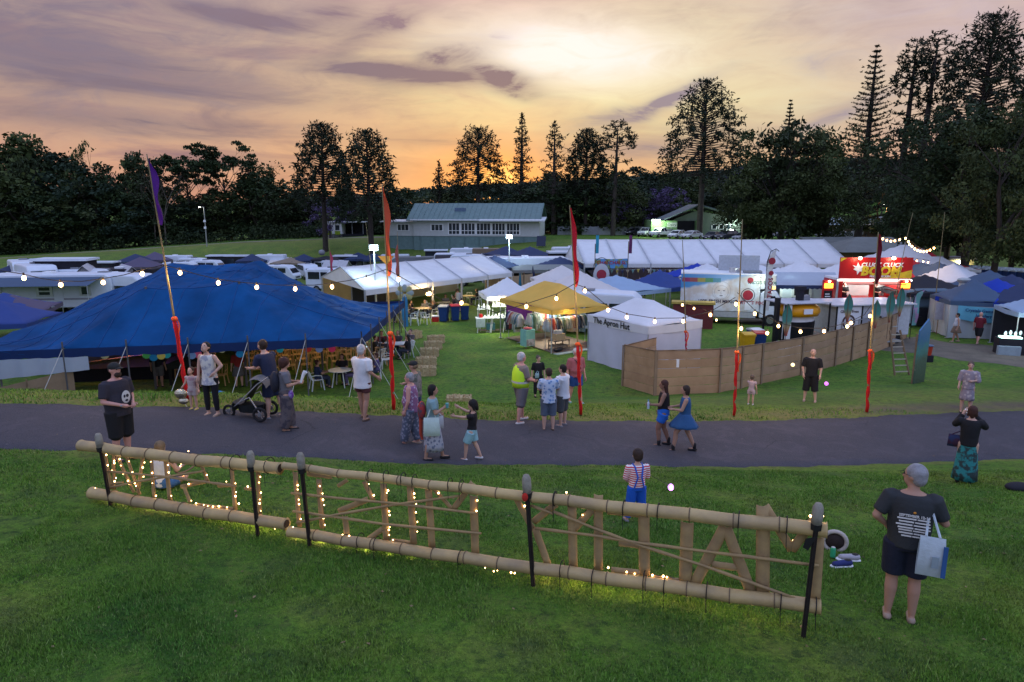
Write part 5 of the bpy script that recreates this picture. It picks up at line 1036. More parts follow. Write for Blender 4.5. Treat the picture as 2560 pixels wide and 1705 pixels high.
# ---------------------------------------------------------------- hessian fence by the road
def hessian_fence():
 HESV = [HES,mat('hessian_b',(.44,.29,.165),.95,.3,1.4,.5,60,col2=(.32,.20,.11)),mat('hessian_c',(.40,.27,.17),.95,.3,1.7,.5,60,col2=(.30,.19,.115))]
 base = [G(1640,905),G(1558,965),G(1636,989),G(1795,982),G(1900,960),G(2000,938),G(2085,915),G(2165,890),G(2222,868),G(2264,846)]
 tops = [1.72,1.74,1.74,1.74,1.72,1.72,1.72,1.74,1.74,1.76];base[0] = Vector((base[1].x+2.2,base[1].y+2.4,0));base[0].z = gz(base[0].x,base[0].y)
 t = thing('hessian_fence','long hessian-clad fence of stitched horizontal strips beside the lawn','fence',base[1]);O = Vector(base[1]);wd = mat('fence_timber',(.24,.16,.10),.9,.3,4)
 for k in range(len(base)-1):
  p,q = Vector(base[k]),Vector(base[k+1]);L = (q-p).length;n = max(1,round(L/2.2)) if k > 1 else 1
  for m in range(n):
   a,b = p.lerp(q,m/n),p.lerp(q,(m+1)/n);a.z,b.z = gz(a.x,a.y),gz(b.x,b.y);H = tops[k];nrm = Vector((b.y-a.y,a.x-b.x,0)).normalized()
   if nrm.y > 0: nrm = -nrm
   for r in range(5):
    z0,z1 = H*r/5,H*(r+1)/5;ph = rnd.uniform(0,6);off = .003*(4-r)
    def f(s,w): c = a.lerp(b,s)-O;h = z0+(z1-z0)*w;return tuple(c+nrm*(off+.004*math.sin(PI*w)+.012*math.sin(s*5+k+m))+Vector((0,0,h+(.012 if w < .5 else .0)-.03*math.sin(s*PI)*(h/H)+.006*math.sin(s*13+ph))))
    o = MB().grid(7,4,f).build('hessian_strip',HESV[rnd.randrange(3)],t,fix=False);s_ = o.modifiers.new('thick','SOLIDIFY');s_.thickness = .007
   c = a-O;MB().tube([c-nrm*.03+Vector((0,0,-.2)),c-nrm*.03+Vector((0,0,H+.03))],.04,6).build('post',wd,t)
   MB().box(-.06,.06,-.012,.0,0,H).build('post_cover',HES2,t,loc=c+nrm*.055,rot=(0,0,math.atan2((b-a).y,(b-a).x)))
   MB().beam(a-O+Vector((0,0,H+.005)),b-O+Vector((0,0,H-.005)),.05,.035).build('top_rail',wd,t)
 c = Vector(base[-1])-O;MB().tube([c+Vector((0,0,-.1)),c+Vector((0,0,1.8))],.05,6).build('post',wd,t)
 for k,(u,v,w) in enumerate([(1682,905,.34)]):
  P = Py(u,v,base[2].y+.35);s = thing('paper_notice','small pale paper notice pinned to the hessian fence near its corner','notice',(P.x,P.y-.16,P.z),R(-20));MB().box(-.2,.2,-.01,0,-.16,.16).build('sheet',M_WHITE,s)
 a,b = G(2284,960),G(2318,935);s = thing('painted_board','tall painted board, blue above and mossy green below, at the end of the hessian fence','art board',(a.x,a.y,0),.78)
 pm = bpy.data.materials.new('painted_board');pm.use_nodes = True;nb = NB(pm.node_tree);v = nb.n('ShaderNodeTexCoord').outputs['Object'];sp = nb.n('ShaderNodeSeparateXYZ');pm.node_tree.links.new(v,sp.inputs[0])
 w = nb.m('ADD',nb.m('MULTIPLY',sp.outputs[2],.27),nb.m('MULTIPLY',nb.noise(v,3.5,5,.7),.34));c = nb.ramp(w,[(.2,(.02,.05,.03)),(.5,(.05,.10,.07)),(.62,(.04,.20,.18)),(.74,(.015,.13,.26)),(1,(.02,.14,.32))])
 pm.node_tree.links.new(nb.mix(nb.ramp(nb.noise(v,9,4,.7),[(.55,0),(.7,.6)]),c,(.20,.20,.12)),pm.node_tree.nodes['Principled BSDF'].inputs['Base Color'])
 MB().prism([(0,.1),(1.5,.1),(1.6,2.5),(1.25,2.9),(.1,2.55)],'y',0,.05).build('board',pm,s)
 for x in (.1,.75,1.4): MB().box(x-.04,x+.04,.05,.12,0,2.4).build('brace',M_WOOD,s)
 P = G(2255,938);s = thing('wooden_ladder','pale wooden ladder leaning beside the painted board','ladder',(P.x,P.y,P.z),R(8));
 for x in (-.35,.35): MB().beam((x,0,0),(x*.7,.75,1.9),.05,.08).build('rail',M_WOOD,s)
 for k in range(7): z = .15+k*.26;x = .35*(1-.3*z/1.9);MB().beam((-x,.75*z/1.9,z),(x,.75*z/1.9,z),.045).build('rung',mat('rung',(.40,.36,.28),.8),s)
 P = Pz(2316,905,0);s = thing('red_bucket','red bucket with a blue-grey lid on the grass beside the painted board','bucket',(P.x,P.y,0));MB().loft([(0,0,.35,.17,.17),(0,0,.8,.21,.21)],14).build('pail',mat('bucket_red',(.45,.04,.02),.4),s);MB().tube([(0,0,.8),(0,0,.84)],.24,14).build('lid',mat('lid_blue',(.1,.16,.25),.4),s);MB().box(-.2,.2,-.2,.2,0,.35).build('crate_base',M_DARK,s)
hessian_fence()
# ---------------------------------------------------------------- food truck with Mexican lettering
def box_truck():
 yw = R(-14);A = Pz(1560,800,0);A = Vector((Py(1699,780,43.6).x,43.6,0));t = thing('food_truck','white box-bodied Mexican food truck painted with blue sky and a large face','truck',A,yw)
 t.scale = (.91,1,.93);L,Wd,H = 6.3,2.3,3.45;z0 = .95
 tw = bpy.data.materials.new('truck_side_art');tw.use_nodes = True;nb = NB(tw.node_tree);v = nb.n('ShaderNodeTexCoord').outputs['Object'];sp = nb.n('ShaderNodeSeparateXYZ');tw.node_tree.links.new(v,sp.inputs[0]);x,z = sp.outputs[0],sp.outputs[2]
 lineA = nb.m('ADD',nb.m('MULTIPLY_ADD',x,.22,2.15),nb.m('MULTIPLY',nb.noise(v,1.4,3,.5),.35));blue = nb.m('MULTIPLY',nb.m('MULTIPLY',nb.m('SUBTRACT',z,lineA),6,clamp=True),nb.m('MULTIPLY',nb.m('SUBTRACT',4.9,x),1.2,clamp=True))
 c = nb.mix(blue,nb.mix(nb.ramp(nb.noise(v,1.1,4,.6),[(.42,0),(.6,.8)]),(.62,.68,.72),(.50,.44,.36)),nb.mix(nb.m('MULTIPLY',nb.m('SUBTRACT',x,.3),.3,clamp=True),(.05,.25,.52),(.25,.42,.62)))
 tw.node_tree.links.new(c,tw.node_tree.nodes['Principled BSDF'].inputs['Base Color']);tw.node_tree.nodes['Principled BSDF'].inputs['Roughness'].default_value = .4
 b = MB().box(0,L-1.0,0,Wd,z0,H).box(L-.999,L,0,Wd,2.52,H).build('body',[tw],t);m = b.modifiers.new('bevel','BEVEL');m.width = .04;m.segments = 2
 MB().box(-.02,L+.02,.02,Wd,H+.002,H+.08).build('roof',M_WHITE,t);MB().box(.1,L-1.2,.03,Wd-.05,.55,z0-.01).build('skirt',mat('truck_skirt',(.42,.44,.45),.5),t)
 MB().box(.3,L+.5,.5,Wd-.5,.45,.62).build('chassis',M_BLACK,t)
 for k,c in enumerate([(.30,.05,.14),(.34,.10,.10),(.40,.36,.10),(.12,.32,.14),(.10,.30,.38)]): MB().box(.08+k*.52,.60+k*.52,-.012,-.003,2.92,3.2).build('colour_block',mat('block%d' % k,c,.5),t)
 ink = mat('truck_ink',(.03,.03,.06),.5);rd = mat('truck_red',(.38,.03,.05),.5)
 text('100% FRESH MEXICAN',.30,ink,t,(1.2,-.012,1.62),(PI/2,0,0),align='LEFT',bold=.006);text('STREET FOOD',.30,rd,t,(3.98,-.012,1.58),(PI/2,0,0),align='LEFT',bold=.006)
 text("PACO'S TACOS",.27,mat('truck_green',(.02,.16,.12),.5),t,(5.42,-.012,2.95),(PI/2,0,0),bold=.006)
 fm = mat('face_line',(.36,.38,.40),.6);MB().torus((2.75,-.008,2.25),.46,.008,30,4,'y').torus((2.75,-.008,2.35),.62,.006,30,4,'y').build('face_outline',fm,t)
 MB().ell((2.58,-.006,2.36),.085,.008,.03).ell((2.92,-.006,2.36),.085,.008,.03).ell((2.75,-.006,2.02),.12,.008,.035).tube([(2.75,-.006,2.36),(2.71,-.006,2.17),(2.78,-.006,2.15)],.008,4).build('face_features',mat('face_dark',(.20,.21,.23),.6),t)
 MB().tube([(4.52,-.016,2.1),(4.52,-.003,2.1)],.34,24).build('emblem_disc',rd,t);MB().torus((4.52,-.01,2.1),.44,.02,26,4,'y').build('emblem_ring',ink,t);MB().tube([(4.62,-.016,3.1),(4.62,-.003,3.1)],.2,20).build('emblem_disc',rd,t)
 MB().box(4.35,4.75,-.02,-.003,1.1,1.62).build('menu_board',M_WHITE,t);MB().box(5.9,6.28,-.03,-.003,2.56,2.72).build('lit_letters',mat('amber_glow',(1,.6,.1),.5,emit=(1,.55,.1),estr=2.2),t)
 MB().tube([(3.6,.9,H+.08),(3.6,.9,H+.42)],.36,20).build('roof_vent',M_ALU,t);MB().box(4.2,5.4,.4,1.2,H+.08,H+.24).build('roof_unit',M_GREY,t)
 MB().box(2.6,5.4,Wd+.02,Wd+.1,H,H+1.15).build('raised_hatch',mat('hatch_grey',(.42,.46,.50),.5),t)
 c0 = L-.96;poly = [(c0,.55),(c0,2.25),(c0+.25,2.42),(c0+1.05,2.4),(c0+1.55,1.55),(c0+1.65,1.2),(c0+1.68,.55)]
 b = MB().prism(poly,'y',.1,Wd-.1).build('cab',VW,t);m = b.modifiers.new('bevel','BEVEL');m.width = .07;m.segments = 2
 MB().prism([(c0+.28,1.42),(c0+.28,2.08),(c0+.95,2.08),(c0+1.33,1.42)],'y',.075,.098).build('door_window',CARG,t)
 MB().add([(c0+1.585,.25,1.58),(c0+1.585,Wd-.25,1.58),(c0+1.12,Wd-.25,2.34),(c0+1.12,.25,2.34)],[(0,1,2,3)]).build('windscreen',CARG,t)
 MB().box(c0+1.66,c0+1.74,.2,Wd-.2,.6,.82).build('bumper',M_GREY,t);MB().box(c0+1.67,c0+1.71,.6,Wd-.6,.95,1.1).build('grille',M_BLACK,t)
 for y in (.35,Wd-.35): MB().ell((c0+1.68,y,1.0),.05,.15,.1,8,6).build('headlight',HL,t)
 MB().box(c0+1.25,c0+1.35,-.15,.02,1.5,1.85).build('mirror',M_BLACK,t);MB().box(c0+.35,c0+.5,.06,.09,1.22,1.27).build('handle',M_BLACK,t)
 for x in (c0+.75,1.6):
  for y in (.22,Wd-.22): w = obj('wheel',WM[0],t,(x,y,.42),(0,0,PI/2));w.scale = (1.2,1.3,1.3);obj('rim',WM[1],w)
 lamp('POINT',(5.3,-.9,3.2),25,(.85,1,.9),.1,parent=t);lamp('POINT',(2.9,-1.4,2.6),12,(1,.95,.85),.1,parent=t)
 P = Py(1722,745,42.2);s = thing('striped_stall_awning','small red and yellow topped counter beside the back of the food truck','stall',(P.x-1.2,41.6,0),R(-14));MB().box(0,2.6,0,.9,1.55,1.68).build('top',mat('awning_yellow',(.5,.36,.08),.6),s);MB().box(.1,2.5,.1,.8,0,1.5).build('counter',mat('counter_maroon',(.16,.03,.03),.6),s)
box_truck()
def feather_flag(u,v0,vtop,y,label,m1,m2=None,w=.55,dots=True):
 P = Py(u,v0,y);top = Py(u,vtop,y);b = gz(P.x,y);H = top.z-b;t = thing('feather_flag',label,'flag',(P.x,y,b));pts = [(.0,0,0),(0,0,H*.5),(.02,0,H*.85),(.18,0,H*.97),(.48,0,H),(.66,0,H*.97)]
 MB().tube(pts,.022,6).build('pole',M_BLACK,t)
 def f(s,q):
  zz = .28+.72*q;x0 = 0 if zz < .85 else .5*((zz-.85)/.15)**1.6;ww = w*(1-.25*(1-q)) if q < .86 else w*(1-(q-.86)/.14*.9)+.0;return (x0+s*ww*(1-.3*max(0,(zz-.9)*10)),.05*math.sin(q*9+s*2),H*zz)
 MB().grid(5,20,f).build('flag_cloth',m1,t,smooth=True)
 if dots:
  for (z,c) in ((.86,1),(.72,0)): MB().tube([(.27,-.05,H*z),(.27,-.075,H*z)],.2 if c else .14,14).build('emblem',mat('emblem_red',(.35,.03,.05),.6),t)
  text('TACOS',.36,mat('emblem_red',(.4,.03,.05)),t,(.27,-.09,H*.55),(PI/2,-PI/2,0),bold=.01)
 return t
feather_flag(1905,830,622,39.5,'tall white feather flag with red dots beside the food truck',cloth('feather_white',(.58,.60,.62)),w=.42)
t = thing('teardrop_sign','white teardrop flag with a large red disc in front of the long marquee','flag',(Py(1503,705,50).x,50,0));MB().ell((0,0,2.35),.62,.03,1.0,20,12).build('cloth',cloth('feather_white',(.6,.6,.6)),t);MB().tube([(0,-.05,2.55),(0,-.03,2.55)],.36,20).build('disc',mat('emblem_red',(.3,.03,.04)),t);MB().tube([(0,0,0),(0,0,1.4)],.02,6).build('pole',M_BLACK,t);MB().torus((0,0,2.35),.8,.02,24,4,'y').build('rim',M_BLACK,t).scale = (.8,1,1.2)
# ---------------------------------------------------------------- coffee / dome trailer
def dome_trailer():
 P = Pz(1990,860,0);P = Vector((Py(1965,850,35.5).x,35.5,0));t = thing('dome_food_trailer','black food trailer with a yellow dome awning, tin roof and square chimney','trailer',P,R(12));y_ = mat('dome_yellow',(.78,.34,.01),.35,.06,2)
 MB().loft([(1.2,.9,.35,1.15,.85),(1.2,.9,1.5,1.2,.9),(1.2,.9,1.52,1.2,.9)],24).build('body',M_BLACK,t)
 MB().loft([(1.2,.9,1.52,1.16,.86),(1.2,.9,1.85,1.1,.8)],24).build('counter_band',M_WHITE,t)
 MB().loft([(1.2,.8,1.86,1.3,1.02),(1.2,.8,2.1,1.42,1.12),(1.2,.8,2.35,1.34,1.06),(1.2,.8,2.55,1.0,.8),(1.2,.8,2.6,.4,.3)],28).build('dome',y_,t,smooth=True)
 MB().box(.85,1.45,-.36,-.32,2.05,2.35).build('dome_badge',M_WHITE,t)
 MB().box(-.45,2.7,-.35,2.0,2.66,2.72).build('roof',mat('tin_roof',(.55,.57,.62),.4),t)
 MB().box(1.15,1.5,.7,1.05,2.72,3.5).box(1.05,1.6,.65,1.1,3.35,3.55).build('chimney',M_DARK,t);MB().prism([(1.5,2.72),(1.95,2.72),(1.9,3.05),(1.5,2.95)],'y',.7,1.05).build('flue',M_GREY,t)
 for x,y in ((-.4,-.3),(2.65,-.3),(-.4,1.9),(2.65,1.9)): MB().box(x-.04,x+.04,y-.04,y+.04,0,2.66).build('post',M_BLACK,t)
 MB().box(-.78,-.56,0,.3,0,3.0).build('flue_pipe',M_BLACK,t)
 MB().box(-.42,.12,-.2,-.14,.6,2.6).build('menu_panel',M_WHITE,t);text('TENT',.22,mat('truck_ink',(0,0,0)),t,(-.14,-.215,2.25),(PI/2,0,0));MB().box(-.30,-.05,-.215,-.2,1.4,1.8).build('menu_art',mat('emblem_red',(0,0,0)),t)
 t.scale = (.86,.86,.9)
 s = thing('chilli_trailer','grey-roofed trailer with white board of dark swirled lettering','trailer',(P.x+2.9,P.y+.8,0),R(8));MB().box(0,4.4,0,2.3,.5,2.16).build('body',mat('trailer_white',(.50,.52,.56),.5),s);MB().box(-.3,4.6,-.2,2.5,2.17,2.24).build('roof',mat('tin_roof',(.5,.5,.5)),s)
 MB().box(.05,1.45,-.05,-.01,.7,2.1).build('board',M_WHITE,s);text('Gluten Free',.22,mat('swirl_brown',(.09,.05,.05),.7),s,(.75,-.06,1.85),(PI/2,0,0),bold=.004);MB().torus((.75,-.055,1.3),.33,.05,20,5,'y').build('swirl',mat('swirl_brown',(.09,.05,.05)),s)
 for x in (.02,1.5): MB().box(x-.03,x+.03,-.08,-.02,.2,2.17).build('frame',M_BLACK,s)
 for x in (1.7,3.7): obj('wheel',WM[0],s,(x,.1,.32),(0,0,PI/2))
 for k,z in enumerate((.55,1.0)): MB().beam((1.4,-.9,z),(3.6,-.7,z+.15),.035).build('hand_rail',M_ALU,s)
 MB().box(1.5,3.4,-1.0,-.05,.3,.36).build('step_platform',M_ALU,s)
dome_trailer()
# ---------------------------------------------------------------- red chicken truck
def red_truck():
 P = Vector((Py(2088,790,43.4).x,43.4,.22));t = thing('red_food_van','bright red and yellow food van with lit serving hatches and a big lettered sign','food van',P,R(-3));t.scale = (1.05,1,1);rd = mat('van_red',(.48,.012,.012),.35,.04,2);ye = mat('sign_yellow',(.75,.55,.03),.4);L = 4.15
 b = MB().box(0,L,.04,2.3,.6,1.35).box(0,.30,.04,2.3,1.36,2.55).box(L-.42,L,.04,2.3,1.36,2.55).box(1.92,2.20,.04,.16,1.36,2.55).build('body',rd,t)
 MB().box(.02,L-.02,.0,2.3,2.56,2.7).build('roof',M_WHITE,t);MB().box(.3,L-.42,2.15,2.28,1.36,2.55).build('inner_wall',M_WHITE,t);MB().box(.3,L-.42,.3,2.14,2.48,2.54).build('ceiling',M_WHITE,t)
 s = MB().box(-.05,L+.05,-.16,-.06,2.72,4.05).build('sign_board',rd,t)
 MB().prism([(L+.04,2.76),(L+.04,3.28),(2.3,2.76)],'y',-.175,-.163).prism([(-.04,4.02),(-.04,3.78),(.35,4.02)],'y',-.175,-.163).build('sign_flash',ye,t)
 wh = mat('sign_white',(.85,.85,.85),.4);text('CLUCK CLUCK',.36,wh,t,(2.4,-.185,3.58),(PI/2,0,0),bold=.014,shear=.15);text('BOOM',.78,ye,t,(2.35,-.19,3.18),(PI/2,0,0),bold=.035,shear=.15);text('FRIED CHICKEN',.17,wh,t,(2.35,-.185,2.86),(PI/2,0,0),bold=.006)
 MB().prism([(.75,3.3),(.95,3.2),(1.0,2.95),(1.12,3.18),(1.38,3.12),(1.22,3.34),(1.36,3.55),(1.12,3.5),(.98,3.75),(.93,3.5),(.68,3.56),(.85,3.4)],'y',-.182,-.166).build('starburst',wh,t)
 for (x0,x1) in ((.3,1.9),(2.22,L-.42)):
  MB().sheet((x0,-.02,2.55),(x1,-.02,2.55),(x1-.05,-.75,2.42),(x0-.05,-.75,2.42),.04).build('hatch_lid',mat('hatch_red',(.55,.08,.06),.4),t);MB().box(x0-.03,x1+.03,-.22,.04,1.3,1.36).build('serving_shelf',M_WHITE,t)
 MB().box(-.08,-.0,-.1,.06,.3,2.7).box(L,L+.08,-.1,.06,.3,2.7).build('corner_post',M_ALU,t)
 MB().box(-.1,L+.1,-.2,-.05,2.56,2.66).build('light_bar',mat('bar_glow',(1,1,1),.5,emit=(1,.95,.85),estr=1.3),t)
 for x in (1.0,2.9): obj('wheel',WM[0],t,(x,.2,.32),(0,0,PI/2))
 y2 = mat('yellow_glow_sign',(1,.7,.05),.5,emit=(1,.58,.02),estr=1.6);MB().box(1.35,2.5,-.6,-.55,.45,1.3).build('lit_menu_sign',y2,t);text("IT'S ON",.30,wh,t,(1.92,-.61,1.06),(PI/2,0,0),bold=.01);text('CHOOK',.30,wh,t,(1.92,-.61,.72),(PI/2,0,0),bold=.01)
 for (x,e) in ((1.0,26),(3.05,26)): lamp('POINT',(x,1.1,2.35),e,(1,.97,.9),.15,parent=t)
 for (x,n) in ((.95,'left'),(2.95,'right')):
  l = thing('sign_spotlight','glowing spotlight on the top edge of the red sign, %s one' % n,'light',(P.x+x*1.05,P.y-.5,4.24));MB().ell((0,0,0),.12,.1,.09,10,6).build('bulb',mat('spot_glow',(1,1,1),.5,emit=(1,.80,.45),estr=12),l);MB().beam((0,0,.05),(0,.4,.1),.03).build('arm',M_BLACK,l)
  lamp('POINT',(0,-.25,-.1),9,(1,.8,.5),.1,parent=l)
 for (u,n,lab) in ((2067,0,'narrow red menu tower with glowing header left of the red food van'),(2258,1,'narrow menu tower with glowing orange header right of the red food van')):
  q = Py(u,760,42.6);s = thing('menu_tower',lab,'menu sign',(q.x-.3,42.6,.15));MB().box(0,.62,0,.2,.4,2.75).build('panel',rd,s);MB().box(.06,.56,-.03,-.005,.9,2.1).build('menu_board',M_BLACK,s);MB().box(.04,.58,-.04,-.01,2.25,2.55).build('lit_header',mat('header_glow',(1,.5,.1),.5,emit=(1,.34,.02),estr=2.5),s)
  for k in range(6): MB().box(.12,.5-.05*(k%3),-.045,-.035,1.1+k*.15,1.16+k*.15).build('menu_line',wh,s)
  MB().ell((.31,-.1,2.68),.07,.06,.06,8,6).build('bulb',mat('spot_glow',(1,1,1)),s)
 q = Pz(2310,810,0);s = thing('striped_table','red and yellow patterned counter table right of the fence end','table',(q.x-.9,q.y,0),R(-4));MB().box(0,2.0,0,.9,.9,.96).build('tabletop',mat('table_pattern',(.45,.04,.02),.5,.3,3,col2=(.6,.45,.04),kind='patch'),s);MB().box(.02,1.98,-.02,.0,.3,.9).build('front_cloth',mat('cloth_red',(.40,.04,.03),.6,.3,4,col2=(.5,.4,.1),kind='patch'),s)
 for x in (.05,1.9):
  for y in (.05,.8): MB().box(x,x+.05,y,y+.05,0,.9).build('leg',M_BLACK,s)
red_truck()
# ---------------------------------------------------------------- awning camper between the trucks
P = Py(1985,760,47);t = thing('awning_stall','white camper stall with scalloped blue-edged awning behind the dome trailer','stall',(P.x-3.2,46.5,0),R(-3));MB().box(.2,5.6,1.2,3.2,.5,2.5).build('body',VW,t);MB().sheet((0,1.2,2.95),(6,1.2,2.95),(5.4,-1.2,2.3),(.2,-1.2,2.3),.02).build('awning',cloth('awning_pale',(.48,.54,.62)),t)
MB().grid(33,2,lambda s,q: (.2+5.2*s,-1.21,2.3-(0 if q else .22+.06*abs(math.sin(s*PI*16))))).build('awning_fringe',C_NAVY,t)
window(t,1.0,2.4,1.3,2.1,1.2,1,1);window(t,3.2,4.4,1.3,2.1,1.2,1,1);lamp('POINT',(2.6,.4,2.3),30,(.8,1,.9),.2,parent=t)
# ---------------------------------------------------------------- IBC tank and bins
P = Pz(1985,905,0);P = Vector((Py(1985,880,31.5).x,31.5,0));t = thing('water_tank','white caged bulk water tank behind the hessian fence','tank',P,R(15));b = MB().box(-.55,.55,-.5,.5,.15,1.0).build('tank',mat('tank_white',(.62,.64,.68),.5),t);m = b.modifiers.new('bevel','BEVEL');m.width = .08;m.segments = 2
mb = MB()
for k in range(7): x = -.6+k*.2;mb.tube([(x,-.56,.1),(x,-.56,1.1)],.012,4).tube([(x,.56,.1),(x,.56,1.1)],.012,4).tube([(x,-.56,1.1),(x,.56,1.1)],.012,4)
for z in (.35,.7,1.1): mb.tube([(-.6,-.56,z),(.6,-.56,z),(.6,.56,z),(-.6,.56,z),(-.6,-.56,z)],.014,4)
mb.build('cage',M_GREY,t);MB().box(-.6,.6,-.56,.56,0,.12).build('pallet',M_WOOD,t);MB().tube([(0,0,1.0),(0,0,1.08)],.12,12).build('cap',M_BLACK,t)
def bin_proto(bc,lc,label,P,yaw,openlid=False,group=None):
 t = thing('wheelie_bin',label,'bin',P,R(yaw),group);bm_ = mat('bin_%d%d%d' % tuple(int(x*99) for x in bc),bc,.45);lm_ = mat('lid_%d%d%d' % tuple(int(x*99) for x in lc),lc,.45)
 MB().add([(-.22,-.27,.06),(.22,-.27,.06),(.22,.24,.06),(-.22,.24,.06),(-.29,-.36,.98),(.29,-.36,.98),(.29,.33,.98),(-.29,.33,.98)],[(0,3,2,1),(4,5,6,7),(0,1,5,4),(1,2,6,5),(2,3,7,6),(3,0,4,7)]).build('body',bm_,t)
 MB().box(-.31,.31,-.38,.35,.95,1.0).build('rim',bm_,t);MB().prism([(-.40,1.01),(-.38,1.06),(.1,1.12),(.36,1.08),(.38,1.01)],'x',-.31,.31).build('lid',lm_,t);MB().tube([(-.25,.40,.98),(.25,.40,.98)],.02,6).build('handle',bm_,t)
 MB().box(-.11,.11,-.345,-.325,.52,.80).build('label_plate',M_WHITE,t).rotation_euler = (R(-5.6),0,0)
 for x in (-.24,.24): MB().tube([(x-.03,.24,.1),(x+.03,.24,.1)],.1,12).build('wheel',TYRE,t)
 return t
BLU = (.015,.05,.19)
bin_proto(BLU,(.55,.52,.42),'blue wheelie bin with cream lid, left of the three by the white gazebo',Pz(1110,804,0),-8);bin_proto(BLU,(.55,.02,.02),'blue wheelie bin with red lid, middle of the three',Pz(1138,802,0),10);bin_proto(BLU,(.65,.48,.02),'blue wheelie bin with yellow lid, right of the three',Pz(1162,800,0),4)
bin_proto((.62,.36,.01),(.62,.36,.01),'yellow wheelie bin behind the hessian fence',Pz(1865,884,0),5);bin_proto(BLU,(.5,.03,.03),'dark blue wheelie bin with red lid beside the yellow bin',Pz(1895,880,0),-5);bin_proto(BLU,(.6,.6,.62),'dark blue wheelie bin with white lid behind the yellow bin',Pz(1885,872,0),15)
# ---------------------------------------------------------------- teal-red petal fans along the fence
for k,(u,v0,vt,y) in enumerate([(1965,835,760,30.6),(2118,800,735,34.2),(2187,815,750,33.5),(2222,805,728,34.6),(2248,790,718,36.5)]):
 a = Py(u,v0,y);b = Py(u,vt,y);t = thing('petal_banner','green and red petal-shaped banner on the hessian fence, %s of five from the left' % ['first','second','third','fourth','fifth'][k],'banner',(a.x,y,max(0,a.z-.9)));h = b.z-a.z+.9
 m = bpy.data.materials.get('petal') or bpy.data.materials.new('petal')
 if not m.use_nodes:
  m.use_nodes = True;nb = NB(m.node_tree);sp = nb.n('ShaderNodeSeparateXYZ');m.node_tree.links.new(nb.n('ShaderNodeTexCoord').outputs['Object'],sp.inputs[0]);m.node_tree.links.new(nb.ramp(nb.m('DIVIDE',sp.outputs[2],2.4),[(.35,(.30,.03,.03)),(.5,(.28,.22,.10)),(.62,(.05,.20,.17)),(1,(.03,.16,.13))]),m.node_tree.nodes['Principled BSDF'].inputs['Base Color'])
 MB().grid(7,14,lambda s,q: ((s-.5)*.46*math.sin(PI*min(.97,q**1.5*.9+.08)),.06*math.cos((s-.5)*PI),h*(.35+.65*q))).build('cloth',m,t,smooth=True);MB().tube([(0,.05,0),(0,.05,h)],.015,5).build('pole',M_WOOD,t)
mb = MB();A = Vector((Py(2100,860,34.8).x,34.8,0));B = Vector((Py(2262,800,38.6).x,38.6,0));t = thing('deck_railing','grey metal railing behind the right end of the hessian fence','railing',A)
for z in (.6,1.05,1.5): MB().beam((0,0,z),B-A+Vector((0,0,z)),.04).build('rail',M_ALU,t)
for k in range(5): p = (B-A)*(k/4);MB().beam(p,p+Vector((0,0,1.55)),.05).build('post',M_ALU,t)
P = Pz(2405,800,0);P = Py(2398,780,41);t = thing('gate_pillar','pale rounded gate pillar left of the crystals stall','pillar',(P.x,41,0));MB().tube([(0,0,0),(0,0,2.9),(0,0,3.0),(0,0,3.05)],[.22,.20,.3,.34],14).build('shaft',mat('pillar_pale',(.42,.46,.46),.7),t);MB().ell((.05,0,3.1),.38,.3,.12,14,6).build('cap',mat('pillar_pale',(.4,.4,.4)),t)
P = Py(2330,760,42.5);t = thing('covered_trailer','trailer under a dark blue tarpaulin right of the red food van','trailer',(P.x-1.2,42.5,0),R(-6));b = MB().box(0,2.3,0,1.8,1.1,2.35).build('tarpaulin',cloth('tarp_blue',(.10,.15,.20),0.),t);m = b.modifiers.new('bevel','BEVEL');m.width = .22;m.segments = 3
MB().box(.05,2.2,.05,1.7,.4,1.15).build('body',M_DARK,t);MB().box(-.75,-.05,-.1,.3,.2,2.3).build('pale_panel',mat('panel_pale',(.30,.38,.42),.6),t)
for x in (.5,1.8): obj('wheel',WM[0],t,(x,0,.32),(0,0,PI/2))
P = Py(2298,770,40);t = thing('upright_sign','small pale upright sign on a post near the fence end','sign',(P.x+.9,39.5,0),R(-10));MB().box(-.22,.22,-.02,.02,.9,1.9).build('board',mat('sign_grey',(.40,.38,.42),.6),t);MB().box(-.02,.02,.02,.06,0,1.2).build('post',M_WOOD,t)
feather_flag(2278,810,725,38.3,'small teal and mauve feather flag at the end of the hessian fence',mat('feather_teal',(.12,.30,.28),.7,.3,2,col2=(.35,.22,.36),kind='patch'),w=.4,dots=False)
# ---------------------------------------------------------------- pottery shelf under the white gazebo
t = thing('trestle_shelf','white trestle table with raised shelf of pottery under the white gazebo','table',Pz(1232,832,0));t.rotation_euler = (0,0,R(8));W1 = mat('bright_white',(.80,.82,.80),.5)
MB().box(-1.0,.9,0,.6,.86,.9).build('tabletop',W1,t);MB().box(-.9,-.1,.25,.5,1.38,1.41).box(0,.85,.25,.5,1.52,1.55).build('upper_shelf',W1,t);MB().box(-.85,.8,.1,.5,.12,.15).build('lower_shelf',M_WOOD,t)
for x in (-.8,-.05,.02,.75):
 MB().beam((x-.12,.05,0),(x,.08,.86),.035).build('leg',W1,t);MB().beam((x+.12,.55,0),(x,.5,.86),.035).build('leg',W1,t)
for x in (-.85,-.15,.05,.8): MB().box(x-.015,x+.015,.36,.39,.9,1.4).build('shelf_upright',W1,t)
MB().box(-1.0,-.45,-.02,0,.35,.86).build('cloth_drop',mat('drop_cloth',(.45,.52,.50),.8),t)
MB().box(-.35,.15,.1,.5,.16,.55).build('storage_tub',mat('tub_teal',(.05,.16,.18),.5),t)
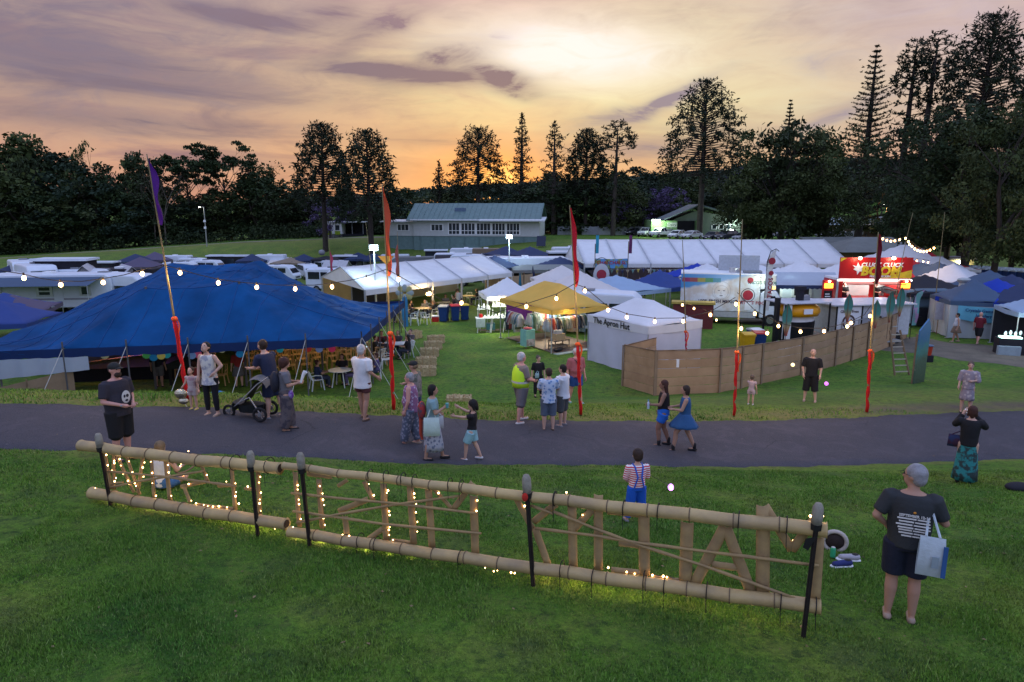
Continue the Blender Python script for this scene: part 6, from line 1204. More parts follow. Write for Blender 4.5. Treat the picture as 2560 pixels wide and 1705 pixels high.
PT = t.matrix_world;pots = [(-.8,.38,1.41,.07,.26),(-.62,.38,1.41,.05,.18),(-.48,.38,1.41,.09,.32),(-.3,.38,1.41,.07,.25),(-.18,.38,1.41,.05,.2),(.1,.38,1.55,.08,.22),(.28,.38,1.55,.06,.32),(.45,.38,1.55,.1,.26),(.62,.38,1.55,.08,.34),(.76,.38,1.55,.05,.2),(-.45,.2,.9,.08,.14),(-.25,.2,.9,.09,.16),(-.02,.2,.9,.07,.12),(.2,.2,.9,.1,.2),(.42,.2,.9,.09,.24),(.62,.2,.9,.12,.2)]
bpy.context.view_layer.update()
for k,(x,y,z,r,h) in enumerate(pots):
 w = t.matrix_world@Vector((x,y,z));p = MB().tube([(0,0,0),(0,0,h*.15),(0,0,h*.5),(0,0,h*.8),(0,0,h)],[r*.6,r*.9,r,r*.5,r*.55],10).build('pottery_vase',W1,smooth=True,loc=w);tag(p,'white pottery vase on the lit shelf under the white gazebo','vase','white pots on the shelf')
w = t.matrix_world@Vector((-.68,.25,.9));p = MB().tube([(0,0,0),(0,0,.2)],.11,12).build('red_canister',mat('can_red',(.5,.02,.02),.4),loc=w);tag(p,'red canister on the trestle table under the white gazebo','canister')
lamp('AREA',(t.location.x+.2,t.location.y-.2,2.15),30,(.9,1,.75),1,parent=None).data.size = .7
lamp('POINT',(t.location.x+.5,t.location.y+.2,2.0),10,(1,.7,.3),.06)
# ---------------------------------------------------------------- clothes stall under the yellow gazebo
def clothes_stall():
 O = Vector((2.1,33.8,0));ex = Vector((5.0-2.1,35.9-33.8,0)).normalized();ey = Vector((-.6-2.1,38.5-33.8,0)).normalized()
 def at(a,b,z=0): p = O+ex*a+ey*b;return Vector((p.x,p.y,z))
 yaw = math.atan2(ex.y,ex.x);cols = [(.7,.7,.68),(.55,.62,.66),(.10,.18,.35),(.75,.74,.72),(.5,.10,.10),(.20,.35,.45),(.65,.50,.35),(.05,.06,.10),(.35,.45,.40),(.72,.66,.70),(.15,.22,.15),(.6,.3,.2)]
 def rack(a0,b0,a1,b1,n,h,label,grp):
  p,q = at(a0,b0),at(a1,b1);t = thing('clothes_rack',label,'rack',p,math.atan2((q-p).y,(q-p).x));L = (q-p).length
  MB().tube([(0,0,h),(L,0,h)],.018,6).build('rail',M_ALU,t)
  for x in (0,L): MB().tube([(x,0,0),(x,0,h)],.018,6).tube([(x,-.28,.03),(x,.28,.03)],.02,6).build('stand',M_ALU,t)
  for k in range(n):
   x = .1+(L-.2)*k/(n-1);c = cols[(k*5+int(a0*3)) % len(cols)];m = mat('garment_%d' % ((k*5+int(a0*3)) % len(cols)),c,.85);ln = rnd.uniform(.6,1.05);w = t.matrix_world if 0 else None
   P_ = p.lerp(q,x/L);g = MB().loft([(0,0,-ln,.05,.24),(0,0,-ln*.5,.045,.20),(0,0,-.16,.04,.20),(0,0,-.05,.03,.13),(0,0,0,.012,.03)],10).add([(0,-.2,-.12),(0,-.34,-.55),(.03,-.26,-.58),(.03,-.16,-.2)],[(0,1,2,3)]).add([(0,.2,-.12),(0,.34,-.55),(.03,.26,-.58),(.03,.16,-.2)],[(0,1,2,3)]).build('hanging_garment',m,smooth=True,loc=(P_.x,P_.y,h-.03),rot=(0,0,math.atan2((q-p).y,(q-p).x)+rnd.uniform(-.25,.25)));tag(g,grp,'garment',grp)
 rack(.35,1.3,3.3,1.5,22,1.65,'long rack of pale shirts and jackets at the right of the yellow gazebo','pale garments on the long rack');rack(.3,3.0,2.6,3.1,16,1.7,'middle rack of dresses under the yellow gazebo','dresses on the middle rack');rack(.25,3.6,.3,5.1,12,1.6,'rack of mixed garments at the left end of the yellow gazebo','garments on the left rack')
 A,B = at(.3,5.35),at(3.4,5.35);t = thing('purple_backdrop','purple cloth hung across the back of the yellow gazebo','curtain',A);MB().grid(20,4,lambda s,q: tuple((B-A)*s*.6+Vector((.04*math.sin(s*22),.04*math.sin(s*17),.9+1.3*q)))).build('cloth',C_PURP,t,smooth=True)
 A,B = at(3.35,5.2),at(3.35,1.8);t = thing('striped_blanket','rainbow striped blankets hung at the back of the yellow gazebo','blanket',A);st = [(.45,.02,.02),(.5,.2,.02),(.05,.2,.06),(.02,.06,.3),(.3,.02,.2),(.5,.4,.05),(.02,.15,.25)]
 for k in range(14): p = (B-A)*(k/14);q = (B-A)*((k+1)/14);MB().sheet(p+Vector((0,0,1.2)),q+Vector((0,0,1.2)),q+Vector((0,0,2.15)),p+Vector((0,0,2.15)),.01).build('stripe',mat('blanket_%d' % (k % 7),st[k % 7],.9),t)
 p = at(-.15,2.3);t = thing('mint_chest','mint green chest drawer unit at the left corner of the clothes stall','chest',p,yaw);mn = mat('mint',(.22,.50,.42),.6);MB().box(-.3,.3,-.25,.25,.12,1.0).build('carcass',mn,t);MB().box(-.26,.26,-.27,-.252,.15,.5).build('drawer_front',mat('mint_art',(.5,.45,.42),.7,.3,6,kind='patch'),t)
 for x in (-.27,.27): MB().box(x-.02,x+.02,-.24,-.2,0,.12).build('leg',M_WOOD,t)
 g = MB().ell((0,0,.05),.26,.2,.07).build('folded_clothes',mat('garment_4',cols[4]),loc=(p.x,p.y,1.0));tag(g,'red folded clothes on top of the mint green chest','clothes')
 p = at(.9,.75);t = thing('rattan_table','low wicker display table in the middle of the clothes stall','table',p,yaw);wk = mat('wicker',(.26,.19,.12),.9,.3,9);MB().box(-.5,.5,-.3,.3,.55,.6).build('tabletop',wk,t);MB().box(-.48,.48,-.28,.28,.25,.3).build('shelf',wk,t)
 for x in (-.47,.47):
  for y in (-.27,.27): MB().box(x-.02,x+.02,y-.02,y+.02,0,.55).build('leg',wk,t)
 g = thing('cardboard_box','tan cardboard box standing on the wicker table','box',(p.x,p.y,.6),yaw);MB().box(-.35,.25,-.2,.2,0,.32).build('carton',mat('cardboard',(.46,.34,.18),.9),g);MB().box(-.3,.1,-.15,.15,.325,.5).build('inner_carton',mat('cardboard_grey',(.5,.48,.44),.9),g)
 t = thing('floor_rug','brown rug with pale edge spread under the yellow gazebo','rug',at(0,0));mb = MB();c = [at(.15,.1),at(3.5,.15),at(3.4,5.2),at(.2,5.2)];MB().add([tuple(x-at(0,0)+Vector((0,0,z))) for z in (.035,.055) for x in c],[(3,2,1,0),(4,5,6,7),(0,1,5,4),(1,2,6,5),(2,3,7,6),(3,0,4,7)]).build('rug',mat('rug_brown',(.20,.15,.11),.95,.25,3),t)
 A,B = at(.1,-.05)-at(0,0),at(3.5,0)-at(0,0);MB().beam(A+Vector((0,0,.04)),B+Vector((0,0,.04)),.35,.03).build('rug_edge',mat('rug_pale',(.40,.48,.42),.9),t)
 g = thing('duffel_bag','black bag lying on the rug by the front pole of the yellow gazebo','bag',at(.55,.35,.06),yaw);MB().ell((0,0,.1),.3,.15,.11).build('bag',M_BLACK,g,smooth=True)
 p = at(3.5,.5);t = thing('side_crates','stacked white and black crates between the two gazebos','crate',p,yaw);MB().box(-.15,.4,-.2,.25,.0,.5).build('lower_crate',W1,t);MB().box(-.1,.4,-.15,.25,.52,.9).build('upper_crate',mat('crate_black',(.03,.03,.03),.6),t)
 l = lamp('AREA',tuple(at(1.6,2.0,2.15)),60,(1,.97,.85),1);l.data.size = .6;l = lamp('POINT',tuple(at(.9,.5,2.2)),22,(1,.72,.22),.06)
 p = at(.9,.5,2.22);b = thing('stall_bulb','bare bright bulb under the front of the yellow canopy','light',p);MB().ell((0,0,0),.05,.05,.06,8,6).build('bulb',mat('warm_glow',(1,1,1),.5,emit=(1,.72,.35),estr=60),b);MB().tube([(0,0,.05),(0,0,.25)],.01,5).build('cord',M_BLACK,b)
clothes_stall()
# ---------------------------------------------------------------- people
def skin(n,c): return mat('skin_'+n,c,.6,.08,5)
SK = {'fair': skin('fair',(.52,.32,.24)),'tan': skin('tan',(.40,.23,.16)),'dark': skin('dark',(.26,.14,.10)),'pink': skin('pink',(.52,.27,.22))}
HAIR = {k: mat('hair_'+k,c,.7,.35,14,.4,60) for k,c in dict(black=(.012,.010,.010),brown=(.045,.026,.018),grey=(.32,.32,.34),white=(.55,.55,.55),blond=(.22,.15,.08),auburn=(.07,.025,.018),ash=(.12,.09,.07)).items()}
SHOE = {k: mat('shoe_'+k,c,.6) for k,c in dict(black=(.015,.015,.018),brown=(.09,.06,.045),white=(.6,.6,.6),tan=(.35,.26,.2),yellow=(.55,.5,.12),teal=(.2,.45,.5),grey=(.2,.2,.22)).items()}
def fab(n,c,**k): return mat('cloth_'+n,c,.85,k.pop('var',.15),k.pop('scale',5),.4,26,**k)
NJ = dict(ank=.042,knee=.285,hip=.515,waist=.61,chest=.725,sh=.815,neck=.855,head=.925)
def remesh(o,vox,sm_=2):
 m = o.modifiers.new('union','REMESH');m.mode = 'VOXEL';m.voxel_size = vox;m.use_smooth_shade = True
 if sm_: s = o.modifiers.new('soften','SMOOTH');s.factor = .5;s.iterations = sm_
def fingers(mb,w,d,side,h,curl=.5):
 """palm and five separate fingers at wrist w, pointing along d"""
 d = Vector(d).normalized();u = Vector((0,1,0));a = d.cross(u)
 if a.length < .2: a = d.cross(Vector((0,0,1)))
 a.normalize();n = a.cross(d);L = .052*h;w = Vector(w)
 mb.capsule(w,w+d*L*.9,.017*h,.022*h,8)
 for k in range(4):
  b = w+d*L*1.0+n*(.016*h)*(k-1.5)*.8;ln = (.036,.042,.040,.030)[k]*h;kn = b+d*ln*.55;tip = kn+(d*(1-curl)+a*side*curl).normalized()*ln*.6;mb.tube([b-d*L*.4,b,kn,tip],[.0062*h,.0062*h,.0054*h,.0035*h],5)
 b = w+d*L*.35+n*.018*h;mb.tube([b,b+(d+n*.8).normalized()*.03*h,b+(d*1.5+n*.7).normalized()*.048*h],[.0075*h,.0062*h,.004*h],5)
def person(loc,h,yaw,label,sk='fair',hair=('brown','short'),top=None,bottom=None,shoes='black',pose=None,girth=1.,female=False,child=False,head_turn=0.,head_tilt=0.,lean=0.,sit=False,extras=(),group=None,face=None,name='person'):
 """yaw 0 looks away from the camera (+y); x is the person's right hand side"""
 po = pose or {};t = thing(name,label,'person',loc,R(yaw),group);J = dict(NJ);S = SK[sk]
 if child: J.update(knee=.27,hip=.475,waist=.57,chest=.68,sh=.765,neck=.80,head=.895)
 zoff = po.get('drop',0.)
 def sp(x,f,z): return Vector((x*h,(f+lean*max(0,z-J['hip'])*2.2)*h,(z-zoff)*h))
 hw = .055*(1.08 if female else 1);sw = (.098 if female else .108)*(1.1 if child else 1)
 g = girth;hr = .062 if not child else .078
 pel = sp(0,0,J['hip']+.02);cen = {}
 legs = {}
 for s,k in ((-1,'L'),(1,'R')):
  hip = sp(s*hw,0,J['hip']);kn,an = po.get('leg'+k,((s*(hw+.005),.008,J['knee']),(s*(hw+.01),-.005,J['ank'])))
  kn = Vector((kn[0]*h,kn[1]*h,(kn[2]-zoff)*h));an = Vector((an[0]*h,an[1]*h,(an[2]-zoff)*h));legs[k] = (hip,kn,an)
 arms = {}
 for s,k in ((-1,'L'),(1,'R')):
  sh = sp(s*sw,0,J['sh']-.012);el,wr = po.get('arm'+k,((s*(sw+.042*g),-.015,J['sh']-.185),(s*(sw+.055*g),.03,J['sh']-.345)))
  f = lambda p: sp(p[0],p[1],p[2]);arms[k] = (sh,f(el),f(wr))
 mb = MB()
 def torso(mb,ex,z0,z1,hem=0.):
  prof = [(J['hip']-.03,.082,.070),(J['hip']+.03,.090*(1.06 if female else 1),.072),(J['waist'],.078+.012*(g-1)*6,.060+.03*(g-1)*3),(J['chest']-.02,.090,.066),(J['sh']-.045,.098,.060),(J['sh']-.005,.085,.048),(J['sh']+.022,.045,.038)]
  secs = []
  for (z,rx,ry) in prof:
   if z0-.001 <= z <= z1+.001: c = sp(0,(.012 if abs(z-J['waist']) < .01 and g > 1.1 else 0),z);secs.append((c.x,c.y,c.z,(rx*g*(sw/.108)+ex)*h,(ry*g+ex)*h))
  mb.loft(secs,18)
 torso(mb,0,0,1)
 for k in 'LR':
  hip,kn,an = legs[k];mb.capsule(hip,kn,.052*g*h,.036*h*min(g,1.1),12);mid = kn.lerp(an,.35)+Vector((0,-.006*h,0));mb.capsule(kn,mid,.034*h,.034*h*min(g,1.1),12);mb.capsule(mid,an,.033*h*min(g,1.1),.020*h,12)
  fy = po.get('foot'+k,0);mb.capsule(an+Vector((0,-.012*h,-.022*h)),an+Vector((fy*.03*h,.075*h,-.026*h)),.020*h,.017*h,10)
  sh,el,wr = arms[k];mb.capsule(sh,el,.032*h*min(g,1.15),.024*h,10);mb.capsule(el,wr,.025*h,.016*h,10)
 nk = sp(0,.0,J['neck']-.035);hc = sp(0,.012,J['head']);mb.capsule(nk,hc-Vector((0,0,.03*h)),.031*h*min(g,1.15),.030*h,12)
 hm = Matrix.Translation(hc)@Matrix.Rotation(R(head_turn),4,'Z')@Matrix.Rotation(R(-head_tilt),4,'X');k_ = hr/.062
 def H_(x,y,z): return hm@Vector((x*h*k_,y*h*k_,z*h*k_))
 R3 = hm.to_3x3()
 mb.ell(H_(0,0,.012),.048*h*k_,.058*h*k_,.060*h*k_,16,10,R3);mb.ell(H_(0,.018,-.028),.036*h*k_,.040*h*k_,.036*h*k_,12,8,R3)
 mb.capsule(H_(0,.054,.012),H_(0,.066,-.010),.006*h*k_,.009*h*k_,6)
 for s in (-1,1): mb.ell(H_(s*.049,-.004,.002),.007*h*k_,.012*h*k_,.017*h*k_,8,6,R3)
 b = mb.build('body',S,t);remesh(b,max(.010,.0085*h),2)
 for s,k in ((-1,'L'),(1,'R')):
  sh,el,wr = arms[k];hb = MB();fingers(hb,wr-(wr-el).normalized()*.01*h,(wr-el),-s,h,po.get('curl',.4));hb.build('hand',S,t,smooth=True)
 fb = MB()
 for s in (-1,1): fb.ell(H_(s*.019,.054,.014),.0075*h*k_,.004*h*k_,.0042*h*k_,8,5,R3)
 fb.build('eyes',mat('eye_dark',(.02,.015,.012),.3),t);MB().ell(H_(0,.056,-.033),.014*h*k_,.004*h*k_,.0035*h*k_,8,5,R3).build('mouth',mat('lips',(.26,.09,.08),.5),t)
 hn,hs = hair
 if hs != 'bald' and hn:
  hb = MB();vol = 1.08 if hs in ('short','bun','long','bob','pony') else 1.28
  hb.ell(H_(0,-.010,.024),.052*h*k_*vol,.056*h*k_*vol,.056*h*k_*vol,16,10,R3)
  if hs in ('short','bob','afro'): hb.ell(H_(0,-.026,-.004),.048*h*k_*vol,.040*h*k_*vol,.048*h*k_*vol,14,8,R3)
  if hs == 'bob':
   for s in (-1,1): hb.capsule(H_(s*.042,-.01,.01),H_(s*.044,-.012,-.05),.018*h*k_,.014*h*k_)
   hb.capsule(H_(0,-.038,.0),H_(0,-.036,-.055),.034*h*k_,.026*h*k_)
  if hs == 'long':
   for s in (-.026,0,.026): hb.capsule(H_(s,-.034,.01),sp(s*.9,-.055,J['chest']-.01+.02*abs(s)),.026*h*k_,.017*h)
   for s in (-1,1): hb.capsule(H_(s*.040,-.012,.02),sp(s*.045,-.03,J['sh']-.03),.018*h*k_,.014*h)
  if hs == 'bun': hb.ell(H_(0,-.03,.075),.024*h*k_,.024*h*k_,.022*h*k_,10,8)
  if hs == 'pony': hb.capsule(H_(0,-.055,.03),H_(0,-.08,-.07),.016*h*k_,.010*h*k_)
  if hs == 'cap':
   hb = MB();hb.ell(H_(0,-.018,.004),.050*h,.052*h,.045*h,14,8,R3)
  o = hb.build('hair',HAIR[hn],t);remesh(o,.011*h,1)
 if hs == 'cap':
  cb = MB();cb.ell(H_(0,-.002,.034),.055*h,.062*h,.045*h,16,8,R3);cb.ell(H_(0,.062,.026),.040*h,.042*h,.007*h,12,6,R3);cb.build('cap',mat('cap_cloth',(.02,.022,.022),.8),t,smooth=True)
 if top:
  m,sl = top[0],top[1];opt = top[2] if len(top) > 2 else {}
  cb = MB();ex = opt.get('loose',.010);lo = opt.get('hem',J['hip']+.0)
  secs = []
  for (z,rx,ry) in [(lo,.086+opt.get('flare',0),.072+opt.get('flare',0)*.8),((lo+J['waist'])/2,.086+opt.get('flare',0)*.5,.071),(J['waist'],.080+.014*(g-1)*6,.062+.03*(g-1)*3),(J['chest']-.02,.092,.068),(J['sh']-.045,.099,.062),(J['sh']-.002,.088,.050)]+([(J['sh']+.012,.05,.042)] if sl >= 0 else []):
   c = sp(0,.012 if abs(z-J['waist']) < .01 and g > 1.1 else 0,z);secs.append((c.x,c.y,c.z,(rx*g*(sw/.108)+ex)*h,(ry*g+ex)*h))
  cb.loft(secs,20)
  if sl > 0:
   for k in 'LR':
    sh,el,wr = arms[k];cb.ell(sh+Vector((0,0,-.006*h)),.040*h*min(g,1.12),.040*h*min(g,1.12),.038*h*min(g,1.12),12,8);f = min(1,sl/.5);e = sh.lerp(el,f*.98);w_ = opt.get('sleeve',.010);cb.tube([sh+(sh-el).normalized()*.015*h,sh,e],[.02*h,(.036*min(g,1.1)+w_)*h,(.028+w_)*h],12)
    if sl > .5: cb.tube([e,el.lerp(wr,(sl-.5)*2*.97)],[(.027+w_)*h,(.020+w_)*h],12);cb.ell(el,(.027+w_)*h,(.027+w_)*h,(.027+w_)*h,10,8)
  o = cb.build(opt.get('name','shirt'),m,t);remesh(o,max(.011,.0085*h),1)
 if bottom:
  kind,m = bottom[0],bottom[1];ln = bottom[2] if len(bottom) > 2 else .5;wd = bottom[3] if len(bottom) > 3 else .016
  cb = MB()
  if kind == 'skirt':
   zt = J['waist']-.02;zb = ln;cx = (legs['L'][1]+legs['R'][1])/2;c0 = sp(0,0,zt);rows = []
   sp_ = abs(legs['L'][2].y-legs['R'][2].y)/h;fx = abs(legs['L'][1].x-legs['R'][1].x)/h
   for q in np.linspace(0,1,7):
    z = (zt+(zb-zt)*q-zoff)*h;legc = (legs['L'][0]+legs['R'][0])/2;w = min(1,q*1.2)
    tgt = (legs['L'][1].lerp(legs['L'][2],.5*q)+legs['R'][1].lerp(legs['R'][2],.5*q))/2;rows.append((tgt.x*q*.8+c0.x*(1-q),tgt.y*q*.8+c0.y*(1-q),z,(.078*g+.02*w+(wd+fx*.1)*q)*h+.004,(.066*g+.02*w+(wd+sp_*.22)*q)*h))
   vs = [];fs = [];n = 36
   for i,(x,y,z,rx,ry) in enumerate(rows):
    for k in range(n): a = 2*PI*k/n;rf = 1+.06*(i/6)*math.sin(a*9+i*.4);vs.append((x+rx*rf*math.cos(a),y+ry*rf*math.sin(a),z))
   for i in range(6):
    for k in range(n): fs.append((i*n+k,i*n+(k+1)%n,(i+1)*n+(k+1)%n,(i+1)*n+k))
   o = MB().add(vs,fs).build('skirt',m,t,smooth=True,fix=False);s_ = o.modifiers.new('thick','SOLIDIFY');s_.thickness = .008
  else:
   c = [sp(0,0,z) for z in (J['hip']-.035,J['hip']+.03,J['waist']-.01)];cb.loft([(c[0].x,c[0].y,c[0].z,.088*g*h+.008,.074*g*h+.008),(c[1].x,c[1].y,c[1].z,.094*g*h+.008,.076*g*h+.008),(c[2].x,c[2].y,c[2].z,.080*g*h+.008,.064*g*h+.008)],18)
   for k in 'LR':
    hip,kn,an = legs[k];r0 = .056*g
    if kind == 'shorts':
     f = min(1,ln*2);e = hip.lerp(kn,f) if ln <= .5 else kn.lerp(an,(ln-.5)*2)
     if ln > .5: cb.tube([hip,kn],[(r0+wd*.6)*h,(.040+wd)*h],14);cb.ell(kn,(.040+wd)*h,(.040+wd)*h,(.040+wd)*h);cb.tube([kn,e],[(.040+wd)*h,(.042+wd)*h],14)
     else: cb.tube([hip,e],[(r0+wd*.6)*h,(.045+wd)*h],14)
    else:
     e = kn.lerp(an,.9);cb.tube([hip,kn],[(r0+wd*.5)*h,(.036+wd)*h],14);cb.ell(kn,(.036+wd)*h,(.036+wd)*h,(.036+wd)*h);cb.tube([kn,kn.lerp(e,.5),e],[(.036+wd)*h,(.035+wd)*h,(.024+wd*.9)*h],14)
   o = cb.build('trousers' if kind != 'shorts' else 'shorts',m,t);remesh(o,max(.011,.009*h),1)
 if shoes:
  for k in 'LR':
   an = legs[k][2];fy = po.get('foot'+k,0);sb = MB();A = an+Vector((0,-.018*h,-.030*h));B = an+Vector((fy*.03*h,.078*h,-.032*h))
   sb.capsule(A,B,.024*h,.020*h,12);sb.box(0,0,0,0,0,0) if 0 else None
   if shoes == 'boots': sb.capsule(an+Vector((0,0,-.01*h)),an+Vector((0,0,.05*h)),.026*h,.028*h,12)
   o = sb.build('shoe',SHOE['black' if shoes == 'boots' else shoes],t,smooth=True);o.scale = (1,1,1)
 return t,dict(arms=arms,legs=legs,sp=sp,H=H_,J=J)
def gp(u,v): P = G(u,v);return Vector((P.x,P.y,P.z+.012))
def wpt(t,p): return Matrix.Translation(t.location)@t.rotation_euler.to_matrix().to_4x4()@Vector(p)
def tote(t,p_top,p_bag,w,hgt,d,m,label,name='tote_bag',yaw=0.,cat='bag'):
 """a bag hanging from a point of the person, with two straps"""
 a = wpt(t,p_bag);s = thing(name,label,cat,a,t.rotation_euler.z+R(yaw));MB().grid(7,7,lambda x,z: ((x-.5)*w*(1-.08*z),-d/2*math.sin(PI*z)**.5*.9,(z-1)*hgt)).grid(7,7,lambda x,z: ((x-.5)*w*(1-.08*z),d/2*math.sin(PI*z)**.5*.9,(z-1)*hgt)).build('bag_body',m,s,smooth=True)
 q = s.rotation_euler.to_matrix().inverted()@(wpt(t,p_top)-a)
 for sx in (-1,1): MB().tube([(sx*w*.25,0,0),(q.x*.9+sx*.015,q.y*.9,q.z*.6),tuple(q)],.012,5).build('strap',m,s)
 return s
PRINT = mat('print_white',(.62,.62,.60),.7)
M_TEE = fab('charcoal_tee',(.030,.034,.038),scale=3);t,j = person(gp(2246,1548),1.72,-24,'grey-haired man seen from behind with hand on hip and pale tote bag','tan',('grey','short'),(M_TEE,.42,{'loose': .014,'hem': .50,'sleeve': .012}),('shorts',fab('navy_shorts',(.012,.016,.034)),.46,.020),'tan',dict(armL=((-.185,-.03,.665),(-.115,.035,.585)),armR=((.185,.02,.655),(.155,.13,.635)),curl=.3),1.16,head_turn=62)
for k,w in enumerate([.20,.19,.21,.20,.17,.18,.13]):
 z = 1.72*(.70-.018*k)+.0;y = -.088*1.72;MB().box(-w*.75,-w*.05 if k else w*.1,-.004,.004,-.007,.007).box(w*.0 if k else w*.15,w*.7,-.004,.004,-.006,.006).build('shirt_print',PRINT,t,loc=(.01+.01*(k % 2),y-.020-.004*k*(k<4),z),rot=(R(-3),0,0))
text('SEPTEMBER 12-14',.036,PRINT,t,(.01,-.172,1.235),(PI/2,0,0),name='shirt_lettering',bold=.001);MB().ell((.01,-.172,1.275),.014,.006,.012,10,6).build('shirt_motif',mat('print_orange',(.6,.25,.03)),t)
H_ = j['H'];gb = MB();gb.torus(H_(-.02,.062,.014),.018,.0025,14,4,'y').torus(H_(.02,.062,.014),.018,.0025,14,4,'y').tube([H_(-.038,.058,.016),H_(-.052,.0,.014)],.0025,4).tube([H_(.038,.058,.016),H_(.052,.0,.014)],.0025,4).build('glasses',M_BLACK,t)
s = tote(t,(.16,-.03,1.40),(.18,-.24,1.08),.24,.42,.09,fab('tote_pale',(.48,.56,.60)),'pale blue tote bag slung from the right shoulder of the grey-haired man');MB().box(.09,.13,-.06,-.052,-.39,-.06).build('side_stripe',mat('tote_blue',(.03,.10,.28)),s);MB().box(-.0,.06,-.066,-.056,-.30,-.18).build('small_print',mat('tote_grey',(.25,.32,.36)),s)
st = fab('red_white_stripes',(.55,.04,.06),scale=9,kind='stripes',col2=(.75,.73,.74));bl_ = fab('royal_blue',(.01,.10,.52))
t,j = person(gp(1589,1303),1.15,8,'boy in red and white striped top with blue suspenders and blue trousers','fair',('brown','short'),(st,.95,{'loose': .012,'hem': .48}),('trousers',bl_,1,.030),'grey',dict(armL=((-.15,.02,.60),(-.10,.09,.53)),armR=((.15,.03,.60),(.17,.12,.60)),legL=((-.08,.0,.27),(-.12,.0,.04)),legR=((.07,.02,.27),(.10,.03,.04)),footL=-.6,footR=.6),1.02,child=True,head_turn=-5)
for s_ in (-1,1): MB().tube([(s_*.08,-.105,.55),(s_*.03,-.125,.74),(s_*.062,-.07,.885),(s_*.07,.03,.90)],.012,6).build('suspender',bl_,t)
w = wpt(t,j['arms']['R'][2]);e = Py(1677,1218,w.y+.25);s = thing('glowing_poi','glowing violet ball on a cord swung by the boy in stripes','poi',e);MB().ell((0,0,0),.045,.045,.055,14,10).build('ball',mat('violet_glow',(.8,.3,1),.4,emit=(.70,.25,1.),estr=1.1),s);MB().tube([(0,0,.02),tuple(w-e)],.004,4).build('cord',M_DARK,s);lamp('POINT',(0,-.1,0),1.2,(.8,.4,1),.05,parent=s)
t,j = person(gp(2408,1208),1.62,-34,'woman in black top and long dark patterned skirt holding up a phone','fair',('auburn','bob'),(fab('black_top',(.014,.014,.017)),.95,{'loose': .016,'hem': .50,'sleeve': .014}),('skirt',fab('dark_patchwork',(.03,.05,.05),scale=7,kind='patch',col2=(.03,.22,.22)),.05,.015),'black',dict(armL=((-.16,.05,.735),(-.09,.13,.86)),armR=((.15,.07,.74),(-.0,.15,.87))),1.06,True)
a = wpt(t,(-.06,.26,1.44));s = thing('mobile_phone','white phone held up by the woman in the long dark skirt','phone',a,t.rotation_euler.z);MB().box(-.075,.075,-.006,.006,-.04,.04).build('case',M_WHITE,s);MB().box(-.068,.068,-.009,-.0062,-.034,.034).build('screen',mat('phone_screen',(.6,.7,.8),.3,emit=(.6,.7,.9),estr=.8),s)
tote(t,(.10,.04,1.34),(-.22,.02,.98),.28,.26,.12,fab('dark_red_bag',(.045,.018,.04),scale=6,kind='patch',col2=(.02,.03,.08)),'dark red patterned bag slung across the woman with the phone','shoulder_bag')
t,j = person(gp(310,1150),1.80,-112,'bearded man in cap, dark printed tee and black shorts at the left of the road','pink',('brown','cap'),(fab('dark_tee',(.030,.028,.040),scale=3),.42,{'loose': .018,'hem': .47,'sleeve': .018}),('shorts',fab('black_shorts',(.012,.012,.015)),.56,.028),'black',dict(armL=((-.16,.0,.64),(-.06,.14,.585)),armR=((.165,.02,.64),(.07,.155,.60))),1.22)
H_ = j['H'];MB().ell(H_(0,.036,-.040),.062*1.0,.055,.062,14,8).build('beard',HAIR['brown'],t,smooth=True);MB().ell((.0,.232,1.20),.085,.012,.115,18,12).build('shirt_print',mat('print_bone',(.55,.56,.55)),t);MB().ell((-.02,.243,1.22),.03,.006,.03,8,6).ell((.035,.243,1.22),.02,.006,.03,8,6).ell((.0,.243,1.14),.03,.006,.02,8,6).build('print_hollow',mat('dark_ink',(.02,.02,.03)),t)
b = wpt(t,j['arms']['R'][2]);tag(MB().torus((0,0,0),.032,.008,14,5,'z').build('wristband',mat('band_blue',(.1,.35,.5)),loc=b),'pale blue wristband on the bearded man in the cap','wristband')
t,j = person(gp(533,1039),1.68,168,'woman in long white printed singlet and black leggings beside the stroller','fair',('black','short'),(fab('white_singlet',(.56,.55,.50),scale=7,kind='patch',col2=(.30,.31,.36)),0,{'loose': .014,'hem': .43,'flare': .022}),('trousers',fab('black_leggings',(.01,.01,.014)),1,.004),'tan',dict(armL=((-.175,-.02,.68),(-.12,.06,.60)),armR=((.13,.02,.66),(.135,.05,.52))),1.02,True,head_tilt=-28,lean=.03)
t,j = person(gp(486,1024),1.0,172,'toddler in pale romper with yellow shoes holding a foil balloon','fair',('brown','short'),(fab('pale_romper',(.42,.34,.32),scale=8,kind='patch',col2=(.32,.20,.22)),.15,{'hem': .42}),('shorts',fab('pale_shorts',(.42,.35,.33)),.35,.02),'yellow',dict(armR=((.15,.02,.62),(.19,.06,.55)),armL=((-.14,.0,.60),(-.17,.03,.46))),1.0,child=True,head_tilt=-25)
b = Py(452,990,t.location.y+.1);s = thing('foil_balloon','crumpled silver and gold foil balloon held by the toddler','balloon',b);MB().ell((0,0,.05),.15,.07,.12,14,9).ell((.05,0,-.12),.12,.06,.08,12,8).build('foil',mat('foil',(.62,.58,.42),.18,.4,9,.9,14,metal=.9),s);MB().tube([(0,0,-.1),(.12,0,-.25)],.004,4).build('string',M_WHITE,s)
sg = gp(625,1046);t = thing('stroller','black three-wheeled jogging stroller with grey hood seat on the road','stroller',sg,R(84));SB = mat('stroller_black',(.012,.016,.018),.6);SG = mat('stroller_silver',(.42,.43,.45),.35,metal=.5)
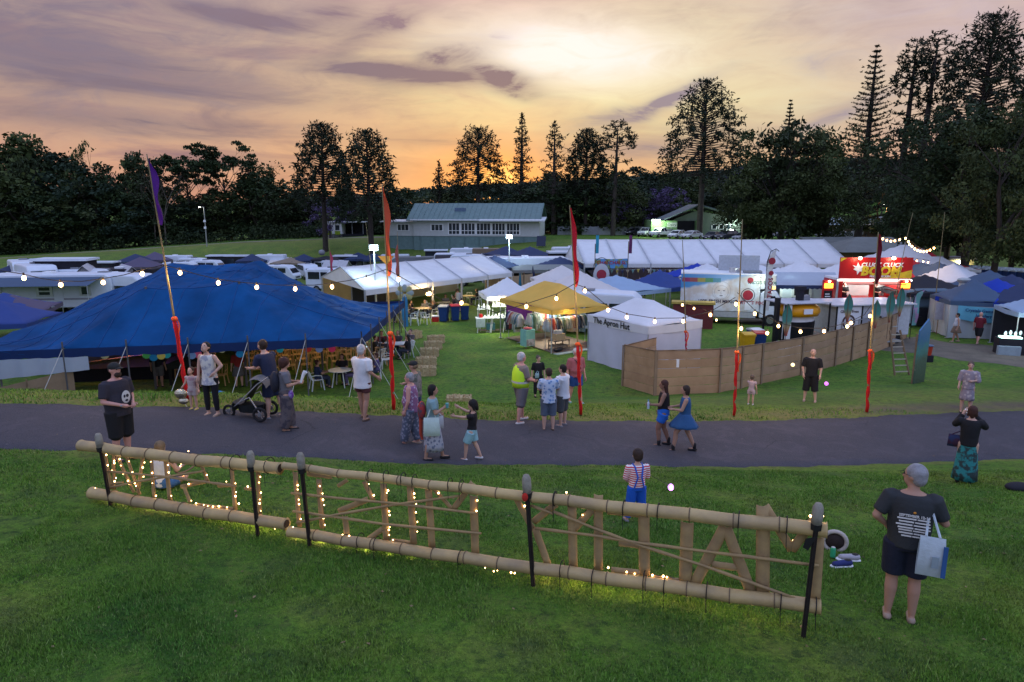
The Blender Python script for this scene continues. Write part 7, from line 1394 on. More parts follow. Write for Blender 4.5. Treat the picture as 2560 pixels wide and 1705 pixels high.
for (x,y,r) in ((-.28,-.38,.17),(.28,-.38,.17),(0,.48,.15)):
 w = MB().torus((0,0,0),r-.03,.03,20,8).build('wheel',TYRE,t,smooth=True,loc=(x,y,r));MB().tube([(-.02,0,0),(.02,0,0)],.05,8).build('hub',RIM,w)
 mb = MB();[mb.beam((0,0,0),(0,math.cos(a)*(r-.03),math.sin(a)*(r-.03)),.014) for a in (0,2.1,4.2)];mb.build('spoke',RIM,w)
for x in (-.25,.25): MB().tube([(x*.2,.45,.18),(x,.1,.42),(x,-.35,.85),(x,-.62,1.02)],.014,6).tube([(x,-.38,.17),(x,-.15,.55),(x,.05,.46)],.014,6).build('frame_tube',SG,t)
MB().tube([(-.25,-.62,1.02),(.25,-.62,1.02)],.018,8).build('handlebar',SB,t);MB().grid(5,9,lambda s,q: ((s-.5)*.42,.28-.55*q if q < .5 else .0-.42*(q-.5)*1.2,.42-.05*math.sin(q*6) if q < .5 else .42+.9*(q-.5))).build('seat',SB,t,smooth=True)
MB().grid(7,9,lambda s,q: ((s-.5)*.5,-.30+.26*math.cos(2.9-q*2.2),.70+.26*math.sin(2.9-q*2.2)+.04*math.sin(PI*s))).build('hood',mat('hood_grey',(.12,.13,.14),.5),t,smooth=True);MB().loft([(0,-.05,.16,.16,.28),(0,-.05,.34,.2,.32)],14).build('basket',SB,t)
MB().box(-.2,.2,.28,.3,.2,.38).build('footrest',SB,t)
person(gp(686,1046),1.80,62,'man in navy shirt and shorts leaning forward to push the stroller','fair',('brown','short'),(fab('navy_shirt',(.018,.024,.055),scale=3),.40,{'loose': .014,'hem': .47,'sleeve': .014}),('shorts',fab('navy_shorts2',(.014,.022,.055)),.48,.026),'grey',dict(armL=((-.13,.10,.66),(-.09,.25,.63)),armR=((.13,.10,.66),(.09,.24,.62)),legL=((-.06,.02,.285),(-.08,.02,.042)),legR=((.07,-.03,.285),(.085,-.08,.042))),1.04,lean=.13,head_tilt=-22)
t,j = person(gp(720,1079),1.62,-68,'woman with curly hair, grey tee and patterned harem trousers walking right','tan',('auburn','afro'),(fab('grey_tee',(.14,.14,.16)),.42,{'hem': .53}),('trousers',fab('harem_print',(.10,.085,.09),scale=9,kind='patch',col2=(.05,.045,.06)),1,.042),'black',dict(armR=((.14,.03,.655),(.09,.16,.67)),armL=((-.14,.03,.655),(-.05,.15,.66)),legL=((-.05,.03,.28),(-.05,.05,.042)),legR=((.05,.0,.28),(.05,-.05,.042))),1.08,True)
s = thing('backpack','dark backpack worn by the woman in harem trousers','backpack',wpt(t,(0,-.20,1.12)),t.rotation_euler.z);MB().ell((0,0,0),.16,.10,.23,14,10).build('pack',mat('pack_dark',(.02,.022,.035),.8),s,smooth=True)
for x in (-.1,.1): MB().tube([(x,.05,.2),(x,.22,.16),(x*1.1,.27,0),(x,.1,-.15)],.014,5).build('strap',mat('pack_dark',(0,0,0)),s)
s = thing('hip_pouch','purple pouch on the hip of the woman in harem trousers','bag',wpt(t,(.14,.10,.84)),t.rotation_euler.z);MB().ell((0,0,0),.09,.06,.10,12,8).build('pouch',fab('purple_pouch',(.12,.04,.25),scale=9,kind='patch',col2=(.25,.2,.4)),s,smooth=True)
w = wpt(t,j['arms']['R'][2]);s = thing('rolled_programme','white rolled paper in the hand of the woman in harem trousers','paper',(w.x+.09,w.y,w.z+.05),0);MB().tube([(-.03,0,-.04),(.03,0,.12),(.08,0,.2)],[.022,.035,.05],10,cap=False).build('roll',M_WHITE,s)
person(gp(910,1050),1.80,-28,'white-haired man in white polo and short maroon shorts walking on the road','tan',('white','short'),(fab('white_polo',(.66,.68,.70)),.46,{'loose': .022,'hem': .44,'flare': .012,'sleeve': .016}),('shorts',fab('maroon_shorts',(.10,.035,.035)),.30,.016),'brown',dict(armR=((.15,-.02,.655),(.175,.09,.57)),armL=((-.13,.04,.66),(-.10,.12,.62)),legL=((-.06,.03,.285),(-.06,.06,.042)),legR=((.06,.0,.285),(.06,-.06,.042))),1.06)
t,j = person(gp(1030,1112),1.62,84,'grey-haired woman in sleeveless floral top and patterned trousers','pink',('grey','short'),(fab('floral_lilac',(.40,.36,.48),scale=14,kind='floral',col2=(.22,.10,.20)),0,{'loose': .016,'hem': .47,'flare': .01}),('trousers',fab('floral_trousers',(.22,.23,.30),scale=14,kind='floral',col2=(.08,.10,.15)),1,.032),'tan',dict(armL=((-.14,.0,.64),(-.13,.05,.50)),legL=((-.05,.05,.285),(-.05,.10,.042)),legR=((.05,-.02,.285),(.05,-.08,.042))),1.2,True)
person(gp(1040,1082),1.70,70,'person in dark flat cap and camouflage jacket behind the floral-top woman','tan',('blond','cap'),(fab('camo_jacket',(.10,.11,.09),scale=8,kind='patch',col2=(.22,.20,.18)),.95,{'loose': .02}),('trousers',fab('jeans_blue',(.05,.08,.15)),1,.014),'brown',dict(armR=((.13,.06,.67),(.06,.16,.66))),1.06)
t,j = person(gp(1084,1150),1.62,-84,'dark-haired woman in blue top and long patterned skirt walking right','tan',('black','bob'),(fab('pale_blue_tee',(.20,.33,.36)),.35,{'hem': .52}),('skirt',fab('grey_floral_skirt',(.14,.16,.22),scale=12,kind='floral',col2=(.34,.35,.40)),.13,-.012),'black',dict(armR=((.14,.04,.66),(.08,.15,.72)),armL=((-.14,.0,.64),(-.14,.08,.58)),legL=((-.05,.06,.285),(-.05,.12,.042)),legR=((.05,-.04,.285),(.05,-.10,.05))),1.05,True)
tote(t,(.12,.0,1.33),(.20,-.02,.98),.34,.40,.12,fab('mint_tote',(.50,.62,.58)),'large mint white tote bag carried by the dark-haired woman',yaw=90);s = thing('red_daypack','red and maroon bag on the back of the dark-haired woman','bag',wpt(t,(0,-.22,1.08)),t.rotation_euler.z);MB().ell((0,0,0),.13,.09,.2,12,8).build('pack',fab('red_pack',(.30,.03,.03),scale=6,kind='patch',col2=(.08,.05,.07)),s,smooth=True);MB().tube([(0,-.02,-.15),(.02,-.03,-.5),(.05,.0,-.62)],[.04,.035,.02],8).build('hanging_scarf',mat('scarf_red',(.35,.05,.03),.9),s)
w = wpt(t,j['arms']['R'][2]);s = thing('drink_cup','teal drink cup in the hand of the dark-haired woman','cup',w+Vector((.06,0,.03)));MB().tube([(0,0,-.04),(0,0,.06)],[.028,.036],10).build('cup',mat('cup_teal',(.10,.35,.35)),s)
tote(t,(-.16,.12,.98),(-.17,.13,.90),.2,.28,.1,fab('white_plastic',(.6,.6,.62)),'white plastic bag in the left hand of the dark-haired woman','carrier_bag',90)
t,j = person(gp(1180,1150),1.34,80,'girl in black tee and pale blue shorts reaching both arms out','fair',('black','bob'),(fab('black_tee',(.016,.014,.018)),.3,{'hem': .49}),('shorts',fab('aqua_shorts',(.28,.50,.55)),.42,.026),'white',dict(armL=((-.12,.12,.73),(-.11,.26,.74)),armR=((.12,.13,.76),(.12,.26,.82)),legL=((-.05,.08,.27),(-.055,.10,.04)),legR=((.06,-.03,.27),(.06,-.13,.05)),curl=.2),.96,True,child=True,head_tilt=18,lean=-.04)
t,j = person(gp(1302,1055),1.82,-62,'big white-haired man in a yellow hi-vis vest and grey shorts','pink',('white','short'),(fab('taupe_tee',(.20,.17,.15)),.45,{'loose': .014,'hem': .50,'sleeve': .014}),('shorts',fab('khaki_shorts',(.14,.13,.14)),.56,.028),'white',dict(armR=((.16,.03,.645),(.10,.15,.60)),armL=((-.16,.03,.645),(-.06,.16,.60)),legL=((-.07,.05,.285),(-.08,.07,.042)),legR=((.07,-.04,.285),(.09,-.09,.042))),1.28)
hv = mat('hivis',(.52,.85,.03),.6,.06,4);g_ = 1.28*1.82
VR = [(.94,.245,.205),(1.10,.255,.215),(1.30,.255,.20),(1.44,.225,.15),(1.50,.15,.12)]
arc = lambda q: R(90+28)+q*R(360-56)
o = MB().grid(30,5,lambda s,q: (VR[round(q*4)][1]*math.cos(arc(s)),-.01+VR[round(q*4)][2]*math.sin(arc(s)),VR[round(q*4)][0])).build('hi_vis_vest',hv,t,smooth=True,fix=False);o.modifiers.new('thick','SOLIDIFY').thickness = .01
MB().grid(30,2,lambda s,q: (.262*math.cos(arc(s)),-.01+.222*math.sin(arc(s)),1.06+.05*q)).build('reflective_band',mat('reflective',(.55,.56,.50),.3),t,fix=False)
t,j = person(gp(1345,992),1.65,-170,'woman in black tee with a pale shoulder bag standing behind the hi-vis man','fair',('ash','bun'),(fab('black_top',(0,0,0)),.45,{'hem': .50,'loose': .016}),('trousers',fab('black_jeans',(.012,.012,.016)),1,.012),'black',None,1.04,True,head_turn=30)
tote(t,(-.09,.05,1.36),(.08,.16,.98),.16,.2,.06,fab('pale_teal_bag',(.30,.45,.48)),'small pale blue bag hung across the woman in black','shoulder_bag')
person(gp(1371,1077),1.60,4,'short-haired woman in blue floral shirt and denim shorts seen from behind','fair',('brown','short'),(fab('blue_floral',(.12,.22,.42),scale=12,kind='floral',col2=(.40,.48,.60)),.42,{'loose': .018,'hem': .46,'flare': .012,'sleeve': .02}),('shorts',fab('denim_shorts',(.09,.12,.17)),.58,.020),'brown',dict(armL=((-.15,.05,.655),(-.07,.14,.62)),armR=((.15,.05,.655),(.09,.15,.63))),1.12,True)
t,j = person(gp(1406,1066),1.62,58,'woman in loose white blouse and dark skirt showing a sheet of paper','fair',('black','short'),(fab('white_blouse',(.62,.66,.72)),.6,{'loose': .022,'hem': .47,'flare': .02,'sleeve': .03}),('shorts',fab('dark_green_shorts',(.07,.08,.085)),.55,.024),'grey',dict(armL=((-.13,.07,.66),(-.07,.19,.63)),armR=((.13,.07,.66),(.06,.19,.64))),1.08,True)
a = wpt(t,(0,.36,.98));tag(MB().box(-.11,.11,-.004,.004,-.15,.15).build('paper_sheet',M_WHITE,loc=a,rot=(R(10),0,R(58))),'white sheet of paper held between the two women in the middle','paper')
t,j = person(gp(1438,1008),1.72,-158,'balding man in faded red tee, blue shorts and pale clogs by the flag pole','pink',('white','short'),(fab('faded_red_tee',(.30,.10,.12)),.5,{'loose': .018,'hem': .49,'sleeve': .016}),('shorts',fab('blue_shorts',(.02,.07,.26)),.42,.022),'teal',dict(legL=((-.06,.04,.285),(-.09,.06,.042)),legR=((.06,-.03,.285),(.08,-.08,.042))),1.18,head_turn=25)
MB().tube([wv for wv in [(-.15,.10,.98),(-.05,.20,1.15),(.08,.17,1.36),(.13,.02,1.43)]],.014,5).build('bag_strap',M_BLACK,t)
t,j = person(gp(1655,1116),1.68,78,'long-haired woman in black top and bright blue shorts carrying a small bottle','dark',('auburn','long'),(fab('black_tank',(.016,.012,.016)),0,{'hem': .53,'loose': .008}),('shorts',fab('bright_blue_shorts',(.02,.14,.58)),.28,.022),'boots',dict(armL=((-.13,.05,.66),(-.12,.18,.655)),armR=((.13,-.01,.64),(.14,.05,.51)),legL=((-.04,.07,.285),(-.04,.05,.045)),legR=((.05,-.01,.285),(.05,-.09,.06))),1.1,True)
w = wpt(t,j['arms']['L'][2]);s = thing('drink_bottle','small clear and blue bottle held by the long-haired woman','bottle',w+Vector((-.07,0,0)));MB().tube([(0,0,-.1),(0,0,.04),(0,0,.07),(0,0,.1)],[.03,.03,.014,.014],10).build('bottle',mat('bottle_pale',(.5,.6,.7),.2),s);MB().tube([(0,0,.1),(0,0,.12)],.016,8).build('cap',mat('cap_blue',(.05,.2,.5)),s)
person(gp(1708,1130),1.66,80,'woman in short blue dress and black ankle boots striding left','tan',('brown','bob'),(fab('blue_dress',(.03,.10,.24)),0,{'hem': .50,'name': 'dress_top'}),('skirt',fab('blue_dress',(0,0,0)),.38,.050),'boots',dict(armL=((-.13,.06,.66),(-.09,.17,.66)),armR=((.13,.06,.66),(.08,.17,.655)),legL=((-.04,.12,.30),(-.04,.15,.045)),legR=((.05,-.05,.29),(.05,-.16,.055))),1.04,True)
person(gp(1876,1012),.98,-30,'small girl in pale pink playsuit standing by the red flag pole','fair',('ash','short'),(fab('pale_pink',(.42,.32,.33),scale=9,kind='patch',col2=(.36,.28,.30)),.2,{'hem': .44}),('shorts',fab('pale_pink',(0,0,0)),.3,.02),'white',dict(armL=((-.12,.05,.68),(-.06,.09,.78))),1.0,True,child=True)
t,j = person(gp(2023,1004),1.76,152,'bald man in black tee and black knee-length shorts juggling lit balls','fair',(None,'bald'),(fab('black_tee2',(.013,.013,.016)),.45,{'loose': .012,'hem': .49,'sleeve': .014}),('shorts',fab('black_shorts2',(.012,.012,.014)),.66,.024),'tan',dict(armL=((-.155,.01,.64),(-.15,.05,.51)),armR=((.155,.01,.64),(.13,.06,.51)),legL=((-.07,.01,.285),(-.10,.0,.042)),legR=((.07,.01,.285),(.09,.0,.042))),1.06,head_tilt=-16,head_turn=12)
for (u,v,c,n) in ((1982,912,(1,.78,.35),'amber'),(2066,959,(.75,.15,1),'violet')):
 P = Py(u,v,t.location.y-.3);s = thing('juggling_ball','glowing %s ball in the air beside the bald man' % n,'ball',P);MB().ell((0,0,0),.06,.06,.06,12,8).build('ball',mat('ball_'+n,c,.4,emit=c,estr=1.0),s)
person(gp(2412,1033),1.64,148,'woman in open patterned robe and maroon top with her hair up','fair',('ash','bun'),(fab('pale_robe',(.42,.38,.38),scale=9,kind='floral',col2=(.25,.22,.26)),.55,{'loose': .020,'hem': .48,'sleeve': .024}),('skirt',fab('pale_robe',(0,0,0)),.26,.0),'black',dict(armL=((-.14,.04,.66),(-.05,.12,.655)),armR=((.14,.0,.65),(.15,.06,.53))),1.06,True)
person(gp(2387,855),1.62,72,'woman in white singlet and tan skirt walking along the gravel path','tan',('black','short'),(fab('white_singlet2',(.60,.62,.66)),0,{'hem': .50}),('skirt',fab('tan_skirt',(.20,.14,.10)),.32,.02),'tan',dict(legL=((-.04,.05,.285),(-.04,.08,.042)),legR=((.05,-.02,.285),(.05,-.12,.055))),1.12,True)
person(gp(2443,860),1.76,-60,'bald man in maroon tee and black shorts walking along the gravel path','pink',(None,'bald'),(fab('maroon_tee',(.13,.012,.025)),.42,{'loose': .014}),('shorts',fab('black_shorts',(0,0,0)),.52,.024),'tan',dict(armR=((.14,.05,.655),(.06,.15,.64)),legL=((-.05,.05,.285),(-.05,.10,.042)),legR=((.05,-.03,.285),(.05,-.13,.055))),1.1)
t,j = person(gp(410,1222),1.45,-8,'long-haired girl in white top and blue shorts sitting on the grass behind the sign','fair',('blond','long'),(fab('white_vest',(.58,.62,.66)),0,{'hem': .49}),('shorts',fab('denim_blue',(.05,.14,.32)),.30,.014),None,dict(drop=.455,legL=((-.19,.12,.56),(-.03,.20,.50)),legR=((.19,.12,.56),(.05,.22,.50)),armL=((-.13,.06,.65),(-.10,.16,.60)),armR=((.14,.06,.655),(.12,.19,.66))),.98,True)
a = wpt(t,(.26,.25,.34));s = thing('lit_hoop','small hoop wound with fairy lights held by the seated girl','hoop',a);MB().torus((0,0,0),.2,.014,24,6,'x').build('ring',M_WOOD,s).rotation_euler = (0,R(60),R(60))
for k in range(6): q = s.children[0].rotation_euler.to_matrix()@Vector((0,.2*math.cos(k),.2*math.sin(k)));MB().ell(tuple(q),.009,.009,.009,6,4).build('bulb',mat('fairy_glow',(1,1,1),.5,emit=(1,.56,.20),estr=9),s)
P = gp(2085,1375);s = thing('cream_rucksack','cream rucksack lying open on the lawn beyond the right end of the sign','bag',P,R(-20));s.scale = (.72,)*3;MB().torus((0,0,.16),.2,.04,22,8,'y').build('padded_rim',fab('cream_canvas_bag',(.50,.45,.40)),s,smooth=True);MB().ell((0,.03,.16),.2,.08,.16,16,8).build('pack',fab('dark_brown_bag',(.03,.02,.018)),s,smooth=True)
P = gp(2081,1395);s = thing('drink_can','green drink can standing on the grass before the cream rucksack','can',P);MB().tube([(0,0,0),(0,0,.01),(0,0,.125),(0,0,.14)],[.026,.033,.033,.026],14).build('can',mat('can_green',(.04,.38,.18),.3),s);MB().tube([(0,0,.14),(0,0,.143)],.024,12).build('lid',M_ALU,s)
for (u,v,yw,lab,c) in ((2105,1418,95,'navy and blue running shoe lying on the lawn, the nearer of the pair',(.02,.03,.14)),(2122,1402,80,'pale-soled running shoe lying behind the navy one',(.40,.38,.42))):
 P = gp(u,v);s = thing('running_shoe',lab,'shoe',P,R(yw));MB().capsule((0,-.09,.05),(0,.10,.035),.045,.038).build('upper',mat('shoe_%d' % u,c,.7),s,smooth=True);MB().capsule((0,-.10,.018),(0,.12,.016),.046,.044).build('sole',M_WHITE,s).scale = (1,1,.45);MB().ell((0,-.07,.085),.03,.045,.014,10,6).build('opening',M_BLACK,s)
P = gp(2548,1225);tag(MB().ell((0,0,.05),.28,.16,.09,14,8).build('dark_jumper',M_DARK,smooth=True,loc=P),'dark jumper dropped on the lawn at the right edge of the view','clothes')
# ---------------------------------------------------------------- bamboo sign
BAM = mat('bamboo',(.50,.36,.15),.45,.35,2.2,.2,26,col2=(.27,.20,.11),spec=.35);BAM2 = mat('bamboo_split',(.38,.26,.11),.7,.3,6,col2=(.24,.165,.085));NODE = mat('bamboo_node',(.17,.12,.065),.7,.3,8)
WIRE = mat('tie_wire',(.012,.012,.012),.6);STEEL = mat('rusty_picket',(.025,.018,.015),.7,.4,8);PADM = mat('grey_pad',(.30,.28,.22),.9,.3,12,.5,30)
p1,p5 = G(278,1262),G(2008,1590);sd = Vector((p5.x-p1.x,p5.y-p1.y,0));SL = sd.length;sd.normalize();sn = Vector((sd.y,-sd.x,0))
if sn.y > 0: sn = -sn
def SP(u,v,off=0.):
 """pixel to the upright plane of the sign; off moves towards the camera side"""
 o = p1+sn*off;d = ray(u,v);k = (o-CC).dot(sn)/d.dot(sn);return CC+d*k
def sign(label,posts,rails,slats,canes,ties):
 o = SP(*posts[0][:2]);o.z = gz(o.x,o.y);t = thing('bamboo_sign',label,'sign',o);V = lambda p: p-o
 for (u0,v0,u1,v1) in posts:
  a = SP(u0,v0,.06);b = SP(u1,v1,.06);s = MB().beam(V(b),V(a),.045,.03,tuple(sn)).beam(V(b),V(a),.012,.055,tuple(sn)).build('star_picket',STEEL,t)
  d = (a-b).normalized();q = MB().tube([V(a)-d*.12,V(a)-d*.02,V(a)+d*.07,V(a)+d*.11],[.046,.053,.05,.03],10).build('picket_pad',PADM,t,smooth=True)
  MB().tube([V(a)-d*.16,V(a)-d*.10],[.05,.055],8).build('strap',WIRE,t)
 for (u0,v0,u1,v1,r0,r1,hollow) in rails:
  a,b = SP(u0,v0),SP(u1,v1);L = (b-a).length;n = max(3,int(L/.42));pts = [];rs = []
  for k in range(n+1):
   s = k/n;sag = Vector((0,0,-.02*math.sin(PI*s)+.008*math.sin(k*2.3)));r = r0+(r1-r0)*s
   for ds,f in ((-.010,.98),(0,1.10),(.010,.98)):
    q = s+ds/ L*1.3
    if 0 <= q <= 1: pts.append(V(a.lerp(b,q)+sag));rs.append(r*f)
  rl = MB().tube(pts,rs,14).build('rail',BAM,t,smooth=True)
  dd = (b-a).normalized()
  MB().tube([V(b)+dd*.001+Vector((0,0,0)),V(b)+dd*.004],r1*.72,14).build('hollow_end',mat('bamboo_hollow',(.05,.03,.02),.9),rl);MB().tube([V(a)-dd*.004,V(a)-dd*.001],r0*.72,14).build('hollow_end',mat('bamboo_hollow',(.05,.03,.02),.9),rl)
  for k in range(1,n): c = V(a.lerp(b,k/n))+Vector((0,0,-.02*math.sin(PI*k/n)+.008*math.sin(k*2.3)));MB().tube([c-dd*.006,c+dd*.006],(r0+(r1-r0)*k/n)*1.13,14).build('node_ring',NODE,rl)
 for (u0,v0,u1,v1,w) in slats:
  a,b = SP(u0,v0,-.05),SP(u1,v1,-.05);d = (b-a);L = d.length;d.normalize();x = d.cross(sn).normalized();R_ = w*.31;vs = [];n = 6;K = 7
  for i in range(K):
   for j in range(n+1): an = PI*(.1+.8*j/n);vs.append(V(a+d*L*i/(K-1))+x*R_*math.cos(an)+sn*(R_*.75*math.sin(an)-.03+(.004 if i in (2,5) else 0)))
  o_ = MB().add(vs,[(i*(n+1)+j,i*(n+1)+j+1,(i+1)*(n+1)+j+1,(i+1)*(n+1)+j) for i in range(K-1) for j in range(n)]).build('letter_slat',BAM2,t,smooth=True,fix=False);m = o_.modifiers.new('thick','SOLIDIFY');m.thickness = .010
 for pp in canes:
  P_ = [V(SP(u,v,.0+.008)) for (u,v) in pp];Q = []
  for a,b in zip(P_[:-1],P_[1:]): Q += [a.lerp(b,s) for s in (0,.33,.66)]
  Q.append(P_[-1]);MB().tube(Q,[.017+.003*math.sin(k*2.) for k in range(len(Q))],7).build('cane',BAM2,t,smooth=True)
 for (u,v,r) in ties:
  c = V(SP(u,v));rr = r*1.12;mb = MB();ring = [(c+Vector((0,0,rr*math.cos(a)))+sn*rr*math.sin(a)) for a in np.linspace(0,2*PI,15)];mb.tube(ring,.006,5,cap=False);mb.tube([c+sn*rr+Vector((0,0,-rr*.5)),c+sn*rr*1.1+Vector((0,0,-rr*.5))+Vector((.01,0,-.13-.08*((u*7) % 3)/3))],.004,4);mb.build('tie',WIRE,t)
 return t
def zc(pts,x0,y0,s): return [(x0+a*s,y0+b*s) for (a,b) in pts]
A = lambda a,b: (200+a*.2378,1080+b*.2378);B_ = lambda a,b: (700+a*.29724,1130+b*.29724);C_ = lambda a,b: (1300+a*.3397,1200+b*.3397)
def sl(f,*q): return [(*f(a,b),*f(c,d),w) for (a,b,c,d,w) in q]
sign('left panel of the bamboo letter sign, two rails with split-bamboo letters',[(*A(200,90),*A(322,770)),(*A(1795,285),*A(1872,1105))],
     [(*A(10,140),*A(2105,380),.080,.078,1),(*A(125,640),*A(2170,965),.088,.078,1)],
     sl(A,(255,230,320,600,.08),(345,240,350,600,.10),(380,250,560,640,.09),(480,260,620,660,.09),(650,280,600,640,.09),(740,290,770,690,.09),(890,300,940,720,.11),(1270,360,1340,530,.09),(1050,580,1330,520,.07),(1085,580,1150,745,.09),(1230,770,1640,815,.06),(1585,390,1625,815,.10),(1440,570,1620,560,.07),(1860,400,1885,870,.10),(1720,600,1850,610,.05)),
     [[A(270,410),A(900,470),A(1360,530),A(1640,570)],[A(310,585),A(600,520),A(950,465),A(1300,410)],[A(360,540),A(450,530)]],[(*A(1630,320),.095),(*A(1990,350),.095)])
sign('long right panel of the bamboo letter sign, seen from behind',[(*B_(175,75),*B_(250,785)),(*B_(2075,270),*B_(2130,1125)),(*C_(2190,250),*C_(2085,1150))],
     [(*B_(30,115),*C_(2260,370),.048,.074,1),(*B_(80,670),*C_(2215,935),.070,.074,1)],
     sl(B_,(120,170,160,630,.11),(320,230,350,640,.12),(220,190,430,215,.07),(480,290,560,240,.06),(700,250,780,410,.10),(490,500,740,400,.10),(540,540,560,700,.13),(740,735,860,650,.09),(865,265,890,745,.14),(930,745,1100,765,.05),(1090,290,1120,775,.14),(1245,310,1275,800,.14),(1290,320,1450,490,.07),(1450,490,1620,260,.10),(1625,370,1640,860,.15),(1985,400,2120,650,.11),(2130,590,2320,440,.11),(2140,640,2250,945,.13))
     +sl(C_,(380,190,390,640,.15),(530,220,390,370,.12),(575,110,575,660,.15),(640,240,900,265,.07),(725,470,890,490,.09),(670,665,920,690,.09),(910,250,915,700,.18),(1230,310,1215,760,.20),(960,715,1180,745,.06),(1510,340,1280,775,.17),(1515,350,1700,830,.17),(1410,625,1600,650,.11),(1790,190,1785,840,.20),(1800,190,2000,520,.13),(2000,520,2200,250,.13),(2195,420,2165,900,.17)),
     [[B_(95,345),B_(560,395),B_(970,432),B_(1650,515)],[B_(140,595),B_(480,525),B_(950,445),B_(1500,370)],[B_(110,498),B_(480,548),B_(860,605),B_(1690,685)],[B_(1150,455),B_(1350,480)],[C_(110,355),C_(560,410),C_(870,462),C_(1400,530),C_(2200,630)],[C_(240,230),C_(560,360),C_(880,480),C_(1350,630),C_(2050,880)],[B_(2110,450),B_(2300,520)]],
     [(*B_(760,185),.055),(*B_(890,195),.056),(*B_(1035,215),.057),(*B_(1130,235),.058),(*B_(1430,265),.06),(*B_(1525,280),.06),(*B_(2310,385),.066),(*B_(675,740),.08),(*B_(815,770),.08),(*B_(1520,885),.08),(*C_(258,140),.066),(*C_(765,200),.07),(*C_(1018,225),.072),(*C_(1610,290),.076),(*C_(1962,330),.08),(*C_(308,650),.082),(*C_(540,710),.082),(*C_(915,730),.082),(*C_(1065,770),.082),(*C_(1375,815),.082),(*C_(1918,890),.082),(*C_(2175,930),.082)])
FG = mat('fairy_glow',(1,1,1));bulb_me = MB().ell((0,0,0),.0115,.0115,.0125,6,4).mesh('bulb',FG)
def fairy(label,chains,off=-.03):
 P0 = SP(*chains[0][0]);t = thing('fairy_lights',label,'string lights',P0);n = 0
 for ch in chains:
  P_ = [SP(u,v,off)-P0 for (u,v) in ch];MB().tube(P_,.0028,3).build('wire',WIRE,t)
  for a,b in zip(P_[:-1],P_[1:]):
   L = (b-a).length;m = max(1,int(L/.085))
   for k in range(m):
    q = a.lerp(b,(k+rnd.uniform(.1,.9))/m)+Vector((rnd.uniform(-.016,.016),rnd.uniform(-.02,.02),rnd.uniform(-.012,.012)));bo = obj('bulb',bulb_me,t,q);s = rnd.uniform(.55,1.1);bo.scale = (s,s,s);n += 1
 return t
fairy('warm fairy lights wound round the letters of the left sign panel',[[A(285,235),A(330,450)],[A(375,255),A(375,600)],[A(400,260),A(420,340),A(480,460),A(545,610)],[A(500,290),A(560,430),A(600,560),A(625,640)],[A(665,285),A(670,490)],[A(730,310),A(755,450),A(780,580),A(795,690)],[A(930,330),A(945,480)],[A(960,660),A(995,730)],[A(1000,330),A(1080,330)],[A(1320,430),A(1355,550)],[A(1100,560),A(1190,550)],[A(1455,525),A(1550,530)],[A(1620,500),A(1640,640),A(1660,790)],[A(1155,640),A(1190,750),A(1360,785),A(1570,795)],[A(1885,430),A(1895,580),A(1900,720),A(1905,850)],[A(1745,575),A(1800,575)],[A(1815,860),A(1860,965),A(1930,960),A(2000,1000),A(2070,1020)],[A(120,600),A(215,585)]])
fairy('warm fairy lights on the left half of the long sign panel',[[B_(155,190),B_(150,290),B_(165,420),B_(180,540),B_(195,600)],[B_(75,620),B_(145,630)],[B_(335,260),B_(360,430),B_(375,560),B_(375,660)],[B_(510,690),B_(620,705)],[B_(740,265),B_(780,330),B_(790,390)],[B_(895,270),B_(910,400),B_(915,580),B_(925,720)],[B_(855,660),B_(930,650)],[B_(950,740),B_(990,745)],[B_(1130,315),B_(1150,490),B_(1150,610),B_(1160,680)],[B_(1330,340),B_(1410,425)],[B_(1655,385),B_(1665,530)],[B_(1660,950),B_(1735,985),B_(1810,1005),B_(1885,985),B_(1965,1030),B_(2060,985),B_(2085,925)]])
fairy('sparse warm fairy lights on the right half of the long sign panel',[[B_(2060,400),B_(2065,470)],[B_(2150,680),B_(2240,850)],[C_(310,110),C_(345,90)],[C_(450,265),C_(490,220)],[C_(545,515),C_(545,590),C_(620,650),C_(725,655),C_(870,680)],[C_(955,680),C_(1000,700),C_(1140,720)],[C_(855,180),C_(895,180)],[C_(2005,455),C_(2040,410)],[C_(2105,300),C_(2210,180),C_(2240,240),C_(2235,300)],[C_(2220,460),C_(2220,490)]],-.06)
LN = [(*A(330+150*k,690+22*k),(2.2,2.6,2.2,2.6,3.2,2.6,2.2,2.2,2.2,3.0,4.2,3.0)[k]) for k in range(12)]+[(*B_(160+190*k,690+42*k),(4.0,3.0,2.4,2.4,3.0,2.6,2.0,2.0,2.4,4.2)[k]) for k in range(10)]+[(*C_(200+215*k,680+33*k),(2.2,3.0,3.0,2.6,2.6,2.0,2.0,1.6,1.2)[k]) for k in range(9)]+[(*A(450,350),1.2),(*B_(1110,500),1.6),(*B_(350,450),1.6),(*A(1890,600),1.4)]
for (u,v,e) in LN: q = SP(u,v,-.16);lamp('POINT',q,e*.27,(1,.66,.28),.05,'fairy_glow_light')
q = SP(*B_(2060,380),.12);tag(MB().ell((0,0,0),.035,.02,.05,10,6).build('red_rag',mat('rag_red',(.5,.03,.02),.9),loc=q),'red rag tied round the middle picket of the sign','rag')
q = SP(*C_(2140,470),.10);tag(MB().sheet((-.05,0,.05),(.05,0,.07),(-.02,0,-.07),(-.07,0,-.04),.01).build('black_tape',WIRE,loc=q),'black tape flag on the right-hand picket of the sign','tape')
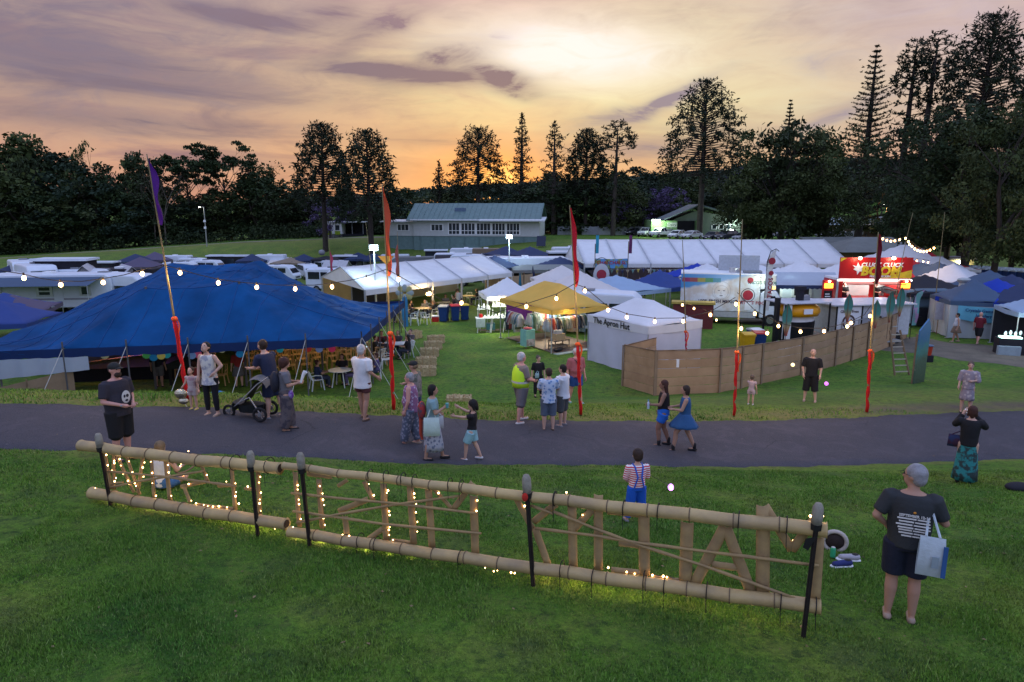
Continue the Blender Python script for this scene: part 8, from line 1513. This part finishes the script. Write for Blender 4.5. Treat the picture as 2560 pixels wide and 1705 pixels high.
# ---------------------------------------------------------------- tall flag poles along the road
BP = mat('pole_bamboo',(.26,.21,.10),.6,.3,3)
def flag_pole(base,mid,top,y,sleeve,flag,fcol,label,curve=0.):
 b = G(*base) if y is None else Py(*base,y);y = b.y;b.z = gz(b.x,b.y);c = Py(*mid,y);a = Py(*top,y);t = thing('flag_pole',label,'flag pole',b);V = lambda p: p-b
 N = 16;pts = []
 for k in range(N+1):
  s = k/N;q = (Vector((0,0,0))*(1-s)**2+V(c)*2*s*(1-s)*1.0+V(a)*s*s) if curve else (V(c)*min(1,s*2) if s < .5 else V(c).lerp(V(a),s*2-1));pts.append(q)
 MB().tube(pts,[.032-.020*k/N for k in range(N+1)],8).build('pole',BP,t,smooth=True)
 def at(px):
  best = min(range(N*8+1),key=lambda i: abs(_pv(b+_ip(pts,i/(N*8)))-px));return _ip(pts,best/(N*8))
 if sleeve:
  for (v0,v1,col,r) in sleeve:
   p,q = at(v0),at(v1);K = 9;MB().tube([p.lerp(q,k/K)+Vector((.012*math.sin(k*2),.01*math.cos(k*3),0)) for k in range(K+1)],[r*(1.1+.25*math.sin(k*2.7)) for k in range(K+1)],9).build('fabric_sleeve',cloth('sleeve_%s' % col[0],col[1],.15),t,smooth=True)
  v1 = sleeve[0][1];p = at(v1);m = cloth('sleeve_orange',(.85,.13,.03),.2);MB().ell(p,.075,.065,.06,10,8).build('knot',m,t);MB().grid(3,8,lambda s,q: tuple(p+Vector((.05+.05*s+.03*math.sin(q*6),.0-.03*s,-.02-.55*q)))).build('ribbon_tail',m,t,smooth=True)
 if flag:
  v0,v1,w,side = flag;p,q = at(v0),at(v1);K = 20
  def f(s,k): r = p.lerp(q,k);r = at_l[min(K,int(k*K))] if 0 else r;return tuple(r+Vector((side*w*s*(.55+.75*k)+.05*math.sin(k*14+s),.10*s*math.sin(k*9+s*2),-.04*s*math.sin(k*20))))
  ch = [at(v0+(v1-v0)*k/K) for k in range(K+1)]
  def f2(s,k): r = ch[min(K,int(round(k*K)))];return tuple(r+Vector((side*w*s*(.45+.75*math.sin(PI*min(1,k*1.05))**.5)*(1+.25*math.sin(k*11)),.06*s*math.sin(k*9+s*2),-.03*s)))
  MB().grid(6,K+1,f2).build('flag_cloth',cloth('flag_'+fcol[0],fcol[1],.3),t,smooth=True)
 return t,at,b
def _ip(pts,s): k = min(len(pts)-2,int(s*(len(pts)-1)));return pts[k].lerp(pts[k+1],s*(len(pts)-1)-k)
RD = ('red',(.62,.012,.012))
F1 = flag_pole((470,1001),(420,700),(367,385),None,[(1000,795,RD,.042)],(560,388,.11,1),('purple',(.085,.015,.22)),'tall leaning bamboo pole with purple flag and red sleeve before the blue tent',1)
F2 = flag_pole((984,1024),(973,760),(955,460),None,[(1024,835,RD,.042)],(690,465,.11,1),('orange',(.55,.09,.04)),'tall bamboo pole with orange-red flag and red sleeve right of the blue tent',1)
F3 = flag_pole((1452,1040),(1443,790),(1424,513),None,[(1038,860,RD,.04)],(718,518,.11,1),('crimson',(.50,.012,.03)),'tall bamboo pole with crimson flag and red sleeve before the Apron Hut gazebo',1)
F4 = flag_pole((1835,1042),(1846,800),(1856,548),None,[(1040,880,RD,.038)],None,None,'bare-topped bamboo pole with red sleeve in front of the hessian fence')
F5 = flag_pole((2167,1030),(2180,800),(2196,580),None,[(1030,875,RD,.042)],(710,585,.13,1),('dark_red',(.13,.005,.015)),'bamboo pole with dark red flag and red sleeve right of the fence')
for (b,m,a,y,sl_,fl,fc,lab) in [((1722,880),(1713,740),(1706,600),27.,[(878,830,('magenta',(.45,.01,.08)),.03)],None,None,'thin bamboo pole with magenta sleeve beside the Apron Hut gazebo'),
  ((828,700),(826,650),(821,590),52.,None,(690,625,.16,1),('pink',(.45,.06,.12)),'thin pole with pink flag behind the blue tent'),((1001,745),(998,660),(993,580),40.,None,(694,610,.16,-1),('rust',(.30,.08,.07)),'thin pole with rust and grey flag before the open-sided marquee'),
  ((935,720),(928,650),(914,555),46.,None,None,None,'thin bare bamboo pole crossing the floodlight mast'),((2232,800),(2240,700),(2282,532),40.,None,None,None,'tall bare pole leaning right behind the red food van'),((2335,780),(2350,650),(2362,530),42.,None,None,None,'thin tall bare pole in front of the right-hand gazebos')]:
 flag_pole(b,m,a,y,sl_,fl,fc,lab,1)
P = Py(948,700,42);t = thing('yellow_pennant','small yellow triangular pennant on the orange-flag pole','pennant',Py(963,705*1.0,F2[2].y));t.location = Py(965,640,F2[2].y);MB().prism([(-.20,0),(.20,0),(0,-.22)],'y',-.004,.004).build('cloth',C_YEL,t)
# ---------------------------------------------------------------- festoon lights between the poles
FB = mat('festoon_glow',(1,1,1),.5,emit=(1,.52,.16),estr=4.5);fest_me = MB().ell((0,0,0),.045,.045,.055,10,7).mesh('bulb',FB);sock_me = MB().tube([(0,0,.055),(0,0,.12)],.02,6).mesh('socket',M_BLACK)
def festoon(label,wire,bulbs,y0,y1,u0,u1,light=0.,sc=1.):
 Y = lambda u: y0+(y1-y0)*(u-u0)/(u1-u0);P0 = Py(*bulbs[0],Y(bulbs[0][0]));t = thing('festoon_lights',label,'festoon lights',P0)
 MB().tube([Py(u,v-3,Y(u))-P0+Vector((0,0,.06)) for (u,v) in wire],.010,5).build('wire',M_BLACK,t)
 for (u,v) in bulbs:
  q = Py(u,v,Y(u))-P0;b = obj('bulb',fest_me,t,q);b.scale = (sc,)*3;obj('socket',sock_me,b)
  if light: lamp('POINT',tuple(q+Vector((0,-.16,-.1))),light,(1,.62,.28),.06,'festoon_light',parent=t)
 return t
L1 = [(60,695),(152,712),(258,706),(356,684),(450,682),(546,707),(642,718),(738,722),(830,717),(916,700)]
festoon('festoon string of warm bulbs sagging across the front of the blue tent',[(-40,680)]+[(60,695),(105,706),(152,712),(205,713),(258,706),(310,697),(356,684),(408,672),(450,682),(500,697),(546,707),(600,715),(642,718),(690,722),(738,722),(785,722),(830,717),(875,710),(916,700),(967,682)],L1,F1[2].y-.5,F2[2].y,60,967,9)
festoon('festoon string dropping right from the orange-flag pole over the marquee',[(967,682),(1000,700),(1060,735),(1108,760),(1155,762)]+[(1240,790),(1316,768),(1390,744),(1436,718)],[(996,698),(1074,734),(1154,757),(1316,766),(1391,746)],F2[2].y,F3[2].y,967,1440,7)
festoon('festoon string from the crimson-flag pole across the Apron Hut gazebo',[(1436,718),(1462,727),(1520,775),(1567,793),(1637,804),(1708,803),(1775,787),(1838,752)],[(1462,727),(1520,775),(1567,793),(1637,804),(1708,803),(1776,787),(1840,760)],F3[2].y,F4[2].y,1440,1840,7)
festoon('festoon string from the bare-topped pole toward the right, hanging over the fence',[(1843,740),(1887,784),(1946,815),(2000,828),(2060,829),(2118,815),(2160,795),(2178,770)],[(1887,784),(1853,821),(1918,833),(1946,815),(2001,829),(2060,828),(2118,816),(2127,807),(2175,790)],F4[2].y,F5[2].y,1840,2170,7)
festoon('short festoon string in front of the food truck',[(1706,762),(1735,770),(1778,787),(1791,800)],[(1706,762),(1735,771),(1791,800)],28,30,1700,1800,5)
festoon('festoon string swooping over the red tent on the right skyline',[(2206,597),(2225,602),(2245,603),(2262,597),(2272,602),(2285,615),(2300,625),(2320,630),(2338,620)],[(2207,597),(2217,601),(2227,603),(2237,602),(2249,599),(2264,596),(2271,604),(2274,611),(2280,616),(2287,622),(2294,626),(2301,628),(2309,629),(2317,628),(2325,625),(2335,620)],50,52,2200,2340,3,1.6)
festoon('festoon string under the eaves of the grey-blue gazebos',[(2245,650),(2275,649),(2300,652),(2322,656)],[(2250,651),(2276,650),(2292,652),(2308,654),(2320,656)],49,49.5,2245,2322,6,1.2)
b_ = Pz(1072,735,1.9);lb = Py(1070,735,45);t = thing('marquee_lantern','bright warm lantern glowing among the marquee diners','lantern',lb);MB().ell((0,0,0),.12,.12,.12,10,7).build('globe',FB,t);MB().tube([(0,0,.1),(0,0,.9)],.01,4).build('cord',M_BLACK,t);lamp('POINT',(0,-.3,0),60,(1,.7,.3),.1,parent=t)
lamp('POINT',(-8,46,2.2),50,(1,.78,.35),.2,'marquee_inner_light');lamp('POINT',(-3,52,2.2),45,(1,.78,.35),.2,'marquee_inner_light')
# ---------------------------------------------------------------- chairs, tables, bales and what stands under the tents
def chair_proto(m,label):
 t = thing('plastic_chair',label,'chair',(0,0,0));b = MB().grid(5,5,lambda s,q: ((s-.5)*.44,-.20+.42*q,.44+.02*(2*s-1)**2-.02*math.sin(PI*q))).build('seat',m,t,smooth=True,fix=False);x = b.modifiers.new('thick','SOLIDIFY');x.thickness = .02
 mb = MB()
 for k in (-.12,0,.12): mb.beam((k,-.22,.46),(k*1.1,-.33,.80),.05,.015,(1,0,0))
 mb.beam((-.21,-.21,.44),(-.20,-.34,.80),.05,.02,(1,0,0)).beam((.21,-.21,.44),(.20,-.34,.80),.05,.02,(1,0,0)).beam((-.22,-.34,.81),(.22,-.34,.81),.06,.025).build('backrest',m,t)
 for x in (-1,1):
  MB().beam((x*.20,.19,.44),(x*.25,.24,0),.045,.03).build('leg',m,t);MB().beam((x*.20,-.19,.44),(x*.25,-.27,0),.045,.03).build('leg',m,t)
 for x in (-1,1): MB().tube([(x*.21,-.27,.62),(x*.27,-.1,.66),(x*.26,.14,.62),(x*.22,.18,.44)],.018,5).build('armrest',m,t)
 return t
CW = mat('chair_white',(.60,.66,.66),.4);CT = mat('chair_tan',(.52,.34,.15),.35,.1,3)
def ztent(x,y): return gz(x,y)
cw = None;ct = None
def chair(x,y,yaw,label,kind='w',group=None,rot=None):
 global cw,ct
 p = (x,y,gz(x,y));pr = cw if kind == 'w' else ct
 if pr is None:
  pr = chair_proto(CW if kind == 'w' else CT,label);pr.location = p;pr.rotation_euler = (0,0,R(yaw))
  if kind == 'w': cw = pr
  else: ct = pr
  r = pr
 else: r = dup(pr,p,R(yaw),label)
 if rot: r.rotation_euler = rot
 if group: r['group'] = group
 elif 'group' in r.keys(): del r['group']
 return r
for row in range(5):
 for k in range(9):
  u = 690+row*(-34)+k*22+row*10;x = -11.2+.62*k-.5*row;y = 29.2+row*1.05+.32*k
  chair(x,y,200,'tan plastic chair in the rows facing the stage under the blue tent','t','tan chairs in rows under the blue tent')
for k,(x,y,yw) in enumerate([(-13.2,28.2,160),(-12.3,28.0,185),(-14.6,28.9,150),(-13.8,30.2,170)]): chair(x,y,yw,'loose tan plastic chair left of the rows under the blue tent','t','loose tan chairs left of the rows')
def table(P,r,label,m=CW,h=.72):
 t = thing('round_table',label,'table',P);MB().tube([(0,0,h-.02),(0,0,h)],r,22).build('tabletop',m,t)
 for a in range(4): MB().beam((math.cos(a*PI/2+.7)*r*.5,math.sin(a*PI/2+.7)*r*.5,h-.02),(math.cos(a*PI/2+.7)*r*.8,math.sin(a*PI/2+.7)*r*.8,0),.035).build('leg',m,t)
 return t
P = gp(848,988);P = Vector((Py(850,938,27.8).x,27.8,gz(-7,27.8)));table(P,.48,'small round white table at the front right corner of the blue tent')
chair(P.x-.85,P.y-.45,-60,'white plastic chair, leftmost at the front right corner of the blue tent')
chair(P.x+.95,P.y-.3,80,'white plastic chair right of the small round table')
chair(G(938,945).x,G(938,945).y,100,'white plastic chair beside the guy ropes of the blue tent');chair(G(966,920).x,G(966,920).y,110,'white plastic chair with its back to the hay bales');chair(G(1018,893).x,G(1018,893).y,120,'white plastic chair farthest back by the hay bales');chair(G(945,912).x,G(945,912).y,60,'white plastic chair behind the tall orange-flag pole')
P2 = Vector((P.x+1.3,P.y+5.4,0));t = thing('folding_table','white rectangular folding table with diners at the right side of the blue tent','table',P2,R(10));MB().box(-.9,.9,-.4,.4,.71,.74).build('tabletop',CW,t)
for x in (-.75,.75):
 for y in (-.3,.3): MB().box(x-.02,x+.02,y-.02,y+.02,0,.71).build('leg',M_GREY,t)
def sitter(x,y,yaw,label,sk='fair',hair=('brown','short'),c=(.2,.2,.2),n='x',bc=(.03,.04,.07),h=1.65,group=None,zoff=0):
 return person((x,y,gz(x,y)+zoff),h,yaw,label,sk,hair,(fab('sit_'+n,c),.4,{'hem': .5}),('trousers',fab('sitb_'+n,bc),1,.010),'black',dict(drop=.255,legL=((-.08,.25,.53),(-.08,.24,.30)),legR=((.08,.25,.53),(.08,.26,.30)),armL=((-.14,.08,.66),(-.07,.2,.66)),armR=((.14,.08,.66),(.07,.2,.66))),1.06,head_tilt=-12,group=group)
sitter(P.x-.85,P.y-.30,-60,'person in navy tee seated at the small round table by the tent corner','tan',('auburn','short'),(.02,.03,.08),'navy')
sitter(P.x+.6,P.y+.35,100,'woman in patterned dress seated at the small round table','fair',('brown','bob'),(.20,.16,.24),'pat',(.12,.10,.2));sitter(P.x-.1,P.y+.85,175,'dark-haired person in black seated behind the small round table','tan',('auburn','bob'),(.02,.018,.02),'blk')
sitter(P.x+1.35,P.y+1.0,110,'person in purple patterned top seated near the guy ropes','fair',('auburn','short'),(.10,.08,.20),'prp');
for k,(dx,dy,yw,nm,c) in enumerate([(1.5,6.2,-90,'person in black seated at the left of the folding table',(.02,.02,.02)),(2.0,5.7,-10,'person in dark top with back to the camera at the folding table',(.03,.03,.04)),(3.1,6.3,80,'long-haired person in black leaning over the folding table',(.015,.015,.02)),(2.4,7.5,170,'person in charcoal top behind the folding table',(.06,.05,.06)),(3.0,7.9,150,'person in grey top seated farthest behind the folding table',(.10,.09,.10)),(1.6,7.4,200,'person in maroon top at the back of the folding table',(.12,.02,.03))]):
 sitter(P.x+dx-1.0,P.y+dy-1.2,yw,nm,'tan' if k % 2 else 'fair',(('brown','black','black','blond','ash','auburn')[k],('short','bob','long','short','bun','short')[k]),c,'d%d' % k)
sitter(-12.9,27.0,20,'woman in red top seated on the grass side under the front of the blue tent','fair',('auburn','bob'),(.30,.04,.04),'redt',(.45,.40,.42));
person((Py(398,950,27.5).x,27.5,gz(-14,27.5)),1.7,10,'man in dark shirt and grey shorts standing inside the blue tent','tan',('brown','short'),(fab('inner_dark',(.02,.02,.03)),.5),('shorts',fab('inner_grey',(.12,.12,.13)),.5,.02),'black',None,1.08)
person((Py(596,930,27.6).x,27.6,gz(-11,27.6)),1.66,30,'woman in red tee and grey skirt standing inside the blue tent behind the stroller','fair',('auburn','bob'),(fab('inner_red',(.30,.03,.03)),.5),('skirt',fab('inner_grey',(0,0,0)),.3,.03),'black',None,1.05,True)
LC = [(.08,.36,.12),(.02,.20,.45),(.50,.45,.15),(.03,.35,.45),(.18,.30,.60),(.55,.12,.25),(.02,.22,.50),(.20,.28,.55),(.55,.05,.15),(.45,.05,.05),(.40,.42,.30)]
for k,(u,v,c,y) in enumerate([(366,888,0,26.6),(384,894,1,26.5),(403,890,2,26.5),(417,887,3,27),(480,889,4,26.3),(495,886,5,26.6),(600,885,6,26.3),(555,874,10,28.5),(798,873,7,27.5),(830,872,8,27.5),(770,872,9,28),(262,889,10,27),(700,874,3,29),(660,876,5,29.5)]):
 Q = Py(u,v,y);s = thing('paper_lantern',['green','blue','yellow','teal','pale blue','pink','bright blue','lilac','rose','red','cream'][c]+' round paper lantern hanging under the blue tent, %s' % ['near the left rope','beside the green one','above the left rope','small, right of the yellow one','behind the red sleeve','between two heads','over the stroller','at the back left of the chairs','above the chair rows','left of the rose one','above the rear chairs','over the stage lights','over the middle chairs','over the far chairs'][k],'lantern',Q)
 MB().ell((0,0,0),.15,.15,.14,14,10).build('globe',mat('lantern_%d' % c,LC[c],.8,.05,3,trans=.3,emit=LC[c],estr=.12),s,smooth=True);MB().tube([(0,0,.14),(0,0,.4)],.004,4).build('string',M_BLACK,s)
t = thing('stage_platform','low timber stage with coloured lights at the left end of the blue tent','stage',(-15.9,28.6,0),R(10));MB().box(-3.2,1.2,0,3,.0,.6).build('deck',M_DARK,t);MB().beam((-2.6,-.6,.9),(1.1,.3,1.15),.22,.12).build('wooden_beam',M_WOOD,t)
for k,(x,z,c,e) in enumerate([(-1.95,1.75,(1,.30,.05),5),(-1.3,1.85,(1,.42,.08),4),(-.95,1.55,(.10,.05,1),5),(.1,1.6,(.35,.12,1),5),(-1.7,1.35,(1,.5,.1),3),(.15,1.15,(.05,1,.6),2.5),(-.6,1.0,(1,.30,.08),2),(.5,1.3,(1,.35,.10),2),(2.0,.25,(1,.25,.05),3)]):
 n = ['orange left','orange right','deep blue','violet','amber low','green','ember','ember right','floor orange'][k];w = t.rotation_euler.to_matrix()@Vector((x,.35,z))+t.location;s = thing('stage_light',n+' coloured stage light under the left end of the blue tent','stage light',w);MB().ell((0,0,0),.10 if k in (2,3) else .06,.06,.15 if k in (2,3) else .05,10,7).build('lens',mat('stage_'+n.replace(' ','_'),c,.5,emit=c,estr=e),s);MB().tube([(0,.05,0),(0,.22,0)],.07,8).build('housing',M_BLACK,s)
lamp('POINT',(-17,28.8,1.9),22,(1,.38,.12),.2,'stage_glow');lamp('POINT',(-16,28.7,1.8),9,(.3,.15,1),.2,'stage_glow');lamp('POINT',(-10.5,31.5,2.6),34,(1,.62,.25),.15,'tent_inner_light');lamp('POINT',(-8.0,30.5,2.4),22,(1,.66,.3),.15,'tent_inner_light')
t = thing('piano','dark sloping-lidded keyboard on stage behind the bearded man','piano',(-14.4,27.6,0),R(20));MB().prism([(0,.7),(0,.95),(1.6,1.45),(1.7,1.4),(1.6,.8)],'y',0,1.2).build('case',M_BLACK,t)
for x in (.1,1.4): MB().box(x,x+.1,.1,.2,0,.75).box(x,x+.1,1,1.1,0,.75).build('leg',M_BLACK,t)
for k,(u,lab,c) in enumerate([(484,'pale blue cushion heaped behind the verge under the blue tent',(.35,.48,.62)),(545,'bright blue cushion heaped behind the verge under the blue tent',(.03,.22,.50))]):
 Q = Py(u,1000,24.6);tag(MB().ell((0,0,.3),.45,.35,.34,14,9).build('bean_bag',mat('bean_%d' % k,c,.8),smooth=True,loc=(Q.x,24.6,gz(Q.x,24.6))),lab,'cushion')
a,b,c = Vector((-18.6,23.0,0)),Vector((-14.6,22.6,0)),Vector((-13.9,23.8,0));t = thing('hessian_windbreak','hessian wall closing the left end of the blue tent behind the verge','fence',(a.x,a.y,0))
hf = lambda x: .62+.38*min(1,max(0,(x+18)/3.5))
for (p,q,n) in ((Vector((-22,22.6,0)),a,2),(a,Vector((Py(185,950,24.3).x,24.3,0)),2)):
 for k in range(n):
  p0,p1_ = p.lerp(q,k/n),p.lerp(q,(k+1)/n)
  for r in range(4): z0 = r*.45;MB().grid(6,3,lambda s,w: tuple(p0.lerp(p1_,s)-a+Vector((.01*math.sin(s*7),.02*math.sin(s*5+r)-.006*r,gz(p0.x,p0.y)*.5+(z0+.455*w)*hf(p0.lerp(p1_,s).x))))).build('hessian_strip',HES2,t,smooth=True,fix=False)
  MB().tube([p0-a,p0-a+Vector((0,0,1.9*hf(p0.x)))],.03,5).build('post',M_WOOD,t)
STRAW = mat('straw',(.48,.39,.21),.95,.4,9,.9,50,col2=(.32,.25,.14));bale0 = None
def bale(u,v,y,yaw,label):
 global bale0
 Q = G(u,v) if y is None else Py(u,v,y);loc = (Q.x,Q.y,gz(Q.x,Q.y))
 if bale0 is None:
  bale0 = thing('hay_bale',label,'hay bale',loc,R(yaw));o = MB().grid(2,2,lambda a,b: (0,0,0));mb = MB().box(-.45,.45,-.24,.24,0,.40);o = mb.build('bale',STRAW,bale0);m = o.modifiers.new('sub','SUBSURF');m.subdivision_type = 'SIMPLE';m.levels = 4;m.render_levels = 4;tx = bpy.data.textures.new('straw_clouds','CLOUDS');tx.noise_scale = .07;d = o.modifiers.new('rough','DISPLACE');d.texture = tx;d.strength = .06;d.mid_level = .5
  for x in (-.2,.2): MB().tube([(x,-.26,.0),(x,-.26,.42),(x,.26,.42),(x,.26,0)],.008,4).build('twine',mat('twine',(.45,.25,.1),.9),bale0)
  for k in range(0): pass
  P_ = [];
  for k in range(260):
   f = rnd.choice('xyz');p = Vector((rnd.uniform(-.46,.46),rnd.uniform(-.25,.25),rnd.uniform(0,.42)));
   if f == 'x': p.x = math.copysign(.46,p.x)
   elif f == 'y': p.y = math.copysign(.25,p.y)
   else: p.z = .41
   P_.append(tuple(p))
  so_ = np_mesh('loose_straw',quads(np.array(P_),.045),None,STRAW);so2 = obj('loose_straw',so_,bale0);so2['kind'] = 'stuff'
  return bale0
 return dup(bale0,loc,R(yaw),label)
for (u,v,y,yw,lab) in [(1064,938,None,8,'hay bale nearest the road in the line of five right of the blue tent'),(1066,914,None,12,'second hay bale of the line of five'),(1074,890,None,5,'third hay bale, middle of the line of five'),(1083,872,None,10,'fourth hay bale of the line of five'),(1090,857,None,14,'farthest hay bale of the line of five'),(1035,846,None,60,'hay bale beside the diners at the side of the blue tent'),
                     (877,1016,24.4,0,'long hay bale behind the verge beneath the walking white-haired man'),(775,1014,24.2,5,'hay bale half hidden behind the verge below the tan chairs'),(1148,1020,24.6,0,'low hay bale remnant behind the verge right of the flag pole')]: bale(u,v,y,yw,lab)
mt = mat('table_cream',(.55,.45,.30),.6)
for k,(u,y,lab) in enumerate([(1000,43.8,'cream round table nearest the left end of the open-sided marquee'),(1055,45.6,'cream round table beside the lantern in the open-sided marquee'),(1108,48.4,'cream table right of the centre pole in the open-sided marquee'),(1168,52.2,'cream round table at the right end of the open-sided marquee')]):
 Q = Py(u,750,y);table((Q.x,y,0),.5,lab,mt)
 for m_,(dx,dy,yw) in enumerate([(-.85,-.1,-90),(.85,.1,90),(.1,.85,180)]): chair(Q.x+dx,y+dy,yw,['white plastic chair left of the ','white plastic chair right of the ','white plastic chair behind the '][m_]+['left-end table','lantern table','centre-pole table','right-end table'][k]+' in the open-sided marquee','w')
 for m_,(dx,dy,yw) in enumerate([(-.8,.0,-90),(.75,.1,90),(.1,.75,180)][:(2,3,3,2)[k]]): sitter(Q.x+dx,y+dy,yw,['diner in brown top','diner in dark top','diner in grey top'][m_]+' seated at the '+['left end','lantern','centre pole','right end'][k]+' table of the open-sided marquee',['fair','tan','dark'][(m_+k) % 3],(('brown','black','ash')[(m_+k) % 3],('short','bob','long')[(m_+k) % 3]),[(.14,.09,.06),(.03,.03,.03),(.16,.16,.16)][m_],'m%d' % m_)
Q = Py(1146,755,48.6);person((Q.x,48.6,0),1.68,20,'person in white singlet standing in the open-sided marquee','fair',('ash','short'),(fab('white_vest',(0,0,0)),0),('shorts',fab('inner_grey',(0,0,0)),.5,.02),'black')
chair(Py(1035,770,42.8).x,42.8,10,'white plastic chair standing alone in front of the open-sided marquee');chair(Py(1062,770,43).x,43.2,-20,'low cream chair turned away before the marquee lantern')
Q = Py(1088,765,44.2);t = thing('red_cooler','red and white cool box beside the marquee centre pole','cool box',(Q.x,44.2,0));MB().box(-.22,.22,-.16,.16,0,.35).build('body',mat('cooler_red',(.5,.02,.02),.4),t);MB().box(-.24,.24,-.18,.18,.35,.42).build('lid',M_WHITE,t)
Q = Py(1013,760,42.2);t = thing('fabric_flower','blue and yellow giant fabric flower on a blue post by the marquee corner','decoration',(Q.x,42.2,0));MB().tube([(0,0,0),(0,0,1.9)],.16,8).build('post',mat('post_blue',(.04,.22,.42),.7),t)
for k in range(8): a = k*PI/4;MB().ell((math.cos(a)*.34,-.05,2.15+math.sin(a)*.3),.24,.06,.18,10,6,Matrix.Rotation(-a,3,'Y')).build('petal',mat('petal_%d' % (k % 2),((.35,.42,.42),(.45,.42,.18))[k % 2],.7),t)
t = thing('blue_parasol','closed blue parasol on the grass behind the flag pole beside the blue tent','parasol',Pz(1009,820,0));MB().tube([(0,0,0),(0,0,2.4)],.02,6).build('pole',M_GREY,t);MB().tube([(0,0,.5),(0,0,.9),(0,0,1.9)],[.05,.09,.03],8).build('canopy',mat('post_blue',(0,0,0)),t)
for (u,y,h,yw,lab,c,hr) in [(1610,56.5,1.7,180,'person in white tee standing under the long marquee front',(.45,.47,.5),('brown','short')),(1600,57.2,1.65,160,'person in grey top beside the white tee under the long marquee',(.15,.15,.2),('black','bob'))]:
 Q = Py(u,690,y);person((Q.x,y,0),h,yw,lab,'fair',hr,(fab('far_%d' % u,c),.5),('trousers',fab('far_b',(.03,.03,.05)),1,.012),'black')
van = (Py(2088,790,43.4).x,43.4)
for (dx,dy,yw,lab) in [(1.0,1.2,170,'food van cook in black behind the left serving hatch'),(3.0,1.0,180,'food van worker in black cap behind the right serving hatch')]:
 person((van[0]+dx,van[1]+dy,.84),1.72,yw,lab,'fair',('brown','cap' if dx > 2 else 'short'),(fab('van_black',(.015,.015,.018)),.5),('trousers',fab('far_b',(0,0,0)),1,.012),'black',dict(armL=((-.13,.08,.66),(-.03,.16,.64)),armR=((.13,.08,.66),(.05,.17,.65))),1.06)
for (u,y,yw,lab,c) in [(2168,36.9,-30,'person in yellow lit by the glowing sign behind the fence',(.35,.34,.10)),(2200,36.6,60,'person in brown leaning at the counter behind the fence',(.12,.08,.07)),(2237,37.8,-70,'person in royal blue top seated behind the fence',(.02,.04,.22)),(2262,39.0,100,'person in pale top at the right end of the fence',(.35,.33,.38))]:
 Q = Py(u,790,y);sitter(Q.x,y,yw,lab,'fair',('brown','short'),c,'f%d' % u,zoff=.35)
Q = Pz(2530,880,0);Q = Vector((Py(2560,830,33.6).x,33.6,0));t = thing('jewellery_table','dark-clothed table with glowing white display case at the right edge','table',Q,R(-16));MB().box(-1.0,1.3,0,.7,.0,.85).build('dark_cloth',M_DARK,t);MB().box(-.9,.0,.05,.5,.86,.93).build('lit_case',mat('case_glow',(.6,.9,.8),.5,emit=(.5,1,.85),estr=2.2),t);MB().box(-1.1,-.1,-.25,-.05,0,.5).build('pale_crate',mat('panel_pale',(0,0,0)),t)
for k in range(5): MB().ell((-.6+k*.22,.5,1.05+.05*(k % 2)),.07,.05,.12,10,7).build('necklace_bust',M_WHITE,t)
lamp('POINT',(Q.x-.3,Q.y-.2,1.7),14,(.85,1,.9),.1,'jewellery_lamp')
for k,(u,v) in enumerate([(2150,150),(2158,168),(2153,180)]):
 Q = Py(u,v,110);s = thing('flying_bird',['uppermost','middle','lowest'][k]+' of three small dark birds flying left of the norfolk pine','bird',Q,R(k*50));MB().ell((0,0,0),.09,.26,.08,8,6).build('body',M_BLACK,s);MB().add([(0,.08,.02),(.45,.0,.22),(.1,-.12,.02),(-.45,.0,.22),(-.1,-.12,.02)],[(0,1,2),(0,4,3)]).build('wings',M_BLACK,s)
